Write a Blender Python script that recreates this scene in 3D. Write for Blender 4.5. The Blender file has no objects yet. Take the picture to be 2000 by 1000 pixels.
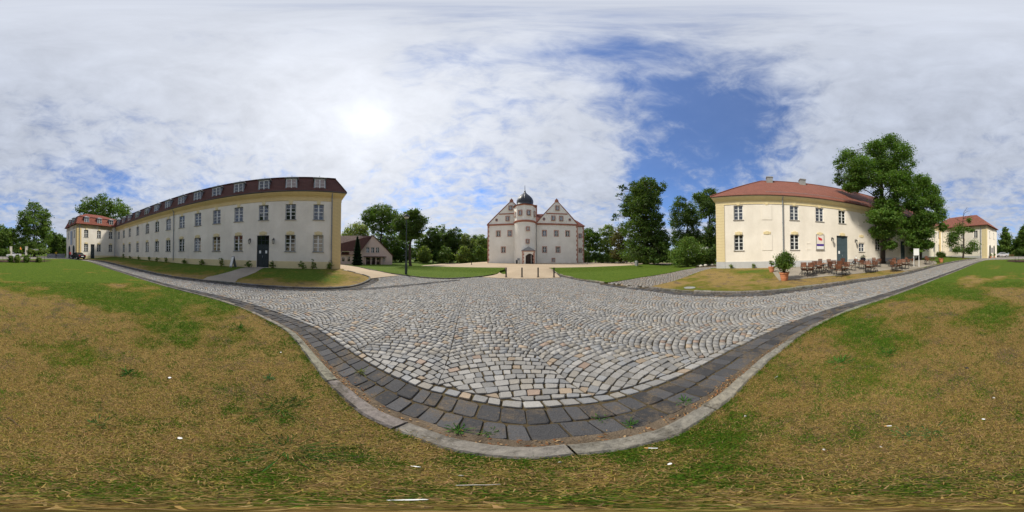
import bpy, bmesh, math, random
import numpy as np
from mathutils import Vector, Matrix

sc = bpy.context.scene
COL = sc.collection
rnd = random.Random(7)
nrs = np.random.RandomState(11)
R = math.radians
PI = math.pi

# ------------------------------------------------------------------ camera
CAM_H = 1.70
TILT = R(0.9)
cd = bpy.data.cameras.new('camera')
cam = bpy.data.objects.new('camera', cd)
COL.objects.link(cam)
cam.location = (0, 0, CAM_H)
cam.rotation_euler = (R(90) + TILT, 0, 0)
cd.type = 'PANO'
try:
    cd.panorama_type = 'EQUIRECTANGULAR'
except Exception:
    pass
try:
    cd.cycles.panorama_type = 'EQUIRECTANGULAR'
except Exception:
    pass
cd.clip_start = 0.05
cd.clip_end = 4000
sc.camera = cam


def ray(px, py):
    """direction of a pixel of the 2000x1000 panorama"""
    az = R((px - 1000) * .18)
    el = R((500 - py) * .18)
    x = math.cos(el) * math.sin(az)
    y = math.cos(el) * math.cos(az)
    z = math.sin(el)
    c, s = math.cos(TILT), math.sin(TILT)
    return (x, y * c - z * s, y * s + z * c)


# ------------------------------------------------------------------ sky, sun, exposure
SUN_DIR = Vector(ray(725, 236)).normalized()
sun_el = math.asin(SUN_DIR.z)
sun_az = math.atan2(SUN_DIR.x, SUN_DIR.y)          # from +Y towards +X

world = bpy.data.worlds.new('World')
sc.world = world
world.use_nodes = True
wn, wl = world.node_tree.nodes, world.node_tree.links
wn.clear()


class NG:
    """tiny node helper"""
    def __init__(self, tree):
        self.t = tree
        self.n = tree.nodes
        self.l = tree.links

    def new(self, typ, ins=None, **kw):
        nd = self.n.new(typ)
        for k, v in kw.items():
            setattr(nd, k, v)
        for k, v in (ins or {}).items():
            self.set(nd, k, v)
        return nd

    def set(self, nd, k, v):
        s = nd.inputs[k]
        if hasattr(v, 'is_linked') or isinstance(v, bpy.types.NodeSocket):
            self.l.new(v, s)
        else:
            s.default_value = v

    def math(self, op, a, b=None, c=None, clamp=False):
        nd = self.n.new('ShaderNodeMath')
        nd.operation = op
        nd.use_clamp = clamp
        self.set(nd, 0, a)
        if b is not None:
            self.set(nd, 1, b)
        if c is not None:
            self.set(nd, 2, c)
        return nd.outputs[0]

    def vmath(self, op, a, b=None):
        nd = self.n.new('ShaderNodeVectorMath')
        nd.operation = op
        self.set(nd, 0, a)
        if b is not None:
            self.set(nd, 1, b)
        return nd.outputs['Value'] if op in ('DOT_PRODUCT', 'LENGTH') else nd.outputs[0]

    def noise(self, vec, scale, detail=4, rough=.55, dist=0.0):
        nd = self.n.new('ShaderNodeTexNoise')
        if vec is not None:
            self.l.new(vec, nd.inputs['Vector'])
        nd.inputs['Scale'].default_value = scale
        nd.inputs['Detail'].default_value = detail
        nd.inputs['Roughness'].default_value = rough
        nd.inputs['Distortion'].default_value = dist
        return nd.outputs[0]

    def ramp(self, fac, stops, interp='LINEAR'):
        nd = self.n.new('ShaderNodeValToRGB')
        cr = nd.color_ramp
        cr.interpolation = interp
        while len(cr.elements) < len(stops):
            cr.elements.new(.5)
        for e, (p, c) in zip(cr.elements, stops):
            e.position = p
            e.color = c if len(c) == 4 else (*c, 1)
        self.l.new(fac, nd.inputs[0])
        return nd.outputs[0]

    def mix(self, fac, a, b, blend='MIX'):
        nd = self.n.new('ShaderNodeMix')
        nd.data_type = 'RGBA'
        nd.blend_type = blend
        self.set(nd, 0, fac)
        for i, v in ((6, a), (7, b)):
            if isinstance(v, (tuple, list)) and len(v) == 3:
                v = (*v, 1)
            self.set(nd, i, v)
        return nd.outputs[2]

    def maprange(self, v, a, b, c=0., d=1., smooth=True):
        nd = self.n.new('ShaderNodeMapRange')
        nd.interpolation_type = 'SMOOTHSTEP' if smooth else 'LINEAR'
        self.set(nd, 0, v)
        for i, x in ((1, a), (2, b), (3, c), (4, d)):
            nd.inputs[i].default_value = x
        return nd.outputs[0]


g = NG(world.node_tree)
tc = g.new('ShaderNodeTexCoord').outputs['Generated']
dirn = g.vmath('NORMALIZE', tc)
sky = g.new('ShaderNodeTexSky', sky_type='NISHITA')
sky.sun_disc = False
sky.sun_elevation = sun_el
sky.sun_rotation = sun_az
sky.altitude = 40
sky.air_density = 1.0
sky.dust_density = 0.35
sky.ozone_density = 2.5
sep = g.new('ShaderNodeSeparateXYZ', {0: dirn})
dz = g.math('MAXIMUM', sep.outputs[2], 0.0)
den = g.math('ADD', dz, .22)
cu = g.math('DIVIDE', sep.outputs[0], den)
cv = g.math('DIVIDE', sep.outputs[1], den)
cvec = g.new('ShaderNodeCombineXYZ', {0: cu, 1: cv, 2: 0.0}).outputs[0]
# streaky high cloud: a turned, stretched noise plus finer puffs
mp = g.new('ShaderNodeMapping', {'Vector': cvec, 'Rotation': (0, 0, R(38)), 'Scale': (.55, 1.5, 1)}).outputs[0]
n1 = g.noise(mp, 2.1, 8, .64, .5)
n2 = g.noise(cvec, 7.5, 8, .62, .4)
n3 = g.noise(cvec, 1.0, 3, .5, .2)
nn = g.math('ADD', g.math('MULTIPLY', n1, .42), g.math('MULTIPLY', n2, .40))
nn = g.math('ADD', nn, g.math('MULTIPLY', n3, .18))
cover = g.math('ADD', g.math('MULTIPLY', g.math('SUBTRACT', nn, .5), 4.0), .93)


def blob(px, py, sig):
    d = Vector(ray(px, py)).normalized()
    dt = g.vmath('DOT_PRODUCT', dirn, tuple(d))
    return g.math('EXPONENT', g.math('DIVIDE', g.math('SUBTRACT', dt, 1.0), R(sig) ** 2 / 2))


# gaps in the cloud layer (and a few denser banks)
for (px, py, sig, amp) in ((1350, 240, 17, .70), (1265, 335, 8, .75), (1300, 390, 11, .70), (1290, 150, 10, .30), (1440, 250, 15, .44), (1400, 350, 11, .42), (1500, 200, 14, .26), (1500, 330, 12, .28),
                           (1850, 380, 9, .34), (90, 250, 8, .22), (150, 345, 7, .46), (225, 355, 7, .46), (950, 385, 6, .40), (820, 335, 13, .30),
                           (880, 120, 9, .20), (770, 150, 7, .22), (1220, 95, 8, .34), (1980, 40, 10, .2), (1990, 420, 10, .22)):
    cover = g.math('SUBTRACT', cover, g.math('MULTIPLY', blob(px, py, sig), amp))
for (px, py, sig, amp) in ((700, 230, 22, .30), (1140, 330, 9, .45), (1100, 250, 10, .2), (450, 220, 20, .15), (1700, 200, 24, .25), (60, 100, 30, .2)):
    cover = g.math('ADD', cover, g.math('MULTIPLY', blob(px, py, sig), amp))
cfac = g.math('ADD', g.math('MULTIPLY', g.maprange(cover, .0, 1.05), .88), .12)
# cloud radiance: bluish grey away from the sun, white towards it
near_sun = blob(725, 236, 58)
glow = g.math('ADD', g.math('MULTIPLY', blob(725, 236, 5.0), .9), g.math('MULTIPLY', blob(725, 236, 15), .5))
shade = g.math('MULTIPLY', g.math('SUBTRACT', g.math('ADD', g.math('MULTIPLY', g.noise(cvec, 2.6, 6, .6, .5), .5), g.math('MULTIPLY', n2, .5)), .5), 2.6)
cl = g.math('ADD', g.math('ADD', shade, 2.5), g.math('ADD', glow, g.math('MULTIPLY', near_sun, 1.35)))
tint = g.mix(near_sun, (.86, .95, 1.15), (.955, .99, 1.07))
clc = g.mix(1.0, tint, g.new('ShaderNodeCombineXYZ', {0: cl, 1: cl, 2: cl}).outputs[0], 'MULTIPLY')
blue = g.mix(1.0, sky.outputs[0], (.36, .56, .82), 'MULTIPLY')
skyc = g.mix(cfac, blue, clc)
bg = g.new('ShaderNodeBackground', {'Color': skyc, 'Strength': .10})
wo = g.new('ShaderNodeOutputWorld', {'Surface': bg.outputs[0]})

sl = bpy.data.lights.new('sun', 'SUN')
sun = bpy.data.objects.new('sun', sl)
COL.objects.link(sun)
sl.energy = 2.0
sl.angle = R(7)
sl.color = (1.0, .94, .82)
sun.rotation_euler = SUN_DIR.to_track_quat('Z', 'Y').to_euler()
sun.location = (-30, 30, 60)

vs = sc.view_settings
vs.view_transform = 'Standard'
vs.look = 'None'
vs.exposure = 1.14
vs.gamma = 1
vs.use_curve_mapping = False
sc.render.engine = 'CYCLES'
sc.cycles.max_bounces = 6
sc.cycles.diffuse_bounces = 3
sc.cycles.transparent_max_bounces = 4
sc.cycles.use_denoising = True
sc.cycles.sample_clamp_indirect = 6

# ------------------------------------------------------------------ the lie of the land
def S(t):
    t = 0. if t < 0 else (1. if t > 1 else t)
    return t * t * (3 - 2 * t)


PL = (-14.514, 8.277); DL = (-.3021, -.9533); NL = (.9533, -.3021)      # left wing: near corner, along, outward
PR = (17.225, 5.626); DR = (.0889, -.9960); NR = (-.9960, -.0889)      # right wing
AX = (.108, .994)                                                       # axis of the whole place, towards the castle


def terr(x, y):
    r = math.hypot(x, y)
    oL = (x - PL[0]) * NL[0] + (y - PL[1]) * NL[1]
    uL = (x - PL[0]) * DL[0] + (y - PL[1]) * DL[1]
    oR = (x - PR[0]) * NR[0] + (y - PR[1]) * NR[1]
    uR = (x - PR[0]) * DR[0] + (y - PR[1]) * DR[1]
    z = .42 * S((7.2 - oL) / 6) * S((uL + 9) / 8)
    z += .33 * S((8.8 - oR) / 7) * S((uR + 9) / 8)
    z += .58 * S((-y - 6) / 32)
    z -= .35 * S((r - 19) / 24) * S((-x - 8) / 8) * S((y - 4) / 12)
    yp = y + .055 * x
    bank = S((yp - 17.3) / 2.1)
    ramp = S((yp - 14.5) / 5.2)
    m = S((abs(x - 1.7 - .1 * (yp - 14)) - 1.7) / 1.4)
    lat = S((x + 21) / 8) * S((26 - x) / 7)
    z += .5 * lat * (m * bank + (1 - m) * ramp)
    return z


def G(px, py, dz=0.):
    """ground point under a pixel"""
    d = ray(px, py)
    t0, t = 0.3, 0.3
    h = math.hypot(d[0], d[1])
    step = .25
    while t < 400:
        x, y, z = d[0] * t, d[1] * t, CAM_H + d[2] * t
        if z <= terr(x, y) + dz:
            a, b = t0, t
            for _ in range(18):
                c = (a + b) / 2
                if CAM_H + d[2] * c <= terr(d[0] * c, d[1] * c) + dz:
                    b = c
                else:
                    a = c
            return (d[0] * b, d[1] * b)
        t0 = t
        t += step
        step *= 1.03
    return (d[0] / h * 60, d[1] / h * 60)


def AT(px, dist, dz=0.):
    a = R((px - 1000) * .18)
    x, y = dist * math.sin(a), dist * math.cos(a)
    return (x, y, terr(x, y) + dz)


# ------------------------------------------------------------------ materials
MATS = {}


def mat(name, col, rough=.8, spec=.3, metal=0., noise=0., nscale=6., bump=0., bscale=30., emis=None, build=None):
    if name in MATS:
        return MATS[name]
    m = bpy.data.materials.new(name)
    m.use_nodes = True
    t = NG(m.node_tree)
    bs = t.n['Principled BSDF']
    bs.inputs['Base Color'].default_value = (*col, 1)
    bs.inputs['Roughness'].default_value = rough
    bs.inputs['Specular IOR Level'].default_value = spec
    bs.inputs['Metallic'].default_value = metal
    co = t.new('ShaderNodeTexCoord').outputs['Object']
    if noise:
        n = t.noise(co, nscale, 5, .6)
        n2 = t.noise(co, nscale * .17, 3, .5)
        nm = t.math('ADD', t.math('MULTIPLY', n, .5), t.math('MULTIPLY', n2, .5))
        lo = tuple(max(0, c * (1 - noise)) for c in col)
        hi = tuple(min(1, c * (1 + noise)) for c in col)
        t.l.new(t.ramp(nm, [(.28, lo), (.72, hi)]), bs.inputs['Base Color'])
    if bump:
        b = t.new('ShaderNodeBump', {'Height': t.noise(co, bscale, 4, .6), 'Strength': bump, 'Distance': .02})
        t.l.new(b.outputs[0], bs.inputs['Normal'])
    if build:
        build(t, bs, co)
    MATS[name] = m
    return m


def b_plaster(col, stain=.10):
    def f(t, bs, co):
        sp = t.new('ShaderNodeSeparateXYZ', {0: co})
        a = t.noise(co, .45, 4, .6)
        mp = t.new('ShaderNodeMapping', {'Vector': co, 'Scale': (1.1, 1.1, .35)}).outputs[0]
        b = t.noise(mp, 1.0, 5, .65)
        c = t.noise(co, 14, 3, .6)
        k = t.math('ADD', t.math('ADD', t.math('MULTIPLY', a, .5), t.math('MULTIPLY', b, .32)), t.math('MULTIPLY', c, .18))
        lo = tuple(x * (1 - stain * 1.3) * y for x, y in zip(col, (1, .985, .955)))
        hi = tuple(min(.95, x * (1 + stain * .4)) for x in col)
        base = t.ramp(k, [(.3, lo), (.62, hi)])
        # splash dirt of the lowest half metre: the wall's own stain
        d = t.maprange(t.math('ADD', sp.outputs[2], t.math('MULTIPLY', b, .9)), .5, 1.5)
        base = t.mix(d, tuple(x * .80 for x in col), base)
        t.l.new(base, bs.inputs['Base Color'])
        bp = t.new('ShaderNodeBump', {'Height': t.noise(co, 40, 4, .7), 'Strength': .25, 'Distance': .01})
        t.l.new(bp.outputs[0], bs.inputs['Normal'])
    return f


def b_tile(col, ang, tw=.2, th=.30, dark=.55):
    """tile rows on a roof whose eave runs at angle ang; every slope of that roof shows rows by height"""
    def f(t, bs, co):
        mp = t.new('ShaderNodeMapping', {'Vector': co, 'Rotation': (0, 0, -ang)}).outputs[0]
        sp = t.new('ShaderNodeSeparateXYZ', {0: mp})
        u = t.math('ADD', sp.outputs[0], sp.outputs[1])
        v = t.math('MULTIPLY', sp.outputs[2], 1.35)
        vec = t.new('ShaderNodeCombineXYZ', {0: u, 1: v, 2: 0.}).outputs[0]
        br = t.new('ShaderNodeTexBrick', {'Vector': vec, 'Scale': 1.0, 'Mortar Size': .018, 'Mortar Smooth': .6,
                                          'Brick Width': tw, 'Row Height': th, 'Color1': (*col, 1),
                                          'Color2': (*(c * .72 for c in col), 1), 'Mortar': (*(c * .3 for c in col), 1)})
        br.offset = .5
        n = t.noise(co, .8, 5, .65)
        c = t.mix(t.math('MULTIPLY', n, 1.0), br.outputs[0], tuple(c * dark for c in col))
        c = t.mix(t.maprange(t.noise(co, 2.7, 4, .7), .55, .75), c, tuple(x * .6 + .015 for x in col))
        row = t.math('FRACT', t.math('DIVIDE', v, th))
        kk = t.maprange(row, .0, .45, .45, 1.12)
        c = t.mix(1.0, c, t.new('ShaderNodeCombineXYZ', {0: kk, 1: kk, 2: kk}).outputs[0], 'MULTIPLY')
        t.l.new(c, bs.inputs['Base Color'])
        w = t.new('ShaderNodeTexWave', {'Vector': vec, 'Scale': 1 / tw / 2, 'Distortion': 0.})
        saw = t.math('FRACT', t.math('DIVIDE', v, th))
        hgt = t.math('ADD', t.math('MULTIPLY', w.outputs['Fac'], .5), t.math('MULTIPLY', t.math('SUBTRACT', 1., saw), .8))
        bp = t.new('ShaderNodeBump', {'Height': hgt, 'Strength': .9, 'Distance': .05})
        t.l.new(bp.outputs[0], bs.inputs['Normal'])
    return f


def b_attr(rough=.85, bscale=60, bstr=.4, nz=.25):
    """colour from the mesh's own 'col' attribute with grain"""
    def f(t, bs, co):
        a = t.new('ShaderNodeAttribute', attribute_name='col').outputs['Color']
        n = t.noise(co, bscale * .6, 4, .7)
        k = t.math('ADD', t.math('MULTIPLY', n, nz * 2), 1 - nz)
        cc = t.mix(1.0, a, t.new('ShaderNodeCombineXYZ', {0: k, 1: k, 2: k}).outputs[0], 'MULTIPLY')
        t.l.new(cc, bs.inputs['Base Color'])
        bp = t.new('ShaderNodeBump', {'Height': t.noise(co, bscale, 4, .65), 'Strength': bstr, 'Distance': .01})
        t.l.new(bp.outputs[0], bs.inputs['Normal'])
    return f


def b_leaf(t, bs, co):
    a = t.new('ShaderNodeAttribute', attribute_name='col').outputs['Color']
    t.l.new(a, bs.inputs['Base Color'])
    tr = t.new('ShaderNodeBsdfTranslucent', {'Color': t.mix(1.0, a, (1.25, 1.3, .6), 'MULTIPLY')})
    ms = t.new('ShaderNodeMixShader', {0: .44, 1: bs.outputs[0], 2: tr.outputs[0]})
    t.l.new(ms.outputs[0], t.n['Material Output'].inputs[0])


def b_glass(t, bs, co):
    gl = t.new('ShaderNodeBsdfGlossy', {'Color': (.95, .97, 1, 1), 'Roughness': .02})
    fr = t.new('ShaderNodeFresnel', {'IOR': 1.45})
    # old panes are never quite flat
    bp = t.new('ShaderNodeBump', {'Height': t.noise(co, 1.3, 2, .5), 'Strength': .03, 'Distance': .05})
    t.l.new(bp.outputs[0], gl.inputs['Normal'])
    f = t.math('ADD', fr.outputs[0], .02, clamp=True)
    ms = t.new('ShaderNodeMixShader', {0: f, 1: bs.outputs[0], 2: gl.outputs[0]})
    t.l.new(ms.outputs[0], t.n['Material Output'].inputs[0])


def b_lawn(t, bs, co):
    """mown grass, from straw to green by the 'dry' attribute and patches"""
    dry = t.new('ShaderNodeAttribute', attribute_name='dry').outputs['Fac']
    n1 = t.noise(co, .55, 5, .62, .4)
    n2 = t.noise(co, 2.6, 5, .65, .3)
    n3 = t.math('ADD', t.math('MULTIPLY', t.noise(co, 26, 4, .7), .55), t.math('MULTIPLY', t.noise(co, 5.5, 5, .7), .45))
    n4 = t.noise(co, 90, 3, .7)
    k = t.math('ADD', t.math('ADD', t.math('MULTIPLY', n1, .5), t.math('MULTIPLY', n2, .36)), t.math('MULTIPLY', n3, .22))
    k = t.math('ADD', t.math('SUBTRACT', k, .54), t.math('SUBTRACT', dry, .5))
    k = t.math('ADD', t.math('MULTIPLY', k, 2.0), .5, clamp=True)
    green = t.ramp(n3, [(.36, (.028, .060, .006)), (.5, (.070, .115, .011)), (.64, (.145, .17, .026))])
    straw = t.ramp(n4, [(.25, (.10, .066, .022)), (.5, (.25, .172, .058)), (.75, (.40, .285, .11))])
    olive = t.ramp(n3, [(.34, (.075, .085, .010)), (.66, (.20, .165, .030))])
    c = t.mix(t.maprange(k, .22, .52), green, olive)
    c = t.mix(t.maprange(k, .46, .80), c, straw)
    soil = t.maprange(t.math('ADD', t.noise(co, 1.7, 5, .7), t.math('MULTIPLY', k, .16)), .66, .76)
    c = t.mix(t.math('MULTIPLY', soil, .75), c, (.115, .085, .06))
    t.l.new(c, bs.inputs['Base Color'])
    h = t.math('ADD', n4, t.math('MULTIPLY', n3, .8))
    bp = t.new('ShaderNodeBump', {'Height': h, 'Strength': .7, 'Distance': .03})
    t.l.new(bp.outputs[0], bs.inputs['Normal'])


def b_sand(c1, c2):
    def f(t, bs, co):
        n1 = t.noise(co, .35, 5, .65, .3)
        n2 = t.noise(co, 9, 5, .7)
        k = t.math('ADD', t.math('MULTIPLY', n1, .6), t.math('MULTIPLY', n2, .4))
        t.l.new(t.ramp(k, [(.35, c1), (.65, c2)]), bs.inputs['Base Color'])
        bp = t.new('ShaderNodeBump', {'Height': t.noise(co, 70, 3, .7), 'Strength': .5, 'Distance': .01})
        t.l.new(bp.outputs[0], bs.inputs['Normal'])
    return f


def b_bed(t, bs, co):
    """joint sand under the cobbles; beyond the laid stones the same paving as fine relief"""
    vo = t.new('ShaderNodeTexVoronoi', {'Vector': co, 'Scale': 6.2, 'Randomness': .65})
    ve = t.new('ShaderNodeTexVoronoi', {'Vector': co, 'Scale': 6.2, 'Randomness': .65}, feature='DISTANCE_TO_EDGE')
    stone = t.ramp(t.new('ShaderNodeSeparateColor', {0: vo.outputs['Color']}).outputs[0],
                   [(0, (.20, .19, .175)), (.5, (.30, .29, .275)), (.85, (.36, .30, .24)), (1, (.40, .38, .36))])
    joint = (.075, .058, .036)
    far = t.mix(t.maprange(ve.outputs['Distance'], .03, .09), joint, stone)
    ln = t.vmath('LENGTH', co)
    near = t.ramp(t.noise(co, 18, 5, .7), [(.3, (.045, .034, .018)), (.55, (.085, .064, .036)), (.75, (.085, .09, .03))])
    c = t.mix(t.maprange(ln, 26.2, 27.0), near, far)
    t.l.new(c, bs.inputs['Base Color'])


M = {}
M['lawn'] = mat('lawn_grass', (.1, .15, .03), 1., .1, build=b_lawn)
M['leaf'] = mat('leaf', (.05, .1, .02), .62, .25, build=b_leaf)
M['blade'] = mat('grass_blade', (.1, .15, .03), .8, .15, build=b_leaf)
M['bark'] = mat('bark', (.055, .045, .035), .95, .1, noise=.5, nscale=9, bump=.8, bscale=20)
M['cobble'] = mat('granite_cobble', (.3, .3, .3), .72, .35, build=b_attr(bscale=70, bstr=.55, nz=.30))
def b_slab(t, bs, co):
    b_attr(bscale=90, bstr=.7, nz=.5)(t, bs, co)
    src = bs.inputs['Base Color'].links[0].from_socket
    d = t.math('ADD', t.math('MULTIPLY', t.noise(co, 2.2, 6, .7, .4), .7), t.math('MULTIPLY', t.noise(co, 25, 4, .7), .3))
    soil = t.ramp(t.noise(co, 60, 4, .7), [(.3, (.075, .055, .036)), (.7, (.19, .145, .095))])
    t.l.new(t.mix(t.maprange(d, .48, .62, 0., .85), src, soil), bs.inputs['Base Color'])


M['slab'] = mat('slag_slab', (.05, .05, .06), .8, .25, build=b_slab)
def b_kerb(t, bs, co):
    b_attr(bscale=28, bstr=1., nz=.75)(t, bs, co)
    src = bs.inputs['Base Color'].links[0].from_socket
    d = t.math('ADD', t.math('MULTIPLY', t.noise(co, 3.1, 6, .72, .5), .6), t.math('MULTIPLY', t.noise(co, 19, 5, .75), .4))
    dark = t.ramp(t.noise(co, 45, 4, .7), [(.3, (.035, .032, .026)), (.7, (.12, .105, .08))])
    c = t.mix(t.maprange(d, .46, .60, 0., .85), src, dark)
    pale = t.maprange(t.noise(co, 11, 5, .8), .60, .70)
    c = t.mix(t.math('MULTIPLY', pale, .6), c, (.36, .34, .29))
    t.l.new(c, bs.inputs['Base Color'])


M['kerb'] = mat('kerb_concrete', (.3, .29, .26), .9, .2, build=b_kerb)
M['bed'] = mat('paving_bed', (.1, .08, .05), .95, .1, build=b_bed)
M['soil'] = mat('gutter_soil', (.13, .10, .07), .98, .1, noise=.6, nscale=16, bump=.8, bscale=60)
M['bedsoil'] = mat('flower_bed_soil', (.07, .045, .03), .98, .1, noise=.4, nscale=8, bump=.8, bscale=30)
M['sand'] = mat('court_sand', (.45, .35, .25), .95, .15, build=b_sand((.36, .275, .185), (.47, .375, .265)))
M['path'] = mat('path_gravel', (.3, .27, .22), .95, .15, build=b_sand((.22, .19, .15), (.34, .30, .24)))
M['wallL'] = mat('plaster_cream_grey', (.87, .80, .685), .9, .15, build=b_plaster((.87, .80, .685), .15))
M['wallR'] = mat('plaster_cream', (.85, .755, .62), .9, .15, build=b_plaster((.87, .80, .69), .13))
M['castle'] = mat('castle_plaster', (.80, .755, .68), .9, .15, build=b_plaster((.90, .86, .775), .12))
M['pink'] = mat('pink_plaster', (.60, .47, .41), .9, .15, build=b_plaster((.60, .47, .41), .10))
M['whitewall'] = mat('white_plaster', (.74, .73, .70), .9, .15, build=b_plaster((.74, .73, .70), .08))
M['yellow'] = mat('ochre_trim', (.72, .55, .27), .88, .15, noise=.13, nscale=3, bump=.2)
M['yellowlight'] = mat('pale_ochre_trim', (.76, .63, .36), .88, .15, noise=.10, nscale=3, bump=.2)
M['plinth'] = mat('plinth_render', (.52, .52, .51), .9, .15, noise=.12, nscale=2, bump=.3)
M['castred'] = mat('castle_red_trim', (.40, .17, .115), .88, .15, noise=.18, nscale=4, bump=.3)
M['salmon'] = mat('salmon_surround', (.47, .245, .18), .88, .15, noise=.15, nscale=4, bump=.2)
aL, aR = math.atan2(DL[1], DL[0]), math.atan2(DR[1], DR[0])
aX = math.atan2(-AX[0], AX[1])
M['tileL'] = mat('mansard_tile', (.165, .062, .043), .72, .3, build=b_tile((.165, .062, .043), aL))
M['tileW'] = mat('sunlit_wing_tile', (.31, .085, .05), .72, .3, build=b_tile((.31, .085, .05), aX))  # sunlit look of the pavilion roof, put into a brighter tile colour
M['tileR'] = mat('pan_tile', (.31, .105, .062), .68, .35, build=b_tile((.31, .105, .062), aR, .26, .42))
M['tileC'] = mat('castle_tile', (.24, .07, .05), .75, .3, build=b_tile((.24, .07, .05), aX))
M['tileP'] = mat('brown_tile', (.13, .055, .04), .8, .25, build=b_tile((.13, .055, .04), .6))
M['ridge'] = mat('ridge_tile', (.07, .03, .025), .8, .25, noise=.3, nscale=8)
M['slate'] = mat('dome_slate', (.035, .037, .045), .45, .5, noise=.35, nscale=3, bump=.3, bscale=14)
M['zinc'] = mat('zinc_sheet', (.24, .26, .28), .5, .5, noise=.2, nscale=5)
M['gutter'] = mat('dark_gutter', (.055, .05, .048), .5, .5, noise=.2)
M['white'] = mat('white_paint', (.72, .72, .69), .55, .4, noise=.05, nscale=5)
M['greypaint'] = mat('grey_window_paint', (.20, .235, .25), .6, .4, noise=.1)
M['sill'] = mat('stone_sill', (.32, .30, .27), .85, .2, noise=.2)
M['door'] = mat('slate_blue_door', (.030, .041, .046), .5, .3, noise=.2, nscale=6)
M['doorR'] = mat('grey_blue_door', (.065, .095, .11), .5, .4, noise=.15, nscale=6)
M['doordark'] = mat('dark_brown_door', (.035, .02, .016), .6, .35, noise=.25)
M['glass'] = mat('window_glass', (.012, .014, .016), .05, .6, build=b_glass)
M['curtain'] = mat('curtained_glass', (.30, .22, .19), .3, .5, noise=.2, nscale=10, build=b_glass)
M['blind'] = mat('blind_glass', (.21, .19, .155), .3, .5, noise=.2, nscale=10, build=b_glass)
M['iron'] = mat('black_iron', (.02, .021, .022), .5, .5)
M['postgreen'] = mat('dark_green_post', (.022, .035, .032), .5, .5)
M['lampglass'] = mat('lantern_glass', (.6, .58, .52), .2, .5)
M['bollard'] = mat('bollard_black', (.014, .014, .015), .45, .5, noise=.3)
M['terracotta'] = mat('terracotta', (.55, .215, .105), .8, .25, noise=.15, nscale=8, bump=.2)
M['slat'] = mat('chair_wood', (.15, .058, .028), .6, .35, noise=.3, nscale=20)
M['tabletop'] = mat('table_wood', (.29, .13, .062), .55, .4, noise=.3, nscale=14)
M['paper'] = mat('white_paper', (.82, .82, .80), .7, .3)
M['panel'] = mat('sign_panel', (.78, .71, .62), .6, .35)
M['red'] = mat('emblem_red', (.62, .02, .025), .5, .4)
M['purple'] = mat('stripe_violet', (.06, .02, .26), .5, .4)
M['navy'] = mat('navy_sign', (.03, .035, .10), .5, .4)
M['banner'] = mat('pale_blue_banner', (.38, .43, .52), .7, .3, noise=.2, nscale=1.5)
M['stone'] = mat('pale_stone', (.50, .47, .41), .85, .2, noise=.2, nscale=6, bump=.3)
M['greystone'] = mat('grey_stone', (.27, .27, .26), .9, .2, noise=.3, nscale=5, bump=.5)
M['carpaint'] = mat('dark_car_paint', (.012, .013, .022), .22, .6)
M['silver'] = mat('silver_car_paint', (.50, .51, .52), .3, .6)
M['carglass'] = mat('car_glass', (.015, .017, .02), .05, .6)
M['rubber'] = mat('tyre_rubber', (.015, .015, .015), .9, .2)
M['taillight'] = mat('tail_light', (.35, .01, .01), .2, .5)
M['orange'] = mat('orange_cloth', (.65, .22, .05), .8, .2)
M['whitecloth'] = mat('white_cloth', (.75, .76, .78), .8, .2)
M['stick'] = mat('twig', (.16, .11, .07), .9, .1, noise=.3)
M['filter'] = mat('cigarette_filter', (.70, .38, .13), .8, .2)


# ------------------------------------------------------------------ mesh helpers
def finish(o, parent=None, label=None, cat=None, group=None, kind=None):
    COL.objects.link(o)
    if parent is not None:
        o.parent = parent
    if label:
        o['label'] = label
    if cat:
        o['category'] = cat
    if group:
        o['group'] = group
    if kind:
        o['kind'] = kind
    return o


def root(name, loc, label, cat, group=None, rz=0., kind=None):
    o = bpy.data.objects.new(name, None)
    o.empty_display_size = .2
    o.location = loc
    o.rotation_euler = (0, 0, rz)
    return finish(o, None, label, cat, group, kind)


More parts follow.
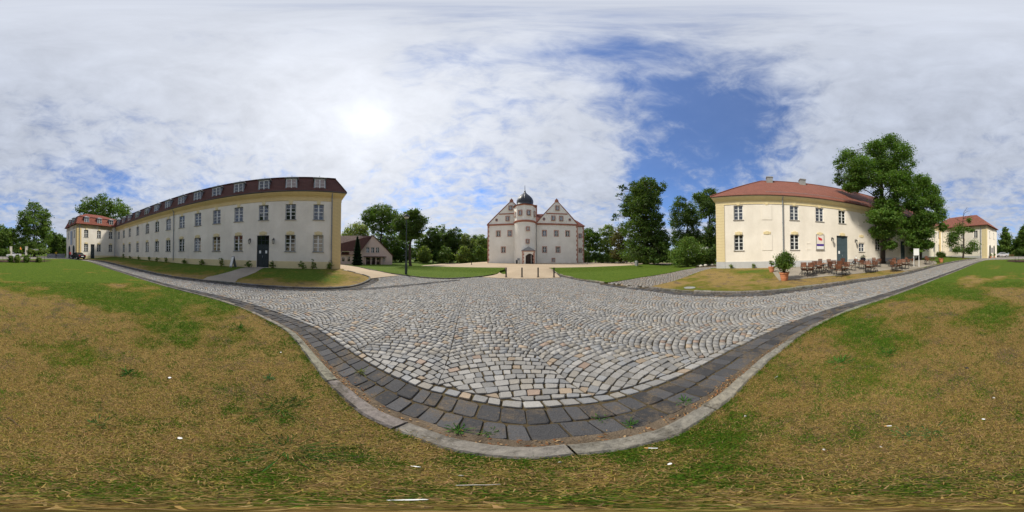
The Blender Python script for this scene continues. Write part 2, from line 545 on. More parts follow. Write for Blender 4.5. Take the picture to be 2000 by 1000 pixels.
class MB:
    def __init__(self):
        self.v, self.f, self.m = [], [], []

    def add(self, vs, fs, mi=0):
        k = len(self.v)
        self.v.extend(vs)
        for f in fs:
            self.f.append(tuple(k + i for i in f))
            self.m.append(mi)

    def box(self, x0, x1, y0, y1, z0, z1, mi=0, W=None):
        W = W or (lambda a, b, c: (a, b, c))
        p = [W(x, y, z) for z in (z0, z1) for x, y in ((x0, y0), (x1, y0), (x1, y1), (x0, y1))]
        self.add(p, [(0, 3, 2, 1), (4, 5, 6, 7), (0, 1, 5, 4), (1, 2, 6, 5), (2, 3, 7, 6), (3, 0, 4, 7)], mi)

    def prism(self, pts, h0, h1, mi=0, W=None):
        """pts: 2D outline (a,b); extruded along third coordinate; W(a,b,h)->world"""
        n = len(pts)
        p = [W(a, b, h0) for a, b in pts] + [W(a, b, h1) for a, b in pts]
        self.add(p, [tuple(range(n))[::-1], tuple(range(n, 2 * n))] + [(i, (i + 1) % n, n + (i + 1) % n, n + i) for i in range(n)], mi)

    def tube(self, pts, rad, seg=6, mi=0, cap=True):
        pts = [Vector(p) for p in pts]
        if not hasattr(rad, '__len__'):
            rad = [rad] * len(pts)
        k = len(self.v)
        pa = None
        for i, p in enumerate(pts):
            d = (pts[min(i + 1, len(pts) - 1)] - pts[max(i - 1, 0)])
            if d.length < 1e-9:
                d = Vector((0, 0, 1))
            d.normalize()
            a = d.orthogonal().normalized() if pa is None else (pa - d * pa.dot(d))
            if a.length < 1e-6:
                a = d.orthogonal()
            a.normalize()
            pa = a
            b = d.cross(a)
            for j in range(seg):
                t = 2 * PI * j / seg
                self.v.append(tuple(p + (a * math.cos(t) + b * math.sin(t)) * rad[i]))
        for i in range(len(pts) - 1):
            for j in range(seg):
                self.f.append((k + i * seg + j, k + i * seg + (j + 1) % seg, k + (i + 1) * seg + (j + 1) % seg, k + (i + 1) * seg + j))
                self.m.append(mi)
        if cap:
            self.f.append(tuple(k + j for j in range(seg))[::-1]); self.m.append(mi)
            self.f.append(tuple(k + (len(pts) - 1) * seg + j for j in range(seg))); self.m.append(mi)

    def lathe(self, prof, seg=16, mi=0, c=(0, 0), ph=0.):
        k = len(self.v)
        for r, z in prof:
            for j in range(seg):
                t = 2 * PI * j / seg + ph
                self.v.append((c[0] + r * math.cos(t), c[1] + r * math.sin(t), z))
        for i in range(len(prof) - 1):
            for j in range(seg):
                self.f.append((k + i * seg + j, k + i * seg + (j + 1) % seg, k + (i + 1) * seg + (j + 1) % seg, k + (i + 1) * seg + j))
                self.m.append(mi)
        self.f.append(tuple(k + j for j in range(seg))[::-1]); self.m.append(mi)
        self.f.append(tuple(k + (len(prof) - 1) * seg + j for j in range(seg))); self.m.append(mi)

    def mesh(self, name, mats, org=(0, 0, 0), smooth=False):
        me = bpy.data.meshes.new(name)
        me.from_pydata([(v[0] - org[0], v[1] - org[1], v[2] - org[2]) for v in self.v], [], self.f)
        if not isinstance(mats, (list, tuple)):
            mats = [mats]
        for x in mats:
            me.materials.append(x)
        me.polygons.foreach_set('material_index', self.m)
        bm = bmesh.new()
        bm.from_mesh(me)
        bmesh.ops.recalc_face_normals(bm, faces=bm.faces)
        bm.to_mesh(me)
        bm.free()
        if smooth:
            me.polygons.foreach_set('use_smooth', [True] * len(me.polygons))
            me.set_sharp_from_angle(angle=R(smooth if smooth is not True else 40))
        me.update()
        return me

    def build(self, name, mats, parent=None, smooth=False, **kw):
        """verts are in world coordinates; the parent is an unrotated Empty"""
        org = tuple(parent.location) if parent is not None else (0, 0, 0)
        o = bpy.data.objects.new(name, self.mesh(name, mats, org, smooth))
        return finish(o, parent, **kw)

    def local(self, name, mats, parent=None, smooth=False, loc=None, rz=None, **kw):
        o = bpy.data.objects.new(name, self.mesh(name, mats, (0, 0, 0), smooth))
        if loc is not None:
            o.location = loc
        if rz is not None:
            o.rotation_euler = (0, 0, rz)
        return finish(o, parent, **kw)


def np_mesh(name, verts, faces, material, col=None, smooth=False):
    """verts (N,3), faces (M,k) numpy"""
    me = bpy.data.meshes.new(name)
    n, (m, k) = len(verts), faces.shape
    me.vertices.add(n)
    me.vertices.foreach_set('co', np.ascontiguousarray(verts, dtype=np.float32).ravel())
    me.loops.add(m * k)
    me.loops.foreach_set('vertex_index', np.ascontiguousarray(faces, dtype=np.int32).ravel())
    me.polygons.add(m)
    me.polygons.foreach_set('loop_start', np.arange(0, m * k, k, dtype=np.int32))
    me.polygons.foreach_set('loop_total', np.full(m, k, dtype=np.int32))
    if smooth:
        me.polygons.foreach_set('use_smooth', np.ones(m, dtype=bool))
    me.materials.append(material)
    me.update(calc_edges=True)
    if col is not None:
        a = me.attributes.new('col', 'FLOAT_COLOR', 'POINT')
        c = np.ones((n, 4), dtype=np.float32)
        c[:, :3] = col
        a.data.foreach_set('color', c.ravel())
    return me


def copy_tree(o, parent=None):
    c = o.copy()
    COL.objects.link(c)
    if parent is not None:
        c.parent = parent
    for ch in list(o.children):
        copy_tree(ch, c)
    return c


# ------------------------------------------------------------------ plan outlines
def crom(pts, step=.5, closed=False):
    """resample a plan polyline as a smooth curve"""
    P = [Vector((p[0], p[1])) for p in pts]
    n = len(P)
    out = []
    for i in range(n if closed else n - 1):
        p0 = P[(i - 1) % n] if closed or i > 0 else P[0] * 2 - P[1]
        p1, p2 = P[i], P[(i + 1) % n]
        p3 = P[(i + 2) % n] if closed or i + 2 < n else p2 * 2 - p1
        k = max(1, int((p2 - p1).length / step))
        for j in range(k):
            t = j / k
            out.append(.5 * ((2 * p1) + (p2 - p0) * t + (2 * p0 - 5 * p1 + 4 * p2 - p3) * t * t + (3 * p1 - p0 - 3 * p2 + p3) * t ** 3))
    if not closed:
        out.append(P[-1])
    return [(p.x, p.y) for p in out]


def resample(pl, step):
    """equal steps along a polyline"""
    P = np.array(pl)
    d = np.r_[0, np.cumsum(np.hypot(*np.diff(P, axis=0).T))]
    n = max(2, int(round(d[-1] / step)) + 1)
    t = np.linspace(0, d[-1], n)
    return np.c_[np.interp(t, d, P[:, 0]), np.interp(t, d, P[:, 1])]


def offset(pl, o):
    """offset a polyline to its right by o (negative: left)"""
    P = np.array(pl)
    T = np.gradient(P, axis=0)
    T /= np.maximum(1e-9, np.hypot(T[:, 0], T[:, 1]))[:, None]
    return P + np.c_[T[:, 1], -T[:, 0]] * o


def inpoly(P, poly):
    P = np.atleast_2d(P)
    x, y = P[:, 0], P[:, 1]
    q = np.array(poly)
    res = np.zeros(len(P), bool)
    j = len(q) - 1
    for i in range(len(q)):
        xi, yi, xj, yj = q[i, 0], q[i, 1], q[j, 0], q[j, 1]
        if yi != yj:
            c = ((yi > y) != (yj > y)) & (x < (xj - xi) * (y - yi) / (yj - yi) + xi)
            res ^= c
        j = i
    return res


def pldist(P, pl):
    P = np.atleast_2d(P)
    q = np.array(pl)
    best = np.full(len(P), 1e9)
    for a, b in zip(q[:-1], q[1:]):
        ab = b - a
        L = ab @ ab
        if L < 1e-12:
            continue
        t = np.clip(((P - a) @ ab) / L, 0, 1)
        d = P - (a + t[:, None] * ab)
        best = np.minimum(best, np.hypot(d[:, 0], d[:, 1]))
    return best


def clip_half(poly, ax, val, keep_less):
    out = []
    n = len(poly)
    for i in range(n):
        a, b = poly[i], poly[(i + 1) % n]
        ia = (a[ax] <= val) if keep_less else (a[ax] >= val)
        ib = (b[ax] <= val) if keep_less else (b[ax] >= val)
        if ia:
            out.append(a)
        if ia != ib:
            t = (val - a[ax]) / (b[ax] - a[ax])
            q = [0, 0]
            q[ax] = val
            q[1 - ax] = a[1 - ax] + t * (b[1 - ax] - a[1 - ax])
            out.append(tuple(q))
    return out


def sheet(name, poly, dz, cell, material, dry=None, parent=None, zf=None, **kw):
    """a ground sheet that follows the land, cut into cells"""
    pieces = []

    def rec(p, d=0):
        if len(p) < 3:
            return
        xs = [a[0] for a in p]
        ys = [a[1] for a in p]
        w, h = max(xs) - min(xs), max(ys) - min(ys)
        cx, cy = (max(xs) + min(xs)) / 2, (max(ys) + min(ys)) / 2
        c = cell * (1 if math.hypot(cx, cy) < 28 else 2.5)
        if max(w, h) <= c or d > 24:
            pieces.append(p)
            return
        ax = 0 if w >= h else 1
        lo, hi = (min(xs), max(xs)) if ax == 0 else (min(ys), max(ys))
        val = (math.floor((lo + hi) / 2 / cell) + .0) * cell
        if not (lo + 1e-4 < val < hi - 1e-4):
            val = (lo + hi) / 2
        rec(clip_half(p, ax, val, True), d + 1)
        rec(clip_half(p, ax, val, False), d + 1)
    rec([tuple(map(float, a[:2])) for a in poly])
    idx, V, F = {}, [], []
    for p in pieces:
        f = []
        for a in p:
            k = (round(a[0], 3), round(a[1], 3))
            if k not in idx:
                idx[k] = len(V)
                V.append(k)
            if not f or f[-1] != idx[k]:
                f.append(idx[k])
        if len(f) > 1 and f[0] == f[-1]:
            f.pop()
        if len(set(f)) == len(f) >= 3:
            F.append(f)
    me = bpy.data.meshes.new(name)
    me.from_pydata([(x, y, (zf or terr)(x, y) + dz) for x, y in V], [], F)
    me.materials.append(material)
    bm = bmesh.new()
    bm.from_mesh(me)
    for f in bm.faces:
        if f.normal.z < 0:
            f.normal_flip()
    bm.to_mesh(me)
    bm.free()
    me.polygons.foreach_set('use_smooth', [True] * len(me.polygons))
    if dry is not None:
        a = me.attributes.new('dry', 'FLOAT', 'POINT')
        a.data.foreach_set('value', [dry(x, y) for x, y in V])
    o = bpy.data.objects.new(name, me)
    return finish(o, parent, **kw)


def GP(pts):
    return [G(*p) for p in pts]

# ================================================================== GROUND
near_px = [(96, 506), (124, 506.3), (166, 510.5), (220, 529), (270, 546), (320, 562), (390, 581), (440, 596), (480, 612), (520, 632),
           (560, 656), (595, 700), (640, 760), (665, 784), (710, 822), (756, 843), (805, 864), (857, 882), (927, 896), (997, 903),
           (1060, 903), (1140, 894), (1224, 884), (1273, 873), (1315, 863), (1367, 833), (1406, 805), (1430, 787), (1466, 749),
           (1505, 710), (1545, 679), (1589, 648), (1646, 619), (1708, 595), (1796, 562), (1831, 547), (1880, 527), (1913, 513),
           (1933, 508.5), (1983, 507.3), (2040, 506.8)]
near_line = crom(GP(near_px), .3)                        # lawn-side edge of the near kerb
left_px = [(166, 507), (200, 511), (220, 515), (270, 527.5), (320, 538.5), (370, 546), (420, 551.5), (470, 556.5), (520, 561), (580, 564.3),
           (645, 565.3), (682, 562.5), (707, 556), (720, 550), (724, 545.5), (718, 541), (692, 533.5), (668, 529)]
left_line = crom(GP(left_px), .3)                        # road-side foot of the kerb round the left lawn
right_px = [(1266, 563), (1306, 568.6), (1342, 572), (1396, 574), (1480, 573), (1540, 567), (1600, 559.5), (1682, 547.5), (1765, 534.5),
            (1831, 518), (1880, 508.5), (1910, 504.5)]
right_line = crom(GP(right_px), .3)
fl_px = [(672, 517.2), (695, 521), (720, 527), (750, 532.5), (780, 537), (800, 540), (840, 544), (880, 545.2), (916, 543), (945, 540.3)]
fl_line = crom(GP(fl_px), .3)
fr_px = [(1072, 524.5), (1084, 532), (1108, 541), (1140, 547.5), (1180, 553.5)]
fr_line = crom(GP(fr_px), .3)


def facadeL(u, o):
    return (PL[0] + DL[0] * u + NL[0] * o, PL[1] + DL[1] * u + NL[1] * o)


def facadeR(u, o):
    return (PR[0] + DR[0] * u + NR[0] * o, PR[1] + DR[1] * u + NR[1] * o)


near_poly = near_line
left_poly = left_line + [facadeL(-.3, .6), facadeL(-.3, -.3), facadeL(41, -.3), (-16.2, -33.4)]
right_poly = right_line + [(10.5, -37.6), facadeR(43, -.3), facadeR(-.6, -.3), facadeR(-.6, .5)]
court_front = [(-18, 24), (-15.5, 21.2), (-11.6, 19.9), (-6.5, 19.9), (-.7, 20.0), (.1, 19.3), (4.0, 19.3), (4.6, 19.4), (9.3, 18.9), (14, 18.7), (18.5, 18.6), (22, 20.5)]
fl_poly = fl_line + GP([(960, 537.5), (978, 530)]) + [(-.9, 18.6), (-.8, 20.2), (-6.5, 20.1), (-11.6, 20.1), (-15.4, 21.4), (-17.8, 24.2), (-24, 36), (-46, 44), (-46, 22)]
cp_up = GP([(1187, 554), (1252, 543.4), (1317, 532.6), (1369, 522.5)]) + [(19.0, 9.2), (27, 12.5)]
cp_lo = GP([(1266, 562), (1330, 546.5), (1399, 527.5)]) + [(26, 7.0)]
fr_poly = fr_line + cp_up + [(40, 22), (26, 22), (22, 20.4), (18.5, 18.5), (14, 18.6), (9.3, 18.8), (4.6, 19.3)]
court_poly = court_front + [(40, 24), (44, 60), (-26, 64), (-24, 40)]
entry_poly = [(-.9, 20.3), (-.6, 16.8)] + GP([(975, 532), (962, 538.5), (940, 542), (985, 544.5), (1050, 545), (1095, 543), (1086, 534)]) + [(4.35, 16.6), (4.9, 19.7)]
side_poly = GP([(668, 529), (692, 533.5), (718, 541), (724, 545), (752, 541.8), (780, 539), (750, 533), (720, 527.5), (695, 521.5), (672, 517.6)]) + [(-33, 19.5), (-36, 15), (-20, 9.3)]
terr_px = [(1507, 531), (1522, 551), (1557, 548.5), (1614, 542.3), (1675, 536.7), (1719, 531.2), (1744, 528), (1767, 531), (1782, 529), (1830, 516.5), (1828, 511)]
terrace_poly = GP(terr_px) + [facadeR(27, .15), facadeR(5.6, .15)]
dpath_poly = GP([(489, 523), (452, 532), (405, 543.5), (396, 548.8), (458, 555), (465, 547.5), (500, 534), (523, 523)])

BIG = 900.0
# the wide ground under everything: rings round the camera
rr = [0.0] + list(np.arange(.6, 34, .6)) + [36, 40, 46, 54, 64, 78, 96, 125, 170, 250, 400, BIG]
seg = 240
V = [(0, 0, terr(0, 0) - .07)]
for r_ in rr[1:]:
    for j in range(seg):
        a = 2 * PI * j / seg
        x, y = r_ * math.sin(a), r_ * math.cos(a)
        V.append((x, y, terr(x, y) - .07))
F = [(0, 1 + (j + 1) % seg, 1 + j) for j in range(seg)]
for i in range(len(rr) - 2):
    b0, b1 = 1 + i * seg, 1 + (i + 1) * seg
    F += [(b0 + j, b0 + (j + 1) % seg, b1 + (j + 1) % seg, b1 + j) for j in range(seg)]
me = bpy.data.meshes.new('ground')
me.from_pydata(V, [], F)
me.materials.append(M['lawn'])
a_ = me.attributes.new('dry', 'FLOAT', 'POINT')
a_.data.foreach_set('value', [.30] * len(V))
bm = bmesh.new(); bm.from_mesh(me)
for f in bm.faces:
    if f.normal.z < 0:
        f.normal_flip()
bm.to_mesh(me); bm.free()
finish(bpy.data.objects.new('ground', me), kind='structure')

# paving bed of the whole forecourt and the roads that leave it
bed_poly = [(-20, 14), (-8, 14.5), (-1, 14.2), (5, 14), (10, 12), (30, 14), (30, 0), (26, -36), (16, -40), (10, -60), (-16, -60), (-20, -44),
            (-28, -32), (-16, 6), (-22, 10)]
road = sheet('cobbled_road', bed_poly, 0., 1.0, M['bed'], kind='structure')


_GR = np.random.RandomState(77).rand(64, 64)


def vnoise(P, size, sh=0.):
    q = np.atleast_2d(P) / size + 31.7 + sh
    i0 = np.floor(q).astype(int)
    f = q - i0
    f = f * f * (3 - 2 * f)
    a = lambda dx, dy: _GR[(i0[:, 0] + dx) % 64, (i0[:, 1] + dy) % 64]
    return (a(0, 0) * (1 - f[:, 0]) + a(1, 0) * f[:, 0]) * (1 - f[:, 1]) + (a(0, 1) * (1 - f[:, 0]) + a(1, 1) * f[:, 0]) * f[:, 1]


def patches(P, fine=False):
    """where the turf is greener: broad drifts and, close up, hand-sized tufts"""
    v = .50 * vnoise(P, 2.3) + .30 * vnoise(P, .9, 5.3) + .20 * vnoise(P, .42, 9.1)
    v = (v - .52) * 3.6
    if fine:
        v = v * .8 + (vnoise(P, .17, 2.2) - .5) * 1.5 + (vnoise(P, .075, 7.7) - .5) * 1.1
    return v


def dry_near(x, y):
    r = math.hypot(x, y)
    d = .60 - .36 * S((r - 3.0) / 9) + .14 * S((1.9 - r) / 1.2)
    return d


dl_ = np.array(left_line)
dr_ = np.array(right_line)


def edge_dist(line, x, y):
    return float(np.min(np.hypot(line[:, 0] - x, line[:, 1] - y)))


LAWN = .085
lawn = sheet('near_lawn', near_poly, LAWN, .3, M['lawn'], dry=lambda x, y: dry_near(x, y) - (.34 - .16 * S((math.hypot(x, y) - 7) / 10)) * float(patches((x, y))[0]), kind='structure')
sheet('left_lawn', left_poly, LAWN, .5, M['lawn'], dry=lambda x, y: .68 - .32 * S(edge_dist(dl_, x, y) / 3.5) - .10 * float(patches((x, y))[0]), kind='structure')
sheet('right_lawn', right_poly, LAWN, .5, M['lawn'], dry=lambda x, y: .64 - .14 * S(edge_dist(dr_, x, y) / 6.0) - .3 * S((-y - 12) / 10) - .20 * float(patches((x, y))[0]), kind='structure')
sheet('castle_lawn', fl_poly, LAWN, .4, M['lawn'], dry=lambda x, y: .22 - .12 * float(patches((x, y))[0]), kind='structure')
sheet('castle_lawn', fr_poly, LAWN, .4, M['lawn'], dry=lambda x, y: .22 + .3 * S((9.5 - y) / 3) - .12 * float(patches((x, y))[0]), kind='structure')
sheet('castle_court', court_poly, .03, .5, M['sand'], kind='structure')
sheet('sand_path', entry_poly, .045, .4, M['sand'], kind='structure')
sheet('side_path', side_poly, .05, .5, M['sand'], kind='structure')
sheet('terrace', terrace_poly, LAWN + .02, .5, M['path'], kind='structure')
sheet('door_path', dpath_poly, LAWN + .02, .4, M['path'], kind='structure')
cpath_poly = cp_up + cp_lo[::-1]
cpath = sheet('cobbled_path', cpath_poly, .05, .5, M['bed'], kind='structure')
# rose bed on the far side of the near lawn
bed_px = [(1968, 512), (1995, 513.3), (2030, 513.6), (2060, 513), (2096, 511.5), (2096, 510), (2060, 509.3), (2020, 509), (1975, 509)]
sheet('flower_bed', crom(GP(bed_px), .5, True), LAWN + .03, .6, M['bedsoil'], kind='structure')

# ------------------------------------------------------------------ kerbs, stone by stone
def kerb(name, line, o0, o1, top, stone_len, colr, seed, kindname='kerb', step=.22, var=.012):
    """stones along a line between offsets o0 (lawn side) and o1 (road side); offsets to the right of the line"""
    rs = np.random.RandomState(seed)
    par = root(name, (0, 0, 0), None, None, kind='structure')
    P = resample(line, .05)
    n = len(P)
    i = 0
    T = np.gradient(P, axis=0)
    T /= np.hypot(T[:, 0], T[:, 1])[:, None]
    N = np.c_[T[:, 1], -T[:, 0]]
    while i < n - 4:
        L = max(4, int(stone_len * rs.uniform(.82, 1.12) / .05))
        j = min(n - 1, i + L)
        if n - 1 - j < 6:
            j = n - 1
        mid = math.hypot(*P[(i + j) // 2])
        k = max(2, min(14, int((j - i) * .05 / (step if mid < 6 else .5)) + 1))
        ids = np.linspace(i, j, k + 1)
        dz, tilt, sh = rs.normal(0, var), rs.normal(0, var), rs.normal(0, var * .6)
        V, F = [], []
        b = min(.022, abs(o1 - o0) * .2)
        sg = 1 if o1 > o0 else -1
        prof = [(o0, -.12), (o0, top - b), (o0 + sg * b, top), (o1 - sg * b * 1.4, top - .004), (o1, top - b * 1.6), (o1, -.12)]
        for q, w in enumerate(ids):
            g0 = int(min(n - 1, max(0, round(w))))
            p, nn_ = P[g0].copy(), N[g0]
            if q == 0:
                p += T[g0] * .006
            if q == k:
                p -= T[g0] * .006
            z = terr(*p) + dz + tilt * (q / k - .5)
            for (o_, h_) in prof:
                jz = rs.normal(0, .004) if mid < 5 else 0
                V.append((p[0] + nn_[0] * (o_ + sh), p[1] + nn_[1] * (o_ + sh), z + h_ + jz))
        m = len(prof)
        for q in range(k):
            for e in range(m - 1):
                F.append((q * m + e, q * m + e + 1, (q + 1) * m + e + 1, (q + 1) * m + e))
        F.append(tuple(range(m)))
        F.append(tuple(range(k * m, k * m + m))[::-1])
        me = bpy.data.meshes.new('kerb_stone')
        me.from_pydata(V, [], F)
        me.materials.append(M['kerb'])
        c = np.array(colr) * rs.uniform(.78, 1.18) * (1 + rs.normal(0, .03, 3))
        a = me.attributes.new('col', 'FLOAT_COLOR', 'POINT')
        a.data.foreach_set('color', np.tile(np.r_[c, 1.], len(V)).astype(np.float32))
        bm = bmesh.new(); bm.from_mesh(me)
        bmesh.ops.recalc_face_normals(bm, faces=bm.faces)
        bm.to_mesh(me); bm.free()
        finish(bpy.data.objects.new('kerb_stone', me), par)
        i = j
    return par


# the near line runs left to right with the lawn on its right-hand side -> road is at negative offsets
kerb('near_kerb', near_line, 0., -.145, LAWN + .018, 1.05, (.20, .183, .15), 3, step=.09, var=.007)
kerb('left_kerb', left_line, -.14, 0., LAWN + .03, 1.0, (.17, .165, .155), 4)
kerb('right_kerb', right_line, -.15, 0., LAWN + .02, 1.0, (.20, .185, .16), 5)
kerb('front_kerb', fl_line, -.10, 0., LAWN + .01, 1.0, (.15, .14, .125), 6)
kerb('front_kerb', fr_line, -.10, 0., LAWN + .01, .8, (.30, .26, .20), 7)

# ------------------------------------------------------------------ cobbles and slabs
def stone_quads(C, h, rs, m8):
    """C (N,4,2) plan corners -> pillow stones; returns verts (N,k,3), faces(k')"""
    N = len(C)
    cen = C.mean(1, keepdims=True)
    nx = np.roll(C, -1, 1)
    if m8:
        t = rs.uniform(.05, .15, (N, 4, 1))
        ring = np.empty((N, 8, 2))
        ring[:, 0::2] = C + (nx - C) * t
        ring[:, 1::2] = nx + (C - nx) * rs.uniform(.05, .15, (N, 4, 1))
        k = 8
    else:
        ring, k = C.copy(), 4
    zc = np.array([terr(*p) for p in cen[:, 0]])
    zz = zc[:, None] + h[:, None] + rs.normal(0, .0018, (N, k))
    til = rs.normal(0, .03, (N, 2))
    r1 = cen + (ring - cen) * .985
    r2 = cen + (ring - cen) * rs.uniform(.88, .94, (N, 1, 1))
    def tz(rg):
        return ((rg - cen) * til[:, None, :]).sum(2)
    V = np.concatenate([np.dstack([ring, zc[:, None] + np.full((N, k), -.03)]),
                        np.dstack([r1, zz - .009 + tz(r1)]),
                        np.dstack([r2, zz + tz(r2)])], 1)
    return V, k


def stone_faces(k):
    F = []
    for l in range(2):
        for j in range(k):
            F.append((l * k + j, l * k + (j + 1) % k, (l + 1) * k + (j + 1) % k, (l + 1) * k + j))
    return F, tuple(range(2 * k, 3 * k))


def lay(name, parent, C, cols, hmean, material, n_single, seed, m8r=7.):
    """near stones as single objects, the rest as one stuff mesh"""
    rs = np.random.RandomState(seed)
    C = np.asarray(C, float)
    cols = np.asarray(cols, float)
    cen = C.mean(1)
    r = np.hypot(cen[:, 0], cen[:, 1])
    od = np.argsort(r)
    C, cols, r = C[od], cols[od], r[od]
    h = np.clip(rs.normal(hmean, .004, len(C)), .006, .06)
    done = 0
    for sel, m8 in ((np.arange(len(C)) < n_single, True), ((np.arange(len(C)) >= n_single) & (r < m8r), True), ((np.arange(len(C)) >= n_single) & (r >= m8r), False)):
        if not sel.any():
            continue
        V, k = stone_quads(C[sel], h[sel], rs, m8)
        cc = cols[sel]
        F, top = stone_faces(k)
        if done == 0 and n_single:
            for v, c in zip(V, cc):
                me = bpy.data.meshes.new(name)
                me.from_pydata([tuple(p) for p in v], [], F + [top])
                me.materials.append(material)
                a = me.attributes.new('col', 'FLOAT_COLOR', 'POINT')
                a.data.foreach_set('color', np.tile(np.r_[c, 1.], len(v)).astype(np.float32))
                finish(bpy.data.objects.new(name, me), parent)
            done = 1
            continue
        if not m8:
            V = np.concatenate([V[:, :4], V[:, 8:]], 1)
            V[:, 4:, :2] = V[:, :4, :2] + (V[:, 4:, :2] - V[:, :4, :2]) * .6
            F, top = F[:4], tuple(range(4, 8))
        N, kk = V.shape[:2]
        base = (np.arange(N) * kk)[:, None, None]
        FF = (np.array(F)[None] + base).reshape(-1, 4)
        tops = np.array(top)
        if k == 4:
            FF = np.concatenate([FF, (tops[None] + base[:, 0])])
        else:
            a4 = tops[[0, 1, 2, 3]]; b4 = tops[[0, 3, 4, 7]]; c4 = tops[[4, 5, 6, 7]]
            FF = np.concatenate([FF] + [(q[None] + base[:, 0]) for q in (a4, b4, c4)])
        me = np_mesh(name + '_paving', V.reshape(-1, 3), FF, material, np.repeat(cc, kk, 0))
        finish(bpy.data.objects.new(name + '_paving', me), parent, kind='stuff')


def granite(n, rs, lum=1.0):
    base = np.array([(.275, .262, .242), (.31, .297, .277), (.235, .227, .215), (.29, .265, .228), (.32, .25, .18), (.29, .215, .165), (.25, .25, .25), (.35, .335, .31)])
    w = np.array([.28, .18, .18, .14, .06, .03, .11, .02])
    c = base[rs.choice(len(base), n, p=w)]
    return np.clip(c * rs.uniform(.78, 1.14, (n, 1)) * lum * .92, .02, .7)


def arc_paving(x0, x1, y0, y1, ang, org, bay=1.34, s=.120, rs=nrs, nst=(11, 14)):
    """segment-arch cobble courses: plan quads in a turned frame"""
    ca, sa = math.cos(ang), math.sin(ang)
    Rr = bay * .78
    half = math.asin(bay / 2 / Rr)
    quads = []
    ub = np.arange(math.floor(x0 / bay), math.ceil(x1 / bay))
    nv = int((y1 - y0) / s)
    for b in ub:
        uc = (b + .5) * bay
        ph = rs.uniform(0, s)
        for k in range(nv):
            v0 = y0 + k * s + ph
            n = rs.randint(*nst)
            c0 = np.linspace(-half, half, n + 1)
            c0[1:-1] += rs.normal(0, half / n * .22, n - 1)
            # side joints stand square to the arch
            c1 = np.clip(np.arcsin(np.clip(np.sin(c0) + s / Rr * np.sin(c0) * np.cos(c0), -.999, .999)), -half, half)
            c1[0], c1[-1] = -half, half
            lo = np.c_[uc + Rr * np.sin(c0), v0 + Rr * (np.cos(c0) - 1)]
            hi = np.c_[uc + Rr * np.sin(c1), v0 + s + Rr * (np.cos(c1) - 1)]
            q = np.stack([lo[:-1], lo[1:], hi[1:], hi[:-1]], 1)
            ar = .5 * np.abs((q[:, 2, 0] - q[:, 0, 0]) * (q[:, 3, 1] - q[:, 1, 1]) - (q[:, 3, 0] - q[:, 1, 0]) * (q[:, 2, 1] - q[:, 0, 1]))
            quads.append(q[ar > .0022])
    Q = np.concatenate(quads)
    wx_ = .035 * np.sin(Q[..., 1] * 1.1 + Q[..., 0] * .6)
    wy_ = .03 * np.sin(Q[..., 0] * .9 + Q[..., 1] * .5)
    Q = Q + np.stack([wx_, wy_], 2)
    X = org[0] + Q[..., 0] * ca - Q[..., 1] * sa
    Y = org[1] + Q[..., 0] * sa + Q[..., 1] * ca
    return np.stack([X, Y], 2)


def shrink(C, gap, rs, jit=.006):
    """joints: move every side in and shake the corners"""
    C = C + rs.normal(0, jit, C.shape)
    cen = C.mean(1, keepdims=True)
    d = C - cen
    L = np.linalg.norm(d, axis=2, keepdims=True)
    return cen + d * np.clip((L - gap) / np.maximum(L, 1e-6), .5, 1)


near_pl = np.array(near_line)
Q = arc_paving(-34, 32, -46, 22, R(13), (.95, .0))
cen = Q.mean(1)
rC = np.hypot(cen[:, 0], cen[:, 1])
keep = (rC < 27)
Q, cen, rC = Q[keep], cen[keep], rC[keep]
keep = ~inpoly(cen, near_poly) & inpoly(cen, bed_poly)
for pl, poly, w in ((near_line, None, .80), (left_line, left_poly, .56), (right_line, right_poly, .60), (fl_line, fl_poly, .12), (fr_line, fr_poly, .42)):
    keep &= pldist(cen, pl) > w
    if poly is not None:
        keep &= ~inpoly(cen, poly)
for poly in (entry_poly, side_poly, cpath_poly, court_poly):
    keep &= ~inpoly(cen, poly)
cross_line = crom(GP([(694, 566), (730, 564), (780, 559.5), (840, 553.5), (893, 547.8)]), .3)
keep &= pldist(cen, cross_line) > .27
# the strip on the right between the cobbled path mouth and the road
mouth_line = crom(GP([(1178, 556), (1210, 561), (1240, 564.5), (1268, 567)]), .3)
keep &= pldist(cen, mouth_line) > .25
keep &= ~((cen[:, 0] > 5.5) & (cen[:, 1] > 7.2))
keep &= ~((cen[:, 0] < -13.0) & (cen[:, 1] > 5))
Q = Q[keep]
cols = granite(len(Q), nrs)
# border course of single stones along the slab gutter (the photograph shows one)
def course(line, off, depth, length, rs, gap=.012):
    P = resample(offset(line, off), .03)
    O = resample(offset(line, off - depth), .03)
    n = len(P)
    out, i = [], 0
    while i < n - 3:
        L = max(3, int(length * rs.uniform(.8, 1.25) / .03))
        j = min(n - 1, i + L)
        ia, ib = int(i * len(O) / n), int(min(len(O) - 1, j * len(O) / n))
        out.append((P[i], P[j], O[ib], O[ia]))
        i = j
    return shrink(np.array(out), gap, rs, .004)


def push_out(Q, pl, w):
    """corners that reach over a border are cut back to it"""
    q = np.array(pl)
    sel = np.where(pldist(Q.mean(1), pl) < w + .25)[0]
    P = Q[sel].reshape(-1, 2)
    best, near_ = np.full(len(P), 1e9), P.copy()
    for a, b in zip(q[:-1], q[1:]):
        ab = b - a
        t = np.clip(((P - a) @ ab) / max(1e-9, ab @ ab), 0, 1)
        c = a + t[:, None] * ab
        d = np.hypot(*(P - c).T)
        m = d < best
        best[m], near_[m] = d[m], c[m]
    f = np.where(best < w, w / np.maximum(best, .05), 1.)
    Q[sel] = (near_ + (P - near_) * f[:, None]).reshape(-1, 4, 2)
    return Q


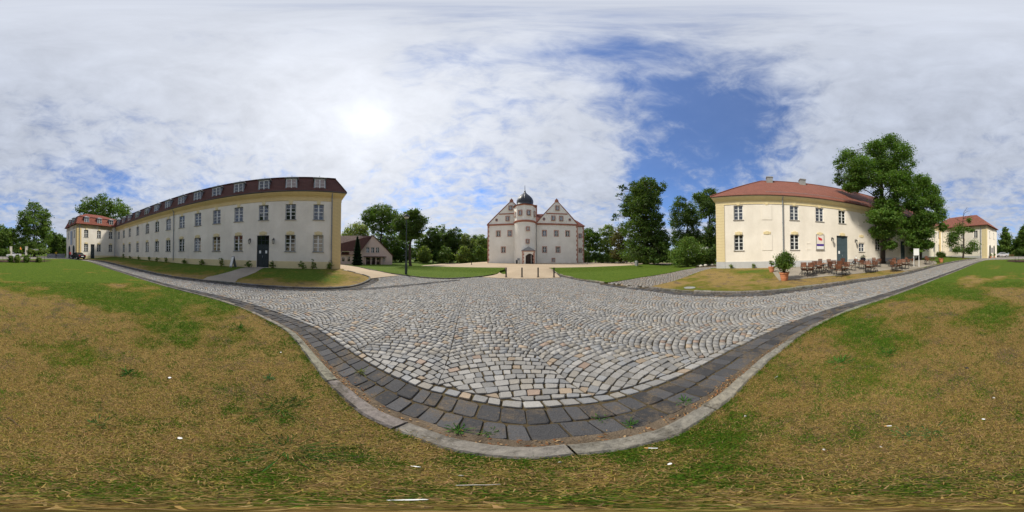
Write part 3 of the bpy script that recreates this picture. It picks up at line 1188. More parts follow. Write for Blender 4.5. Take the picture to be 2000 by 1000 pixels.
Q = push_out(Q, near_line, .843)
qa = .5 * np.abs((Q[:, 2, 0] - Q[:, 0, 0]) * (Q[:, 3, 1] - Q[:, 1, 1]) - (Q[:, 3, 0] - Q[:, 1, 0]) * (Q[:, 2, 1] - Q[:, 0, 1]))
Q, cols = Q[qa > .0026], cols[qa > .0026]
Qs = shrink(Q, .0078, nrs, .006)
bc = course(near_line, -.718, .12, .15, nrs)
bc = bc[np.hypot(*bc.mean(1).T) < 30]
lay('cobble', road, np.concatenate([Qs, bc]), np.concatenate([cols, granite(len(bc), nrs, 1.06)]), .026, M['cobble'], 300, 21)

# dark slag slabs: two courses along the near kerb, along the other kerbs and across the side road
slabs = []
for off, dep, ln in ((-.245, .225, .18), (-.475, .235, .17)):
    slabs.append(course(near_line, off, dep, ln, nrs, .0045))
for off, dep, ln in ((.03, .25, .27), (.285, .25, .27)):
    slabs.append(course(left_line, off + dep, dep, ln, nrs, .0045))
    slabs.append(course(right_line, off + dep, dep, ln, nrs, .0045))
slabs.append(course(fr_line, .03 + .35, .35, .3, nrs, .0045))
slabs.append(course(cross_line, .24, .235, .25, nrs, .0045))
slabs.append(course(cross_line, 0., .235, .25, nrs, .0045))
slabs.append(course(mouth_line, .22, .22, .25, nrs, .0045))
slabs.append(course(mouth_line, 0., .22, .25, nrs, .0045))
SL = np.concatenate(slabs)
SL = SL[np.hypot(*SL.mean(1).T) < 36]
sc_ = np.array([.060, .059, .061]) * nrs.uniform(.7, 1.45, (len(SL), 1))
lay('paving_slab', road, SL, sc_, .014, M['slab'], 300, 22, 5.)

# cobbles of the path on the right
Qp = arc_paving(-12, 12, -6, 8, R(-55), (10., 8.), 1.5, .17, nrs, (8, 10))
cp_ = Qp.mean(1)
Qp = Qp[inpoly(cp_, cpath_poly)]
lay('cobble', cpath, shrink(Qp, .014, nrs, .008), granite(len(Qp), nrs, .92) * np.array([1, .95, .9]), .072, M['cobble'], 0, 23, 0.)
# small mosaic stones of the terrace
Qt = arc_paving(-3, 26, -3, 26, R(-95), (6., 1.), 1.2, .125, nrs, (9, 11))
ct_ = Qt.mean(1)
Qt = Qt[inpoly(ct_, terrace_poly)]
lay('cobble', bpy.data.objects['terrace'], shrink(Qt, .010, nrs, .006), granite(len(Qt), nrs, .98), LAWN + .035, M['cobble'], 0, 24, 0.)

# soil and dead leaves that have gathered in the gutter
gut = np.concatenate([offset(near_line, -.14), offset(near_line, -.262)[::-1]])
sheet('gutter_soil', [tuple(p) for p in gut], .014, .25, M['soil'], kind='structure')

# ------------------------------------------------------------------ grass blades, litter leaves
def blades(N, rmax, seed):
    rs = np.random.RandomState(seed)
    u = rs.rand(N * 2)
    r = np.sqrt(1.4 * (np.power((rmax ** 2 + 1.4) / 1.4, u) - 1))
    th = rs.rand(N * 2) * 2 * PI
    P = np.c_[r * np.sin(th), r * np.cos(th)]
    P = P[inpoly(P, near_poly)][:N]
    # turf that creeps over the kerb edge
    KP = resample(near_line, .002)
    KP = KP[np.hypot(*KP.T) < 5]
    KP = KP[rs.rand(len(KP)) < np.clip(vnoise(KP, .35) * 2.6 - .6, 0, 1)]
    P = np.concatenate([P, KP + rs.normal(0, .022, KP.shape), KP + rs.normal(0, .03, KP.shape)])
    n = len(P)
    r = np.hypot(P[:, 0], P[:, 1])
    pat = patches(P, True)
    dryv = np.array([dry_near(*p) for p in P])
    kd = pldist(P, near_pl[::2])
    pg = np.clip(.86 - dryv * .90 + .72 * pat + .30 * np.exp(-kd / .15), .05, .96)
    green = rs.rand(n) < pg
    ln = np.where(green, rs.uniform(.016, .042, n), rs.uniform(.014, .046, n)) * (1 + .4 * (r > 2.5))
    wd = np.where(green, rs.uniform(.0014, .0030, n), rs.uniform(.0009, .0019, n)) * (1 + r * .30)
    az = rs.rand(n) * 2 * PI
    el = np.where(green, rs.uniform(.35, 1.35, n), rs.normal(.18, .16, n).clip(-.02, .9))
    d = np.c_[np.cos(az) * np.cos(el), np.sin(az) * np.cos(el), np.sin(el)]
    s = np.c_[-np.sin(az), np.cos(az), np.zeros(n)] * wd[:, None]
    z0 = np.array([terr(*p) for p in P]) + LAWN
    b = np.c_[P, z0 + np.where(green, -.004, rs.uniform(.001, .014, n))]
    m = b + d * (ln * .6)[:, None]
    bend = np.c_[np.zeros((n, 2)), -ln * rs.uniform(.0, .28, n)]
    t = b + d * ln[:, None] + bend
    V = np.stack([b - s, b + s, t + s * .25, t - s * .25], 1)
    V[..., 2] = np.maximum(V[..., 2], (z0 + .001)[:, None])
    base = (np.arange(n) * 4)[:, None]
    F = base + np.array([[0, 1, 2, 3]])
    gc = np.array([.075, .150, .013]) * rs.uniform(.6, 1.45, (n, 1)) * np.c_[rs.uniform(.75, 1.5, n), np.ones(n), rs.uniform(.7, 1.3, n)]
    dc = np.where(rs.rand(n, 1) < .36, np.array([[.30, .265, .06]]), np.array([[.435, .31, .125]])) * rs.uniform(.25, 1.30, (n, 1)) * np.c_[np.ones(n), rs.uniform(.86, 1.05, n), rs.uniform(.7, 1.2, n)]
    c = np.where(green[:, None], gc, dc)
    return np_mesh('grass', V.reshape(-1, 3), F, M['blade'], np.repeat(c, 4, 0))


finish(bpy.data.objects.new('grass', blades(330000, 9.0, 5)), None, 'short dry mown grass with green tufts around the viewpoint', 'grass', kind='stuff')


def flat_leaves(name, P, size, cols, label, seed, up=.02):
    rs = np.random.RandomState(seed)
    n = len(P)
    az = rs.rand(n) * 2 * PI
    sz = rs.uniform(.5, 1.2, n) * size
    a = np.c_[np.cos(az), np.sin(az), rs.normal(0, .25, n)] * sz[:, None]
    b = np.c_[-np.sin(az), np.cos(az), rs.normal(0, .25, n)] * (sz * .45)[:, None]
    c = np.c_[P, np.array([terr(*p) for p in P]) + up + rs.uniform(0, .012, n)]
    V = np.stack([c - a, c + b, c + a, c - b], 1)
    F = (np.arange(n) * 4)[:, None] + np.array([[0, 1, 2, 3]])
    cc = np.array(cols)[rs.choice(len(cols), n)] * rs.uniform(.7, 1.25, (n, 1))
    me = np_mesh(name, V.reshape(-1, 3), F, M['leaf'], np.repeat(cc, 4, 0))
    return finish(bpy.data.objects.new(name, me), None, label, 'leaves', kind='stuff')


P0 = resample(near_line, .004)
P0 = P0[np.hypot(*P0.T) < 4.5]
T0 = np.gradient(P0, axis=0)
T0 /= np.hypot(*T0.T)[:, None]
wv = .5 + .5 * np.sin(np.arange(len(P0)) * .004 * 3.1 + 1) * np.sin(np.arange(len(P0)) * .004 * 1.3)
sel = nrs.rand(len(P0)) < wv * .75
offp = -.15 - np.abs(nrs.normal(0, .055, len(P0)))
LP = (P0 + np.c_[T0[:, 1], -T0[:, 0]] * offp[:, None])[sel]
flat_leaves('leaf_litter', LP, .016, [(.36, .17, .07), (.42, .25, .11), (.28, .12, .05), (.48, .33, .18)], 'brown fallen leaf bits lying along the near kerb', 8)


def tuft(P, n, hgt, wid, seed, colr, spread=.03, name='tuft'):
    """upright blades at given points, one mesh"""
    rs = np.random.RandomState(seed)
    Ps = np.repeat(np.asarray(P, float), n, 0)
    m = len(Ps)
    Ps[:, :2] += rs.normal(0, spread, (m, 2))
    az = rs.rand(m) * 2 * PI
    el = rs.uniform(.25, 1.4, m)
    ln = rs.uniform(.5, 1.1, m) * hgt
    d = np.c_[np.cos(az) * np.cos(el), np.sin(az) * np.cos(el), np.sin(el)]
    s = np.c_[-np.sin(az), np.cos(az), np.zeros(m)] * wid
    b = Ps
    t = b + d * ln[:, None]
    mm = b + d * (ln * .55)[:, None] + np.array([0, 0, .12 * hgt])
    V = np.stack([b - s * .6, b + s * .6, mm + s, mm - s, t + s * .15, t - s * .15], 1)
    base = (np.arange(m) * 6)[:, None]
    F = np.concatenate([base + np.array([[0, 1, 2, 3]]), base + np.array([[3, 2, 4, 5]])])
    c = np.array(colr) * rs.uniform(.6, 1.4, (m, 1))
    return V.reshape(-1, 3), F, np.repeat(c, 6, 0)


# weeds in the gutter and rosettes in the lawn: one clump, one thing
def weed(px, py, n, h, w, label, seed, colr=(.07, .17, .03), spread=.03, dz=.01):
    x, y = G(px, py)
    z = terr(x, y) + dz
    V, F, c = tuft([(0, 0, 0)], n, h, w, seed, colr, spread)
    V[:, :2] = V[:, :2] * np.where(np.arange(len(V)) % 6 < 2, .35, 1.)[:, None]
    me = np_mesh('weed', V, F, M['blade'], c)
    o = bpy.data.objects.new('weed', me)
    o.location = (x, y, z)
    finish(o, None, label, 'weed', 'weeds around the near kerb')


weed(705, 728, 40, .09, .004, 'pale green weed tuft on the dark slabs left of the cobbles', 1, (.16, .19, .06))
weed(897, 842, 46, .06, .004, 'green weed in the gutter beside the curved kerb, below the cobbles', 2)
weed(957, 846, 26, .05, .004, 'small green weed in the gutter soil near the middle of the kerb', 3)
weed(1172, 818, 30, .05, .004, 'green weed between dark slabs right of the middle', 4)
weed(1232, 830, 34, .055, .004, 'weed clump in the leafy gutter left of the short kerb stone', 5)
weed(1338, 785, 40, .06, .004, 'weed clump beside the orange leaves near the kerb gap', 6)
weed(252, 737, 60, .075, .006, 'dark green broad-leaved weed left of the white paper scrap', 7, (.045, .14, .025), .05, LAWN)
weed(194, 836, 50, .045, .004, 'broad-leaved weed low on the left in straw grass', 8, (.05, .14, .03), .05, LAWN)
weed(527, 748, 50, .05, .005, 'star-shaped weed rosette beside a twig on the left lawn part', 9, (.07, .17, .06), .03, LAWN)
weed(470, 648, 70, .09, .008, 'dark green weed patch on the lawn near the left road bend', 10, (.04, .13, .02), .09, LAWN)
weed(1642, 716, 70, .075, .006, 'bright green weed clump on the right lawn part', 11, (.07, .19, .03), .08, LAWN)
weed(1768, 857, 60, .035, .004, 'low green clover patch at the lower right', 12, (.05, .16, .05), .06, LAWN)
weed(1815, 852, 60, .035, .004, 'clover patch just right of another at the lower right', 13, (.06, .16, .05), .06, LAWN)
weed(1733, 698, 60, .07, .006, 'green tuft on the right lawn beyond the bright weed clump', 14, (.05, .15, .02), .08, LAWN)
weed(545, 805, 90, .07, .004, 'dense green grass tuft left of the curved kerb', 15, (.04, .12, .02), .12, LAWN)
weed(560, 880, 110, .07, .003, 'dark green grass patch at lower left of the kerb', 16, (.04, .12, .02), .12, LAWN)


def litter(name, px, py, size, label, material, cat, kind='scrap', rz=0.):
    x, y = G(px, py)
    z = terr(x, y) + LAWN + .012
    mb = MB()
    sx, sy = size
    if kind == 'scrap':
        n = 7
        rs = random.Random(int(px * 7 + py))
        pts = [(sx / 2 * math.cos(2 * PI * i / n) * rs.uniform(.75, 1.2), sy / 2 * math.sin(2 * PI * i / n) * rs.uniform(.75, 1.2)) for i in range(n)]
        mb.prism(pts, 0, .004, 0, lambda a, b, h: (a, b, h + a * .25 + b * .1))
        o = mb.local(name, material, None, loc=(x, y, z), rz=rz, label=label, cat=cat)
    elif kind == 'stone':
        rs = random.Random(int(px + py))
        k = [rs.uniform(.8, 1.2) for _ in range(8)]
        mb.lathe([(sx * .30, -.004), (sx * .48, .006), (sx * .40, .014), (sx * .15, .019)], 8)
        mb.v = [(a * k[i % 8], b * k[i % 8] * sy / sx, c) for i, (a, b, c) in enumerate(mb.v)]
        o = mb.local(name, material, None, True, loc=(x, y, z - .008), rz=rz, label=label, cat=cat)
    elif kind == 'butt':
        mb.tube([(-sx / 2, 0, .004), (sx * .2, 0, .004)], .004, 7)
        o = mb.local(name, M['paper'], None, loc=(x, y, z), rz=rz, label=label, cat=cat)
        m2 = MB(); m2.tube([(sx * .2, 0, .004), (sx / 2, 0, .004)], .0041, 7)
        m2.local('filter', M['filter'], o)
    else:
        mb.tube([(-sx / 2, 0, .003), (-sx * .1, sy, .006), (sx * .2, sy * .3, .006), (sx / 2, sy * 1.4, .004)], [.003, .0035, .003, .0015], 6)
        o = mb.local(name, material, None, True, loc=(x, y, z), rz=rz, label=label, cat=cat)
    return o


LIT = [
    ('paper_scrap', 331, 747, (.045, .035), 'white square paper scrap in the left lawn beside dark weeds', M['paper'], 'litter', 'scrap', .3),
    ('paper_scrap', 351, 863, (.03, .022), 'white crumpled paper bit low in the left straw grass', M['paper'], 'litter', 'scrap', 1.),
    ('paper_scrap', 810, 916, (.035, .010), 'narrow white paper strip on the grass below the curved kerb', M['paper'], 'litter', 'scrap', .1),
    ('paper_scrap', 797, 978, (.035, .012), 'long white scrap at the very bottom of the grass', M['paper'], 'litter', 'scrap', .9),
    ('paper_scrap', 1309, 911, (.022, .012), 'white scrap on the grass right of the cigarette end', M['paper'], 'litter', 'scrap', .1),
    ('paper_scrap', 1921, 827, (.024, .016), 'white rectangular scrap at the right edge of the lawn', M['paper'], 'litter', 'scrap', .4),
    ('paper_scrap', 548, 697, (.03, .025), 'small white scrap on bare soil by the left kerb', M['paper'], 'litter', 'scrap', .4),
    ('pebble', 900, 933, (.016, .012), 'round white pebble in the grass below the kerb middle', M['stone'], 'pebble', 'stone', 0),
    ('pebble', 1094, 908, (.014, .010), 'small white pebble close to the kerb at the bottom', M['stone'], 'pebble', 'stone', 0),
    ('pebble', 1941, 786, (.03, .022), 'pale flat pebble far right on the lawn', M['stone'], 'pebble', 'stone', 0),
    ('pebble', 1610, 884, (.022, .015), 'pale pebble in the straw at lower right', M['stone'], 'pebble', 'stone', 0),
    ('pebble', 1456, 821, (.024, .018), 'whitish pebble right of the broken kerb end', M['stone'], 'pebble', 'stone', 0),
    ('pebble', 1721, 879, (.02, .010), 'oval pale pebble below the clover patch', M['stone'], 'pebble', 'stone', 0),
    ('cigarette_end', 1272, 882, (.055, 0), 'cigarette end with orange filter lying against the kerb', M['paper'], 'cigarette', 'butt', 2.2),
    ('cigarette_end', 1735, 840, (.04, 0), 'pale cigarette end above the clover patch', M['paper'], 'cigarette', 'butt', .9),
    ('twig', 489, 759, (.11, .008), 'dark twig beside the star-shaped weed on the left', M['stick'], 'twig', 'twig', .3),
    ('twig', 26, 833, (.15, .01), 'brown twig at the far left of the lawn', M['stick'], 'twig', 'twig', 2.),
    ('twig', 935, 951, (.075, .004), 'pale straight twig on the grass near the bottom', M['stone'], 'twig', 'twig', .3),
    ('twig', 1516, 746, (.06, .004), 'short pale stick right of the kerb end', M['stone'], 'twig', 'twig', 2.4),
    ('leaf_scrap', 1889, 728, (.05, .04), 'black curled leaf on the right lawn', M['iron'], 'leaf', 'scrap', .4),
]
for a in LIT:
    litter(*a)

# ================================================================== BUILDINGS
class Frame:
    """facade frame: u along, o outward, z up"""
    def __init__(self, P, D, N):
        self.P, self.D, self.N = P, D, N
        self.rz = math.atan2(N[1], N[0]) - PI / 2        # local y -> outward

    def W(self, u, o, z):
        return (self.P[0] + self.D[0] * u + self.N[0] * o, self.P[1] + self.D[1] * u + self.N[1] * o, z)

    def px(self, px, py, o=0.):
        """(u, z) where the pixel's ray meets the plane at offset o"""
        d = ray(px, py)
        P = self.W(0, o, 0)
        D = self.D
        det = -d[0] * D[1] + d[1] * D[0]
        t = (-P[0] * D[1] + P[1] * D[0]) / det
        u = (d[0] * t - P[0]) * D[0] + (d[1] * t - P[1]) * D[1]
        return u, CAM_H + d[2] * t


def wall(mb, fr, u0, u1, z0, z1, ops, depth=.2, mi=0, o=0.):
    """plaster face with real openings and reveals"""
    us = sorted({u0, u1, *[a for q in ops for a in q[:2]]})
    zs = sorted({z0, z1, *[a for q in ops for a in q[2:]]})
    us = [u for u in us if u0 - 1e-6 <= u <= u1 + 1e-6]
    zs = [z for z in zs if z0 - 1e-6 <= z <= z1 + 1e-6]
    for i in range(len(us) - 1):
        for j in range(len(zs) - 1):
            cu, cz = (us[i] + us[i + 1]) / 2, (zs[j] + zs[j + 1]) / 2
            if any(a < cu < b and c < cz < d for a, b, c, d in ops):
                continue
            mb.add([fr.W(us[i], o, zs[j]), fr.W(us[i + 1], o, zs[j]), fr.W(us[i + 1], o, zs[j + 1]), fr.W(us[i], o, zs[j + 1])], [(0, 1, 2, 3)], mi)
    for a, b, c, d in ops:
        for (p, q) in (((a, c), (b, c)), ((b, c), (b, d)), ((b, d), (a, d)), ((a, d), (a, c))):
            mb.add([fr.W(p[0], o, p[1]), fr.W(q[0], o, q[1]), fr.W(q[0], o - depth, q[1]), fr.W(p[0], o - depth, p[1])], [(0, 1, 2, 3)], mi)


def fbox(mb, fr, u0, u1, o0, o1, z0, z1, mi=0):
    mb.box(u0, u1, o0, o1, z0, z1, mi, fr.W)


def sweep(mb, pts, prof, mi=0, closed=False):
    """profile (o,z) swept along plan points with the outside to the left or right decided by sign of o; mitred"""
    n = len(pts)
    rings = []
    for i in range(n):
        p = Vector(pts[i])
        a = Vector(pts[(i - 1) % n]) if (closed or i > 0) else None
        b = Vector(pts[(i + 1) % n]) if (closed or i < n - 1) else None
        d1 = (p - a).normalized() if a is not None else (b - p).normalized()
        d2 = (b - p).normalized() if b is not None else d1
        n1, n2 = Vector((d1.y, -d1.x)), Vector((d2.y, -d2.x))
        m = (n1 + n2)
        m = m / max(.2, m.dot(n1))
        rings.append([(p.x + m.x * o, p.y + m.y * o, z) for o, z in prof])
    k = len(prof)
    base = len(mb.v)
    for r_ in rings:
        mb.v.extend(r_)
    for i in range(n if closed else n - 1):
        j = (i + 1) % n
        for e in range(k):
            f = (e + 1) % k
            mb.f.append((base + i * k + e, base + i * k + f, base + j * k + f, base + j * k + e))
            mb.m.append(mi)
    if not closed:
        mb.f.append(tuple(base + e for e in range(k))); mb.m.append(mi)
        mb.f.append(tuple(base + (n - 1) * k + e for e in range(k))[::-1]); mb.m.append(mi)


# ---- windows: built once per type, local x along, y outward, z up, origin at the bottom middle of the opening
WIN = {}


def window_type(key, w, h, cols, rows, frame_mat, bar_mat, glass_mat, depth=.12, sill=True, fw=.055, bar=.045, outer=None):
    f, b, gl, si = MB(), MB(), MB(), MB()
    y0, y1 = -depth - .05, -depth
    f.box(-w / 2, -w / 2 + fw, y0, y1, 0, h); f.box(w / 2 - fw, w / 2, y0, y1, 0, h)
    f.box(-w / 2 + fw, w / 2 - fw, y0, y1, 0, fw); f.box(-w / 2 + fw, w / 2 - fw, y0, y1, h - fw, h)
    iw, ih = w - 2 * fw, h - 2 * fw
    for c in range(1, cols):
        x = -iw / 2 + iw * c / cols
        b.box(x - bar * .8, x + bar * .8, y0 + .005, y1 + .012, fw, h - fw)
    for r_ in range(1, rows):
        z = fw + ih * r_ / rows
        t = bar * .8 if (rows % 2 == 0 and r_ == rows // 2) else bar * .38
        for c in range(cols):
            x0 = -iw / 2 + iw * c / cols + (bar * .8 if c else 0)
            x1 = -iw / 2 + iw * (c + 1) / cols - (bar * .8 if c < cols - 1 else 0)
            b.box(x0, x1, y0 + .008, y1 + .006, z - t, z + t)
    gl.box(-w / 2 + fw * .6, w / 2 - fw * .6, y0 + .012, y0 + .024, fw * .6, h - fw * .6)
    # light wooden inner edge of the sashes
    for c in range(cols):
        x0 = -iw / 2 + iw * c / cols + (bar * .8 if c else 0)
        x1 = -iw / 2 + iw * (c + 1) / cols - (bar * .8 if c < cols - 1 else 0)
        for q in (x0, x1 - .03):
            b.box(q, q + .03, y0 + .007, y1 + .003, fw, h - fw)
    if sill:
        si.box(-w / 2 - .07, w / 2 + .07, -depth, .07, -.075, -.005)
    WIN[key] = [f.mesh('window', frame_mat), b.mesh('glazing_bars', bar_mat), gl.mesh('glass', glass_mat), si.mesh('sill', M['sill']) if sill else None]


window_type('left', 1.06, 1.68, 2, 4, M['greypaint'], M['white'], M['glass'])
window_type('left_blind', 1.06, 1.68, 2, 4, M['greypaint'], M['white'], M['blind'])
window_type('right', 1.03, 1.70, 2, 4, M['white'], M['white'], M['glass'])
window_type('right_half', .98, 1.15, 2, 2, M['white'], M['white'], M['glass'])
window_type('slim', .75, 1.7, 2, 4, M['greypaint'], M['white'], M['glass'])
window_type('castle', .92, 1.34, 2, 4, M['white'], M['white'], M['glass'], depth=.10)
window_type('castle_gable', .78, 1.08, 2, 3, M['white'], M['white'], M['glass'], depth=.10)
window_type('castle_small', .62, .72, 2, 2, M['white'], M['white'], M['glass'], depth=.10)
window_type('house', .95, 1.5, 2, 2, M['white'], M['white'], M['glass'])


def window(key, fr, u, z, parent, o=0., extra=None):
    pl = parent.location
    w = fr.W(u, o, z)
    ms = WIN[key]
    ob = bpy.data.objects.new('window', ms[0])
    ob.location = (w[0] - pl.x, w[1] - pl.y, w[2] - pl.z)
    ob.rotation_euler = (0, 0, fr.rz)
    finish(ob, parent)
    for nm, m in (('glazing_bars', ms[1]), ('glass', ms[2]), ('sill', ms[3])):
        if m is not None:
            finish(bpy.data.objects.new(nm, m), ob)
    for nm, m in (extra or []):
        finish(bpy.data.objects.new(nm, m), ob)
    return ob


# ochre head pieces over the windows: three stepped blocks / one key block
mb = MB()
mb.box(-.16, .16, .0, .075, 1.70, 2.06)
mb.box(-.39, -.165, .0, .05, 1.74, 2.0); mb.box(.165, .39, .0, .05, 1.74, 2.0)
HEAD3 = mb.mesh('head_ornament', M['yellowlight'])
mb = MB(); mb.prism([(-.14, 1.69), (.14, 1.69), (.20, 2.06), (-.20, 2.06)], 0., .06, 0, lambda a, b, h: (a, h, b))
HEAD1 = mb.mesh('key_block', M['yellowlight'])


def roof_rings(mb, fr, u0, u1, o0, o1, rings, mi=0):
    """hip roof body from inset rings (inset, z); o0 front, o1 back (o1<o0); last ring collapses to a ridge"""
    R_ = []
    for ins, z in rings:
        a0, a1, b0, b1 = u0 + ins, u1 - ins, o0 - ins, o1 + ins
        if b0 < b1:
            b0 = b1 = (o0 + o1) / 2
        R_.append([fr.W(a0, b0, z), fr.W(a1, b0, z), fr.W(a1, b1, z), fr.W(a0, b1, z)])
    for q, w in zip(R_[:-1], R_[1:]):
        for i in range(4):
            j = (i + 1) % 4
            mb.add([q[i], q[j], w[j], w[i]], [(0, 1, 2, 3)], mi)


def quoins(parent, fr, u0, u1, z0, z1, n, prot, material, o=0.):
    h = (z1 - z0) / n
    mb = MB()
    mb.box(0, abs(u1 - u0), 0, prot, .012, h - .012)
    # chamfered face
    me = mb.mesh('quoin_block', material)
    for i in range(n):
        q = bpy.data.objects.new('quoin_block', me)
        um = min(u0, u1) if (fr.D[0] * fr.N[1] - fr.D[1] * fr.N[0]) > 0 else max(u0, u1)
        w = fr.W(um, o, z0 + h * i)
        q.location = (w[0] - parent.location.x, w[1] - parent.location.y, w[2] - parent.location.z)
        q.rotation_euler = (0, 0, fr.rz)
        finish(q, parent)


def downpipe(parent, fr, u, z0, z1, o=.12, r=.055):
    mb = MB()
    mb.tube([fr.W(u, o, z0), fr.W(u, o, z1 - .45), fr.W(u, o + .05, z1 - .3), fr.W(u, o + .3, z1)], r, 8)
    for z in np.arange(z0 + .6, z1 - .5, 1.9):
        fbox(mb, fr, u - r - .02, u + r + .02, 0.005, o, z, z + .04)
    mb.build('downpipe', M['zinc'], parent, 50)


def lantern(fr, u, z, label, group):
    """iron wall lantern on a scrolled bracket"""
    w = fr.W(u, 0, z)
    o = root('wall_lantern', w, label, 'lantern', group, fr.rz)
    b = MB()
    b.box(-.05, .05, .0, .03, -.12, .30)
    b.tube([(0, .02, .22), (0, .16, .33), (0, .30, .30), (0, .34, .18)], .016, 6)
    b.tube([(0, .02, -.05), (0, .14, .02), (0, .20, .16), (0, .26, .30)], .011, 6)
    b.local('bracket', M['iron'], o, 50)
    c = MB()
    c.lathe([(.11, .10), (.17, .08), (.15, .12), (.05, .20), (.02, .24)], 6, 0, (0, .34))
    c.lathe([(.075, -.30), (.09, -.27), (.07, -.25)], 6, 0, (0, .34))
    for k in range(6):
        t = 2 * PI * k / 6
        c.tube([(.075 * math.cos(t), .34 + .075 * math.sin(t), -.27), (.14 * math.cos(t), .34 + .14 * math.sin(t), .10)], .009, 4)
    c.local('lantern_frame', M['iron'], o)
    q = MB(); q.lathe([(.066, -.25), (.125, .08)], 6, 0, (0, .34)); q.local('pane', M['lampglass'], o)
    return o


def double_door(parent, fr, u, z0, w, h, material, depth=.16, transom=.0, papers=(), o=0.):
    """two panelled leaves, optional glazed top light, handle and pinned notices"""
    f = MB()
    fbox(f, fr, u - w / 2, u - w / 2 + .07, o - depth - .06, o - depth + .02, z0, z0 + h)
    fbox(f, fr, u + w / 2 - .07, u + w / 2, o - depth - .06, o - depth + .02, z0, z0 + h)
    fbox(f, fr, u - w / 2 + .07, u + w / 2 - .07, o - depth - .06, o - depth + .02, z0 + h - .08, z0 + h)
    d = f.build('door', material, parent)
    hl = h - .08 - transom
    for s in (-1, 1):
        m = MB()
        a, b = (u - w / 2 + .07, u - .006) if s < 0 else (u + .006, u + w / 2 - .07)
        fbox(m, fr, a, b, o - depth - .05, o - depth - .01, z0 + .02, z0 + hl)
        pw = b - a
        for (q0, q1) in ((.06, .36), (.42, .64), (.70, .95)):
            fbox(m, fr, a + pw * .16, b - pw * .16, o - depth - .01, o - depth + .012, z0 + hl * q0, z0 + hl * q1)
        leaf = m.build('door_leaf', material, d)
        leaf.location = (0, 0, 0)
        leaf.data.transform(Matrix.Translation(Vector(parent.location) * 1 - Vector(parent.location)))
    # children of the door: same origin as the door (identity), so shift their meshes to the parent's origin
    for ch in d.children:
        ch.data.transform(Matrix.Translation(-Vector(parent.location)))
    if transom:
        t = MB()
        fbox(t, fr, u - w / 2 + .07, u + w / 2 - .07, o - depth - .05, o - depth + .015, z0 + hl, z0 + hl + .09)
        for k in (1, 2):
            x = u - w / 2 + .07 + (w - .14) * k / 3
            fbox(t, fr, x - .02, x + .02, o - depth - .05, o - depth, z0 + hl + .09, z0 + h - .08)
        fbox(t, fr, u - w / 2 + .07, u + w / 2 - .07, o - depth - .04, o - depth - .006, z0 + hl + transom * .52, z0 + hl + transom * .56)
        tb = t.build('top_light_bars', material, d); tb.data.transform(Matrix.Translation(-Vector(parent.location)))
        q = MB(); fbox(q, fr, u - w / 2 + .05, u + w / 2 - .05, o - depth - .045, o - depth - .03, z0 + hl + .02, z0 + h - .02)
        qq = q.build('glass', M['glass'], d); qq.data.transform(Matrix.Translation(-Vector(parent.location)))
    hd = MB(); fbox(hd, fr, u + .04, u + .08, o - depth + .012, o - depth + .06, z0 + 1.0, z0 + 1.22)
    hh = hd.build('handle', M['zinc'], d); hh.data.transform(Matrix.Translation(-Vector(parent.location)))
    for (pu, pz, pw, ph) in papers:
        m = MB(); fbox(m, fr, u + pu - pw / 2, u + pu + pw / 2, o - depth + .014, o - depth + .018, z0 + pz, z0 + pz + ph)
        pp = m.build('notice', M['paper'], d); pp.data.transform(Matrix.Translation(-Vector(parent.location)))
    return d


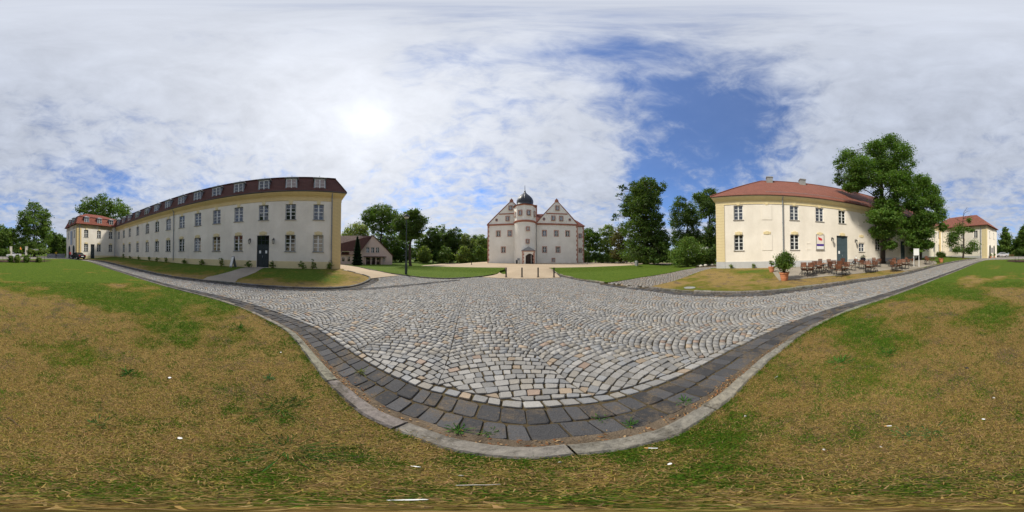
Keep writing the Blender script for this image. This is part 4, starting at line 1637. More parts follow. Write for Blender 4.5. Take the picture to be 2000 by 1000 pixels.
# the door helper builds sub-parts in world coordinates: build() subtracted the door's own (zero) location
def dormer_mesh():
    """zinc dormer with sloping cheeks, two-leaf window and a small bell roof; origin on the eave line"""
    W2, H0, H1 = .50, .12, 1.55
    c = MB()
    # cheeks, wider at the bottom and running back into the slope
    for s in (-1, 1):
        p = [(s * W2, .0, H0), (s * (W2 + .12), .0, H0), (s * (W2 + .05), .0, H1), (s * W2, .0, H1),
             (s * W2, -1.1, H0), (s * (W2 + .12), -1.1, H0), (s * (W2 + .05), -1.1, H1), (s * W2, -1.1, H1)]
        c.add(p, [(0, 1, 2, 3), (4, 7, 6, 5), (0, 4, 5, 1), (1, 5, 6, 2), (2, 6, 7, 3), (3, 7, 4, 0)])
    c.box(-W2 - .1, W2 + .1, -1.1, .05, H0 - .08, H0)
    c.box(-W2, W2, -.95, -.01, H1 - .10, H1)
    cheeks = c.mesh('dormer', M['zinc'])
    r_ = MB()
    e = .68
    rings = [[(-e, .16), (e, .16), (e, -1.2), (-e, -1.2)], [(-e, .16), (e, .16), (e, -1.2), (-e, -1.2)],
             [(-e * .62, -.02), (e * .62, -.02), (e * .62, -1.2), (-e * .62, -1.2)], [(-.14, -.34), (.14, -.34), (.14, -1.3), (-.14, -1.3)]]
    zz = [H1, H1 + .06, H1 + .19, H1 + .36]
    vs_ = [(x, y, z) for rg, z in zip(rings, zz) for x, y in rg]
    fs = [(i * 4 + j, i * 4 + (j + 1) % 4, i * 4 + 4 + (j + 1) % 4, i * 4 + 4 + j) for i in range(3) for j in range(4)] + [(12, 13, 14, 15), (3, 2, 1, 0)]
    r_.add(vs_, fs)
    r_.tube([(0, -.36, H1 + .33), (0, -.36, H1 + .52)], [.04, .015], 6)
    cap = r_.mesh('dormer_roof', M['zinc'])
    f = MB()
    h = H1 - .1 - H0
    f.box(-W2, -W2 + .05, -.06, -.02, H0, H1 - .1); f.box(W2 - .05, W2, -.06, -.02, H0, H1 - .1)
    f.box(-W2 + .05, W2 - .05, -.06, -.02, H0, H0 + .06); f.box(-W2 + .05, W2 - .05, -.06, -.02, H1 - .16, H1 - .1)
    f.box(-.045, .045, -.06, -.01, H0 + .06, H1 - .16)
    for k in (1, 2):
        z = H0 + .06 + (h - .12) * k / 3
        f.box(-W2 + .05, -.045, -.055, -.025, z - .013, z + .013); f.box(.045, W2 - .05, -.055, -.025, z - .013, z + .013)
    fr_ = f.mesh('window_frame', M['white'])
    gl = MB(); gl.box(-W2 + .02, W2 - .02, -.05, -.042, H0 + .02, H1 - .12)
    return cheeks, cap, fr_, gl


DOR = dormer_mesh()
DORG = DOR[3].mesh('glass', M['glass'])
DORC = DOR[3].mesh('glass', M['curtain'])


def dormer(parent, fr, u, z, o=.27, curtain=False):
    w = fr.W(u, o, z)
    d = bpy.data.objects.new('dormer', DOR[0])
    d.location = (w[0] - parent.location.x, w[1] - parent.location.y, w[2] - parent.location.z)
    d.rotation_euler = (0, 0, fr.rz)
    finish(d, parent)
    for nm, m in (('dormer_roof', DOR[1]), ('window_frame', DOR[2]), ('glass', DORC if curtain else DORG)):
        finish(bpy.data.objects.new(nm, m), d)


CORNICE = [(.0, 7.56), (.05, 7.56), (.05, 7.62), (.025, 7.63), (.025, 7.98), (.08, 8.0), (.08, 8.07), (.17, 8.12), (.30, 8.26), (.40, 8.36), (.40, 8.46), (.0, 8.46)]
GUTTER = [(.30, 8.462), (.47, 8.462), (.50, 8.53), (.47, 8.58), (.30, 8.58)]


def cornice(parent, pts, material):
    mb = MB(); sweep(mb, pts, CORNICE); mb.build('cornice', material, parent)
    mb = MB(); sweep(mb, pts, GUTTER); mb.build('gutter', M['gutter'], parent)


# ------------------------------------------------------------------ LEFT WING
FL = Frame(PL, DL, NL)
lb = root('courtyard_building', (*PL, 0), 'long cream building with dark red mansard roof and dormers on the left', 'building')
LLEN, LDEP = 43.0, 11.0
uw = [2.3 + 2.815 * k for k in range(10)] + [31.0, 34.3, 37.2, 40.0]
ZL1, ZL2 = 5.50, 2.22
door_u = 7.95
ops = [(u - .53, u + .53, ZL1, ZL1 + 1.68) for u in uw] + [(u - .53, u + .53, ZL2, ZL2 + 1.68) for u in uw if abs(u - door_u) > 1 and u < 39]
zdoor = terr(*facadeL(door_u, .3)) + LAWN + .03
ops.append((door_u - .66, door_u + .66, zdoor, 3.86))
mb = MB(); wall(mb, FL, 0, LLEN, -.5, 8.4, ops)
mb.build('wall', M['wallL'], lb)
mb = MB()        # end wall facing the castle and the back
E1 = Frame(facadeL(0, 0), (-NL[0], -NL[1]), (-DL[0], -DL[1]))
wall(mb, E1, 0, LDEP, -.5, 8.4, [])
E2 = Frame(facadeL(0, -LDEP), DL, (-NL[0], -NL[1]))
wall(mb, E2, 0, LLEN, -.5, 8.4, [])
mb.build('end_wall', M['wallL'], lb)
for k, u in enumerate(uw):
    window('left', FL, u, ZL1, lb, extra=[('key_block', HEAD1)])
    if abs(u - door_u) > 1 and u < 39:
        window('left_blind' if k == 0 else 'left', FL, u, ZL2, lb, extra=[('head_ornament', HEAD3)])
double_door(lb, FL, door_u, zdoor, 1.32, 3.86 - zdoor, M['door'], transom=.95, papers=((-.33, 1.45, .2, .3), (.33, 1.45, .2, .3)))
q = bpy.data.objects.new('head_ornament', HEAD3)
w = FL.W(door_u, 0, 2.22)
q.location = (w[0] - PL[0], w[1] - PL[1], w[2]); q.rotation_euler = (0, 0, FL.rz)
finish(q, lb)
mb = MB()
for a, b in ((1.02, door_u - .67), (door_u + .67, LLEN)):
    fbox(mb, FL, a, b, .002, .045, -.5, 1.22)
mb.build('plinth', M['yellowlight'], lb)
quoins(lb, FL, .0, 1.0, 1.16, 7.56, 16, .05, M['yellow'])
mb = MB(); fbox(mb, FL, 0., 1.0, .002, .03, -.5, 7.56); mb.build('pilaster', M['yellow'], lb)
c0, c1 = facadeL(0, 0), facadeL(LLEN, 0)
cornice(lb, [c1, c0, facadeL(0, -LDEP)], M['yellow'])
mb = MB(); roof_rings(mb, FL, -.46, LLEN + .4, .46, -LDEP - .46, [(0, 8.5), (0, 8.56), (1.05, 10.62), (1.0, 10.70), (6.0, 12.6)])
rf = mb.build('roof', M['tileL'], lb)
mb = MB()
zr = 10.64
for a, b in (((.55, -.55), (LLEN - .6, -.55)), ((.55, -.55), (.55, -LDEP + .55))):
    mb.tube([FL.W(a[0], a[1], zr), FL.W(b[0], b[1], zr)], .075, 6)
mb.tube([FL.W(-.44, .44, 8.6), FL.W(.58, -.58, zr)], .06, 6)
mb.build('roof_edge', M['ridge'], lb)
for k, u in enumerate(uw):
    dormer(lb, FL, u - .05, 8.58, curtain=(k in (0, 1)))
u648 = FL.px(647.5, 450)[0]; u340 = FL.px(340, 450)[0]
downpipe(lb, FL, u648, .5, 8.4)
downpipe(lb, FL, u340, .9, 8.4)

# corner pavilion at the far end of the left building (belongs to the same building)
FX = Frame((-16.6, -32.55), (-.994, .108), (.108, .994))          # its courtyard front, u runs away from its outer corner
PW, PD = 13.0, 8.0
FXe = Frame((-16.6, -32.55), (-.108, -.994), (.994, -.108))       # its end front
wz1, wz2 = 5.55, 2.30
fu = lambda px: FX.px(px, 470)[0]
wx = [fu(168.3), fu(193.3), fu(216)]
dux = fu(181)
zg = terr(-18, -31.5) + LAWN
ops = [(u - .53, u + .53, wz1, wz1 + 1.68) for u in wx] + [(u - .53, u + .53, wz2, wz2 + 1.68) for u in wx] + [(dux - .5, dux + .5, zg, 3.95)]
mb = MB(); wall(mb, FX, 0, PW, -.5, 8.4, ops); mb.build('pavilion_wall', M['wallL'], lb)
for u in wx:
    window('left', FX, u, wz1, lb, extra=[('key_block', HEAD1)])
    window('left', FX, u, wz2, lb, extra=[('head_ornament', HEAD3)])
double_door(lb, FX, dux, zg, 1.0, 3.95 - zg, M['door'], transom=.8)
ex = [1.6, 3.0, 4.9, 6.4]
opsE = [(u - .38, u + .38, wz1, wz1 + 1.7) for u in (1.7, 4.0, 6.3)]
mb = MB(); wall(mb, FXe, 0, PD, -.5, 8.4, opsE); mb.build('pavilion_end_wall', M['wallL'], lb)
for u in (1.7, 4.0, 6.3):
    window('slim', FXe, u, wz1, lb)


def arch_pts(w, h, n=8):
    r_ = w / 2
    return [(-r_, 0), (r_, 0)] + [(r_ * math.cos(PI * k / n), h - r_ + r_ * math.sin(PI * k / n)) for k in range(n + 1)]


def arched_door(parent, fr, u, z, w, h, material):
    s, d = MB(), MB()
    s.prism([(u + a, z + b) for a, b in arch_pts(w + .3, h + .15)], .002, .05, 0, lambda a, b, c: fr.W(a, c, b))
    o = s.build('arch_surround', M['wallL'], parent)
    d.prism([(u + a, z + b) for a, b in arch_pts(w, h)], .03, .06, 0, lambda a, b, c: fr.W(a, c, b))
    for k in (-1, 0, 1):
        fbox(d, fr, u + k * w * .3 - .02, u + k * w * .3 + .02, .06, .08, z, z + h * .86)
    d.build('arched_door', material, parent)


for u in (2.1, 5.3):
    arched_door(lb, FXe, u, zg - .1, 1.35, 3.2, M['door'])
quoins(lb, FX, .0, 1.05, 1.2, 7.56, 16, .05, M['yellow'])
mb = MB(); fbox(mb, FX, 0., 1.05, .002, .03, -.3, 7.56); fbox(mb, FXe, 0., .8, .002, .03, -.3, 7.56); mb.build('pilaster', M['yellow'], lb)
mb = MB(); fbox(mb, FX, 1.06, dux - .51, .002, .04, -.3, 1.3); fbox(mb, FX, dux + .51, PW - .1, .002, .04, -.3, 1.3); mb.build('pavilion_plinth', M['yellowlight'], lb)
cornice(lb, [FX.W(9.4, 0, 0)[:2], FX.W(0, 0, 0)[:2], FXe.W(PD, 0, 0)[:2]], M['yellow'])
mb = MB(); roof_rings(mb, FX, -.46, PW, .46, -PD - .46, [(0, 8.5), (0, 8.56), (.85, 10.35), (.8, 10.43), (4.46, 12.15)])
mb.build('pavilion_roof', M['tileW'], lb)
mb = MB()
mb.tube([FX.W(.35, -.35, 10.37), FX.W(PW - .5, -.35, 10.37)], .07, 6)
mb.tube([FX.W(.35, -.35, 10.37), FXe.W(PD - .3, -.35, 10.37)], .07, 6)
mb.tube([FX.W(-.44, .44, 8.6), FX.W(.35, -.35, 10.37)], .06, 6)
mb.build('roof_edge', M['ridge'], lb)
for u in wx:
    dormer(lb, FX, u, 8.58)
for u in (2.0, 4.6):
    dormer(lb, FXe, u, 8.58)
downpipe(lb, FX, fu(155), zg, 8.4)
downpipe(lb, FX, fu(224), zg, 8.4)
bn = MB(); fbox(bn, FXe, 3.1, 4.3, .10, .13, 3.9, 7.2); bn.tube([FXe.W(3.0, .12, 7.22), FXe.W(4.4, .12, 7.22)], .025, 6)
bn.build('banner', M['banner'], None, label='pale blue vertical banner hanging on the far left pavilion end', cat='banner')

# lanterns of the left door
uA, zA = FL.px(489, 473.5); uB, zB = FL.px(535, 473.5)
lantern(FL, uA, 3.25, 'iron wall lantern left of the dark front door', 'lanterns by the dark front door')
lantern(FL, uB, 3.25, 'iron wall lantern right of the dark front door', 'lanterns by the dark front door')

# ------------------------------------------------------------------ RIGHT WING
FR = Frame(PR, DR, NR)
rb = root('courtyard_building', (*PR, 0), 'long cream building with plain red hipped roof behind the cafe terrace', 'building')
RLEN, RDEP = 44.5, 10.6
ZR1, ZR2 = 5.75, 2.36
u_all = [2.5 + 3.08 * k for k in range(14)]
blank = {1, 5, 9}
door_k = 4
ops, wins = [], []
zdr = terr(*facadeR(u_all[door_k], .3)) + LAWN + .06
for k, u in enumerate(u_all):
    if k not in blank:
        ops.append((u - .515, u + .515, ZR1, ZR1 + 1.70)); wins.append((u, ZR1, 'right'))
    if k == door_k:
        ops.append((u - .83, u + .83, zdr, 4.12))
    elif k == 5:
        ops.append((u - .49, u + .49, ZR2 - .25, ZR2 + .90)); wins.append((u, ZR2 - .25, 'right_half'))
    elif k == 8:
        ops.append((u - .66, u + .66, zdr + .2, 4.0))
    elif k not in (1, 3, 9):
        ops.append((u - .515, u + .515, ZR2, ZR2 + 1.70)); wins.append((u, ZR2, 'right'))
mb = MB(); wall(mb, FR, 0, RLEN, -.5, 8.4, ops); mb.build('wall', M['wallR'], rb)
mb = MB()
wall(mb, Frame(facadeR(0, 0), (-NR[0], -NR[1]), (-DR[0], -DR[1])), 0, RDEP, -.5, 8.4, [])
wall(mb, Frame(facadeR(0, -RDEP), DR, (-NR[0], -NR[1])), 0, RLEN, -.5, 8.4, [])
mb.build('end_wall', M['wallR'], rb)
for u, z, key in wins:
    window(key, FR, u, z, rb, extra=[('head_ornament', HEAD3)] if (z < 3 and key == 'right') else ([('key_block', HEAD1)] if key == 'right' else []))
# blind window panels: a shallow raised frame edge and its shadow line
for k in (1, 5, 9):
    for z in ((ZR1, ZR2) if k != 5 else (ZR1,)):
        u = u_all[k]
        mb = MB()
        fbox(mb, FR, u - .56, u + .56, .002, .035, z - .04, z + 1.66)
        mb.build('blind_window', M['wallR'], rb)
        ob = bpy.data.objects.new('head_ornament' if z < 3 else 'key_block', HEAD3 if z < 3 else HEAD1)
        w = FR.W(u, 0, z)
        ob.location = (w[0] - PR[0], w[1] - PR[1], w[2]); ob.rotation_euler = (0, 0, FR.rz)
        finish(ob, rb)
mb = MB(); u = u_all[5]; fbox(mb, FR, u - .52, u + .52, .002, .03, ZR2 + 1.0, ZR2 + 1.7); mb.build('blind_window', M['wallR'], rb)
for k in (3, 4, 5):
    ob = bpy.data.objects.new('head_ornament', HEAD3)
    w = FR.W(u_all[k], 0, ZR2 + (.06 if k == 4 else 0))
    ob.location = (w[0] - PR[0], w[1] - PR[1], w[2]); ob.rotation_euler = (0, 0, FR.rz)
    finish(ob, rb)
double_door(rb, FR, u_all[4], zdr, 1.66, 4.12 - zdr, M['doorR'], papers=((-.42, 1.35, .24, .36),))
double_door(rb, FR, u_all[8], zdr + .2, 1.32, 3.8 - zdr, M['doorR'])
mb = MB()
for a, b in ((.96, u_all[4] - .84), (u_all[4] + .84, u_all[8] - .67), (u_all[8] + .67, RLEN)):
    fbox(mb, FR, a, b, .002, .04, -.5, 1.12)
fbox(mb, FR, -.02, .955, .002, .06, -.5, 1.12)
mb.build('plinth', M['plinth'], rb)
quoins(rb, FR, 0., .95, 1.13, 7.56, 20, .045, M['yellowlight'])
mb = MB(); fbox(mb, FR, 0., .95, .002, .028, 1.12, 7.56); mb.build('pilaster', M['yellowlight'], rb)
up_ = RLEN - 2.0
quoins(rb, FR, up_, up_ + .9, 1.2, 7.56, 18, .045, M['yellow'])
cornice(rb, [facadeR(0, -RDEP), facadeR(0, 0), facadeR(RLEN, 0)], M['yellowlight'])
mb = MB(); roof_rings(mb, FR, -.5, RLEN + 4, .5, -RDEP - .5, [(0, 8.5), (0, 8.58), (5.8, 13.1)])
mb.build('roof', M['tileR'], rb)
mb = MB()
mid_o = -RDEP / 2
mb.tube([FR.W(5.3, mid_o, 13.1), FR.W(RLEN - 2, mid_o, 13.1)], .10, 6)
mb.tube([FR.W(-.48, .48, 8.62), FR.W(5.3, mid_o, 13.1)], .09, 6)
mb.tube([FR.W(-.48, -RDEP - .48, 8.62), FR.W(5.3, mid_o, 13.1)], .09, 6)
mb.build('roof_ridge', M['tileR'], rb)
# snow guard rail over the eave
mb = MB()
for z in (9.05, 9.2):
    o_ = .5 - (z - 8.58) / 4.52 * 5.8 + .12
    mb.tube([FR.W(5.5, o_, z), FR.W(30, o_, z)], .012, 4)
for u in np.arange(5.6, 30, 1.5):
    mb.tube([FR.W(u, -.15, 9.0), FR.W(u, -.05, 9.25)], .012, 4)
mb.build('snow_guard', M['zinc'], rb)
for px_, u_c in ((1503, None), (1567, None)):
    u_c = FR.px(px_, 360, mid_o + .6)[0]
    mb = MB()
    fbox(mb, FR, u_c - .42, u_c + .42, mid_o + .2, mid_o + .9, 12.2, 13.5)
    fbox(mb, FR, u_c - .48, u_c + .48, mid_o + .14, mid_o + .96, 13.3, 13.42)
    ch = mb.build('chimney', M['greystone'], rb)
downpipe(rb, FR, FR.px(1529, 450)[0], 1.0, 8.4)
downpipe(rb, FR, FR.px(1825, 480)[0], .6, 8.4)
# vent plate between window and sign
mb = MB()
for z in (2.35, 3.05):
    fbox(mb, FR, 10.05, 10.55, .002, .03, z, z + .05)
fbox(mb, FR, 10.05, 10.10, .002, .02, 2.35, 3.05)
mb.build('wall_hatch', M['wallR'], rb)

# pavilion on the far right
FY = Frame((8.75, -37.55), (.994, -.108), (.108, .994))
FYe = Frame((8.75, -37.55), (-.108, -.994), (-.994, .108))
QW, QD = 18.0, 8.8
fy = lambda px: FY.px(px, 470)[0]
wy = [fy(1905.5), fy(1856.5)]
wy.insert(1, (wy[0] + wy[1]) / 2)
ops = [(u - .515, u + .515, z, z + 1.7) for u in wy for z in (5.6, 2.35)]
mb = MB(); wall(mb, FY, 0, QW, -.5, 8.4, ops); mb.build('pavilion_wall', M['wallR'], rb)
for u in wy:
    window('right', FY, u, 5.6, rb); window('right', FY, u, 2.35, rb)
opsE = [(u - .37, u + .37, 5.6, 7.3) for u in (2.4, 5.9)]
mb = MB(); wall(mb, FYe, 0, QD, -.5, 8.4, opsE); mb.build('pavilion_end_wall', M['wallR'], rb)
for u in (2.4, 5.9):
    window('slim', FYe, u, 5.6, rb)
zq = terr(8, -39)
for u in (2.4, 5.9):
    arched_door(rb, FYe, u, zq, 1.3, 3.3, M['door'])
quoins(rb, FY, 0., 1.2, 1.2, 7.56, 18, .05, M['yellowlight'])
mb = MB(); fbox(mb, FY, 0., 1.2, .002, .03, -.3, 7.56); fbox(mb, FYe, 0., .5, .002, .03, -.3, 7.56); mb.build('pilaster', M['yellowlight'], rb)
mb = MB(); fbox(mb, FY, 1.21, 11.5, .002, .04, -.3, 1.15); mb.build('pavilion_plinth', M['plinth'], rb)
cornice(rb, [FYe.W(QD, 0, 0)[:2], FYe.W(0, 0, 0)[:2], FY.W(11.0, 0, 0)[:2]], M['yellowlight'])
mb = MB(); roof_rings(mb, FY, -.5, QW, .5, -QD - .5, [(0, 8.5), (0, 8.58), (4.9, 12.4)])
mb.build('pavilion_roof', M['tileR'], rb)
downpipe(rb, FY, fy(1915.8), .6, 8.4)
mb = MB(); fbox(mb, FYe, 3.7, 4.5, .05, .09, 1.9, 3.2); mb.build('wall_sign', M['navy'], None, label='small navy sign between the arched doors of the far right pavilion', cat='sign')

u1, z1 = FR.px(1623.5, 467); u2, z2 = FR.px(1670, 467)
lantern(FR, u1 + .05, 3.55, 'iron wall lantern left of the grey-blue cafe door', 'lanterns by the cafe door')
lantern(FR, u2, 3.45, 'iron wall lantern right of the grey-blue cafe door', 'lanterns by the cafe door')

# framed board with red emblem and violet stripe
us = u_all[3]
sg = root('wall_board', FR.W(us, 0, 0), 'framed beige board with red winged emblem and violet stripe on the wall', 'sign')
loc0 = lambda m, n, mt: m.build(n, mt, sg)
mb = MB(); fbox(mb, FR, us - .48, us + .48, .004, .05, 2.42, 4.10); loc0(mb, 'board', M['panel'])
mb = MB()
for a in ((us - .52, us - .46, 2.36, 4.16), (us + .46, us + .52, 2.36, 4.16)):
    fbox(mb, FR, a[0], a[1], .002, .075, a[2], a[3])
fbox(mb, FR, us - .46, us + .46, .002, .075, 4.10, 4.16); fbox(mb, FR, us - .56, us + .56, .002, .11, 2.29, 2.358)
loc0(mb, 'frame', M['sill'])
mb = MB(); fbox(mb, FR, us - .459, us + .459, .051, .058, 2.78, 3.02); loc0(mb, 'stripe', M['purple'])
mb = MB(); fbox(mb, FR, us - .45, us + .45, .051, .057, 2.44, 2.72); loc0(mb, 'lower_strip', M['paper'])
em = [(.20, .22), (.23, .12), (.17, .08), (.24, .02), (.15, -.01), (.19, -.10), (.09, -.06), (.07, -.16), (.02, -.07), (-.04, -.20), (-.06, -.09), (-.15, -.22), (-.14, -.10), (-.25, -.17), (-.19, -.05), (-.27, -.06), (-.17, .03), (-.20, .10), (-.09, .06), (-.08, .15), (.01, .09), (.04, .19), (.09, .12), (.13, .21)]
mb = MB(); mb.prism([(us - a * 1.15, 3.60 + b * 1.2) for a, b in em], .051, .060, 0, lambda a, b, c: FR.W(a, c, b)); loc0(mb, 'emblem', M['red'])

# ------------------------------------------------------------------ CASTLE
ca_ = R((1040.5 - 1000) * .18)
CD = 41.0
CN = (-math.sin(ca_), -math.cos(ca_))
CDr = (math.cos(ca_), -math.sin(ca_))
CP = (CD * math.sin(ca_), CD * math.cos(ca_))
FC = Frame(CP, CDr, CN)
ZC = terr(*CP) + .02
cs = root('castle', (*CP, 0), 'white renaissance castle with red trim, twin gables and domed stair tower', 'castle')


def cpx(cx, cy, o=0.):
    return FC.px(930 + cx / 4.761, 350 + cy / 4.761, o)


uL, zE = cpx(106, 428); uR_, _ = cpx(945, 428)
_, zB2 = cpx(750, 320)
CW = M['castle']
wl_ = [(206, 509), (313, 505), (635, 501), (745, 502), (850, 504)]
wlo = [(253, 656), (636, 655), (761, 654)]
zU = sum(cpx(*p)[1] for p in wl_) / 5 - .67
zLo = sum(cpx(*p)[1] for p in wlo) / 3 - .67
ops, cw = [], []
for p in wl_:
    u = cpx(*p)[0]; ops.append((u - .46, u + .46, zU, zU + 1.34)); cw.append((u, zU, 'castle', .46, 1.34))
for p in wlo:
    u = cpx(*p)[0]; ops.append((u - .46, u + .46, zLo, zLo + 1.34)); cw.append((u, zLo, 'castle', .46, 1.34))
ub, zb_ = cpx(718, 751); ops.append((ub - .31, ub + .31, zb_ - .36, zb_ + .36)); cw.append((ub, zb_ - .36, 'castle_small', .31, .72))
mb = MB(); wall(mb, FC, uL, uR_, -.3, zE, ops)
CDEP = 15.0
for u, s in ((uL, -1), (uR_, 1)):
    mb.add([FC.W(u, 0, -.3), FC.W(u, -CDEP, -.3), FC.W(u, -CDEP, zE), FC.W(u, 0, zE)], [(0, 1, 2, 3)])
mb.add([FC.W(uL, -CDEP, -.3), FC.W(uR_, -CDEP, -.3), FC.W(uR_, -CDEP, zE), FC.W(uL, -CDEP, zE)], [(0, 1, 2, 3)])
mb.build('wall', CW, cs)


def surround(u, z, hw, h, fr=FC, o=0.):
    mb = MB()
    t = .16
    fbox(mb, fr, u - hw - t, u - hw, o + .002, o + .06, z - t, z + h + t)
    fbox(mb, fr, u + hw, u + hw + t, o + .002, o + .06, z - t, z + h + t)
    fbox(mb, fr, u - hw, u + hw, o + .002, o + .06, z + h, z + h + t)
    fbox(mb, fr, u - hw, u + hw, o + .002, o + .07, z - t, z)
    return mb


def cwin(u, z, key, hw, h, fr=FC, o=0.):
    wd = window(key, fr, u, z, cs, o)
    m = MB()
    F0 = Frame((0, 0), (1, 0), (0, 1))
    m = surround(0, 0, hw, h, F0)
    finish(bpy.data.objects.new('surround', m.mesh('surround', M['salmon'])), wd)


for a in cw:
    cwin(*a)
# two gables with two window tiers
zA = cpx(750, 214)[1]
hs = (uR_ - uL) / 4 * 1.0
gL = [uL, cpx(328, 428)[0], cpx(556, 428)[0]]
gR = [cpx(556, 428)[0], cpx(750, 428)[0], uR_]
ggl = [[(293, 367), (321, 268)], [(717, 364), (790, 366), (754, 269)]]
mred = MB()
for (a, m_, b), wl2 in ((gL, ggl[0]), (gR, ggl[1])):
    tri = [(a, zE), (b, zE), (m_ + .28, zA), (m_ - .28, zA)]
    mb = MB(); mb.prism(tri, -.35, 0., 0, lambda p, q, h: FC.W(p, h, q)); mb.build('gable', CW, cs)
    for (p, q) in (((a - .12, zE), (m_ - .30, zA)), ((b + .12, zE), (m_ + .30, zA))):
        mb = MB(); k = .16 if p[0] < q[0] else -.16
        mb.prism([(p[0], p[1]), (q[0], q[1]), (q[0], q[1] + .22), (p[0], p[1] + .26)], -.42, .12, 0, lambda x, y, h: FC.W(x, h, y)); mb.build('gable_coping', M['castred'], cs)
    mb = MB(); fbox(mb, FC, m_ - .48, m_ + .48, -.5, .14, zA, zA + .34); fbox(mb, FC, m_ - .40, m_ + .40, -.44, .08, zA + .34, zA + .72)
    fbox(mb, FC, m_ - .22, m_ + .22, -.3, .0, zA + .72, zA + .92); mb.build('gable_head', M['castred'], cs)
    mb = MB(); mb.lathe([(.10, zA + .92), (.13, zA + 1.0), (.05, zA + 1.12), (.02, zA + 1.3)], 8, 0, FC.W(m_, -.15, 0)[:2]); mb.build('finial', M['slate'], cs, 40)
    fz = (zB2 - zE) / (zA - zE)
    mb = MB(); fbox(mb, FC, a + (m_ - a) * fz + .12, b - (b - m_) * fz - .12, .002, .13, zB2 - .14, zB2 + .10); mb.build('string_course', M['castred'], cs)
    for p in wl2:
        u, z = cpx(*p)
        # gable openings: shallow dark backing is the glass itself
        cwin(u, z - .54, 'castle_gable', .39, 1.08, o=.17)
        mbk = MB(); fbox(mbk, FC, u - .40, u + .40, .003, .012, z - .55, z + .55); mbk.build('window_back', M['greypaint'], cs)
for p in ((190, 380), (631, 371), (870, 377)):
    u, z = cpx(*p)
    mb = MB(); mb.prism([(u + .36 * math.cos(2 * PI * k / 18), z + .42 * math.sin(2 * PI * k / 18)) for k in range(18)], .002, .07, 0, lambda x, y, h: FC.W(x, h, y))
    ov = mb.build('oval_surround', M['salmon'], cs)
    mb = MB(); mb.prism([(u + .21 * math.cos(2 * PI * k / 18), z + .27 * math.sin(2 * PI * k / 18)) for k in range(18)], .071, .08, 0, lambda x, y, h: FC.W(x, h, y))
    q = mb.build('oval_window', M['glass'], cs)
# eave band
mb = MB(); fbox(mb, FC, uL - .12, uR_ + .12, .002, .17, zE - .20, zE + .06); fbox(mb, FC, uL - .16, uR_ + .16, .002, .24, zE + .062, zE + .17); mb.build('eave_band', M['castred'], cs)
# roofs running back from the gables
for a, m_, b in (gL, gR):
    mb = MB()
    f0, f1 = -.3, -CDEP - .3
    for e in (a - .25, b + .25):
        mb.add([FC.W(e, f0, zE - .05), FC.W(e, f1, zE - .05), FC.W(m_, f1, zA + .1), FC.W(m_, f0, zA + .1)], [(0, 1, 2, 3)])
    mb.build('roof', M['tileC'], cs)
    mb = MB(); mb.add([FC.W(a, -CDEP, zE), FC.W(b, -CDEP, zE), FC.W(m_, -CDEP, zA)], [(0, 1, 2)]); mb.build('rear_gable', CW, cs)
# cross roof between the gables, chimney
mb = MB(); um_ = (gL[1] + gR[1]) / 2
zcr = cpx(600, 330, -6.5)[1] + .2
mb.add([FC.W(gL[1], -2.0, zE + .6), FC.W(gR[1], -2.0, zE + .6), FC.W(gR[1], -6.5, zcr), FC.W(gL[1], -6.5, zcr)], [(0, 1, 2, 3)])
mb.add([FC.W(gL[1], -11, zE + .6), FC.W(gR[1], -11, zE + .6), FC.W(gR[1], -6.5, zcr), FC.W(gL[1], -6.5, zcr)], [(3, 2, 1, 0)])
mb.build('cross_roof', M['tileC'], cs)
uc_, zc_ = cpx(556, 240, -5.5)
mb = MB(); fbox(mb, FC, uc_ - .32, uc_ + .32, -6.2, -5.4, zE, zc_); fbox(mb, FC, uc_ - .38, uc_ + .38, -6.26, -5.34, zc_ - .3, zc_ - .15); mb.build('chimney', M['salmon'], cs)
# set-back side range
uS0, uS1 = uR_, cpx(1003, 600, -4.0)[0]
zS = cpx(975, 436, -4.0)[1]
FS = Frame(FC.W(0, -4.0, 0)[:2], CDr, CN)
sw = []
for p in ((968, 527), (969, 662)):
    u, z = cpx(*p, -4.0); sw.append((u, z))
mb = MB(); wall(mb, FS, uS0, uS1, -.3, zS, [(u - .39, u + .39, z - .54, z + .54) for u, z in sw])
for u in (uS1,):
    mb.add([FS.W(u, 0, -.3), FS.W(u, -9, -.3), FS.W(u, -9, zS), FS.W(u, 0, zS)], [(0, 1, 2, 3)])
mb.build('side_wall', CW, cs)
for u, z in sw:
    cwin(u, z - .54, 'castle_gable', .39, 1.08, FS)
mb = MB()
uS2, zS2 = cpx(890, 350, -8)
mb.add([FS.W(uS0 - 2.6, .35, zS), FS.W(uS1 + .35, .35, zS), FS.W(uS1 - 2.3, -4.5, zS + 3.4), FS.W(uS0 - 2.6, -4.5, zS + 3.4)], [(0, 1, 2, 3)])
mb.add([FS.W(uS1 + .35, .35, zS), FS.W(uS1 + .35, -9.4, zS), FS.W(uS1 - 2.3, -4.5, zS + 3.4)], [(0, 1, 2)])
mb.add([FS.W(uS0 - 2.6, -9.4, zS), FS.W(uS1 + .35, -9.4, zS), FS.W(uS1 - 2.3, -4.5, zS + 3.4), FS.W(uS0 - 2.6, -4.5, zS + 3.4)], [(3, 2, 1, 0)])
mb.build('side_roof', M['tileC'], cs)
mb = MB(); fbox(mb, FS, uS0 + .05, uS1 + .1, .002, .16, zS - .22, zS - .01); mb.build('eave_band', M['castred'], cs)


def tooth_quoin(fr, u, sgn, z0, z1, material):
    """long-and-short corner stones, too small to single out"""
    mb = MB()
    n = 16
    h = (z1 - z0) / n
    for i in range(n):
        L = .46 if i % 2 else .28
        a, b = (u, u + sgn * L) if sgn > 0 else (u + sgn * L, u)
        fbox(mb, fr, a, b, .002, .05, z0 + i * h + .015, z0 + (i + 1) * h - .015)
    mb.build('corner_stones', material, cs, kind='stuff')


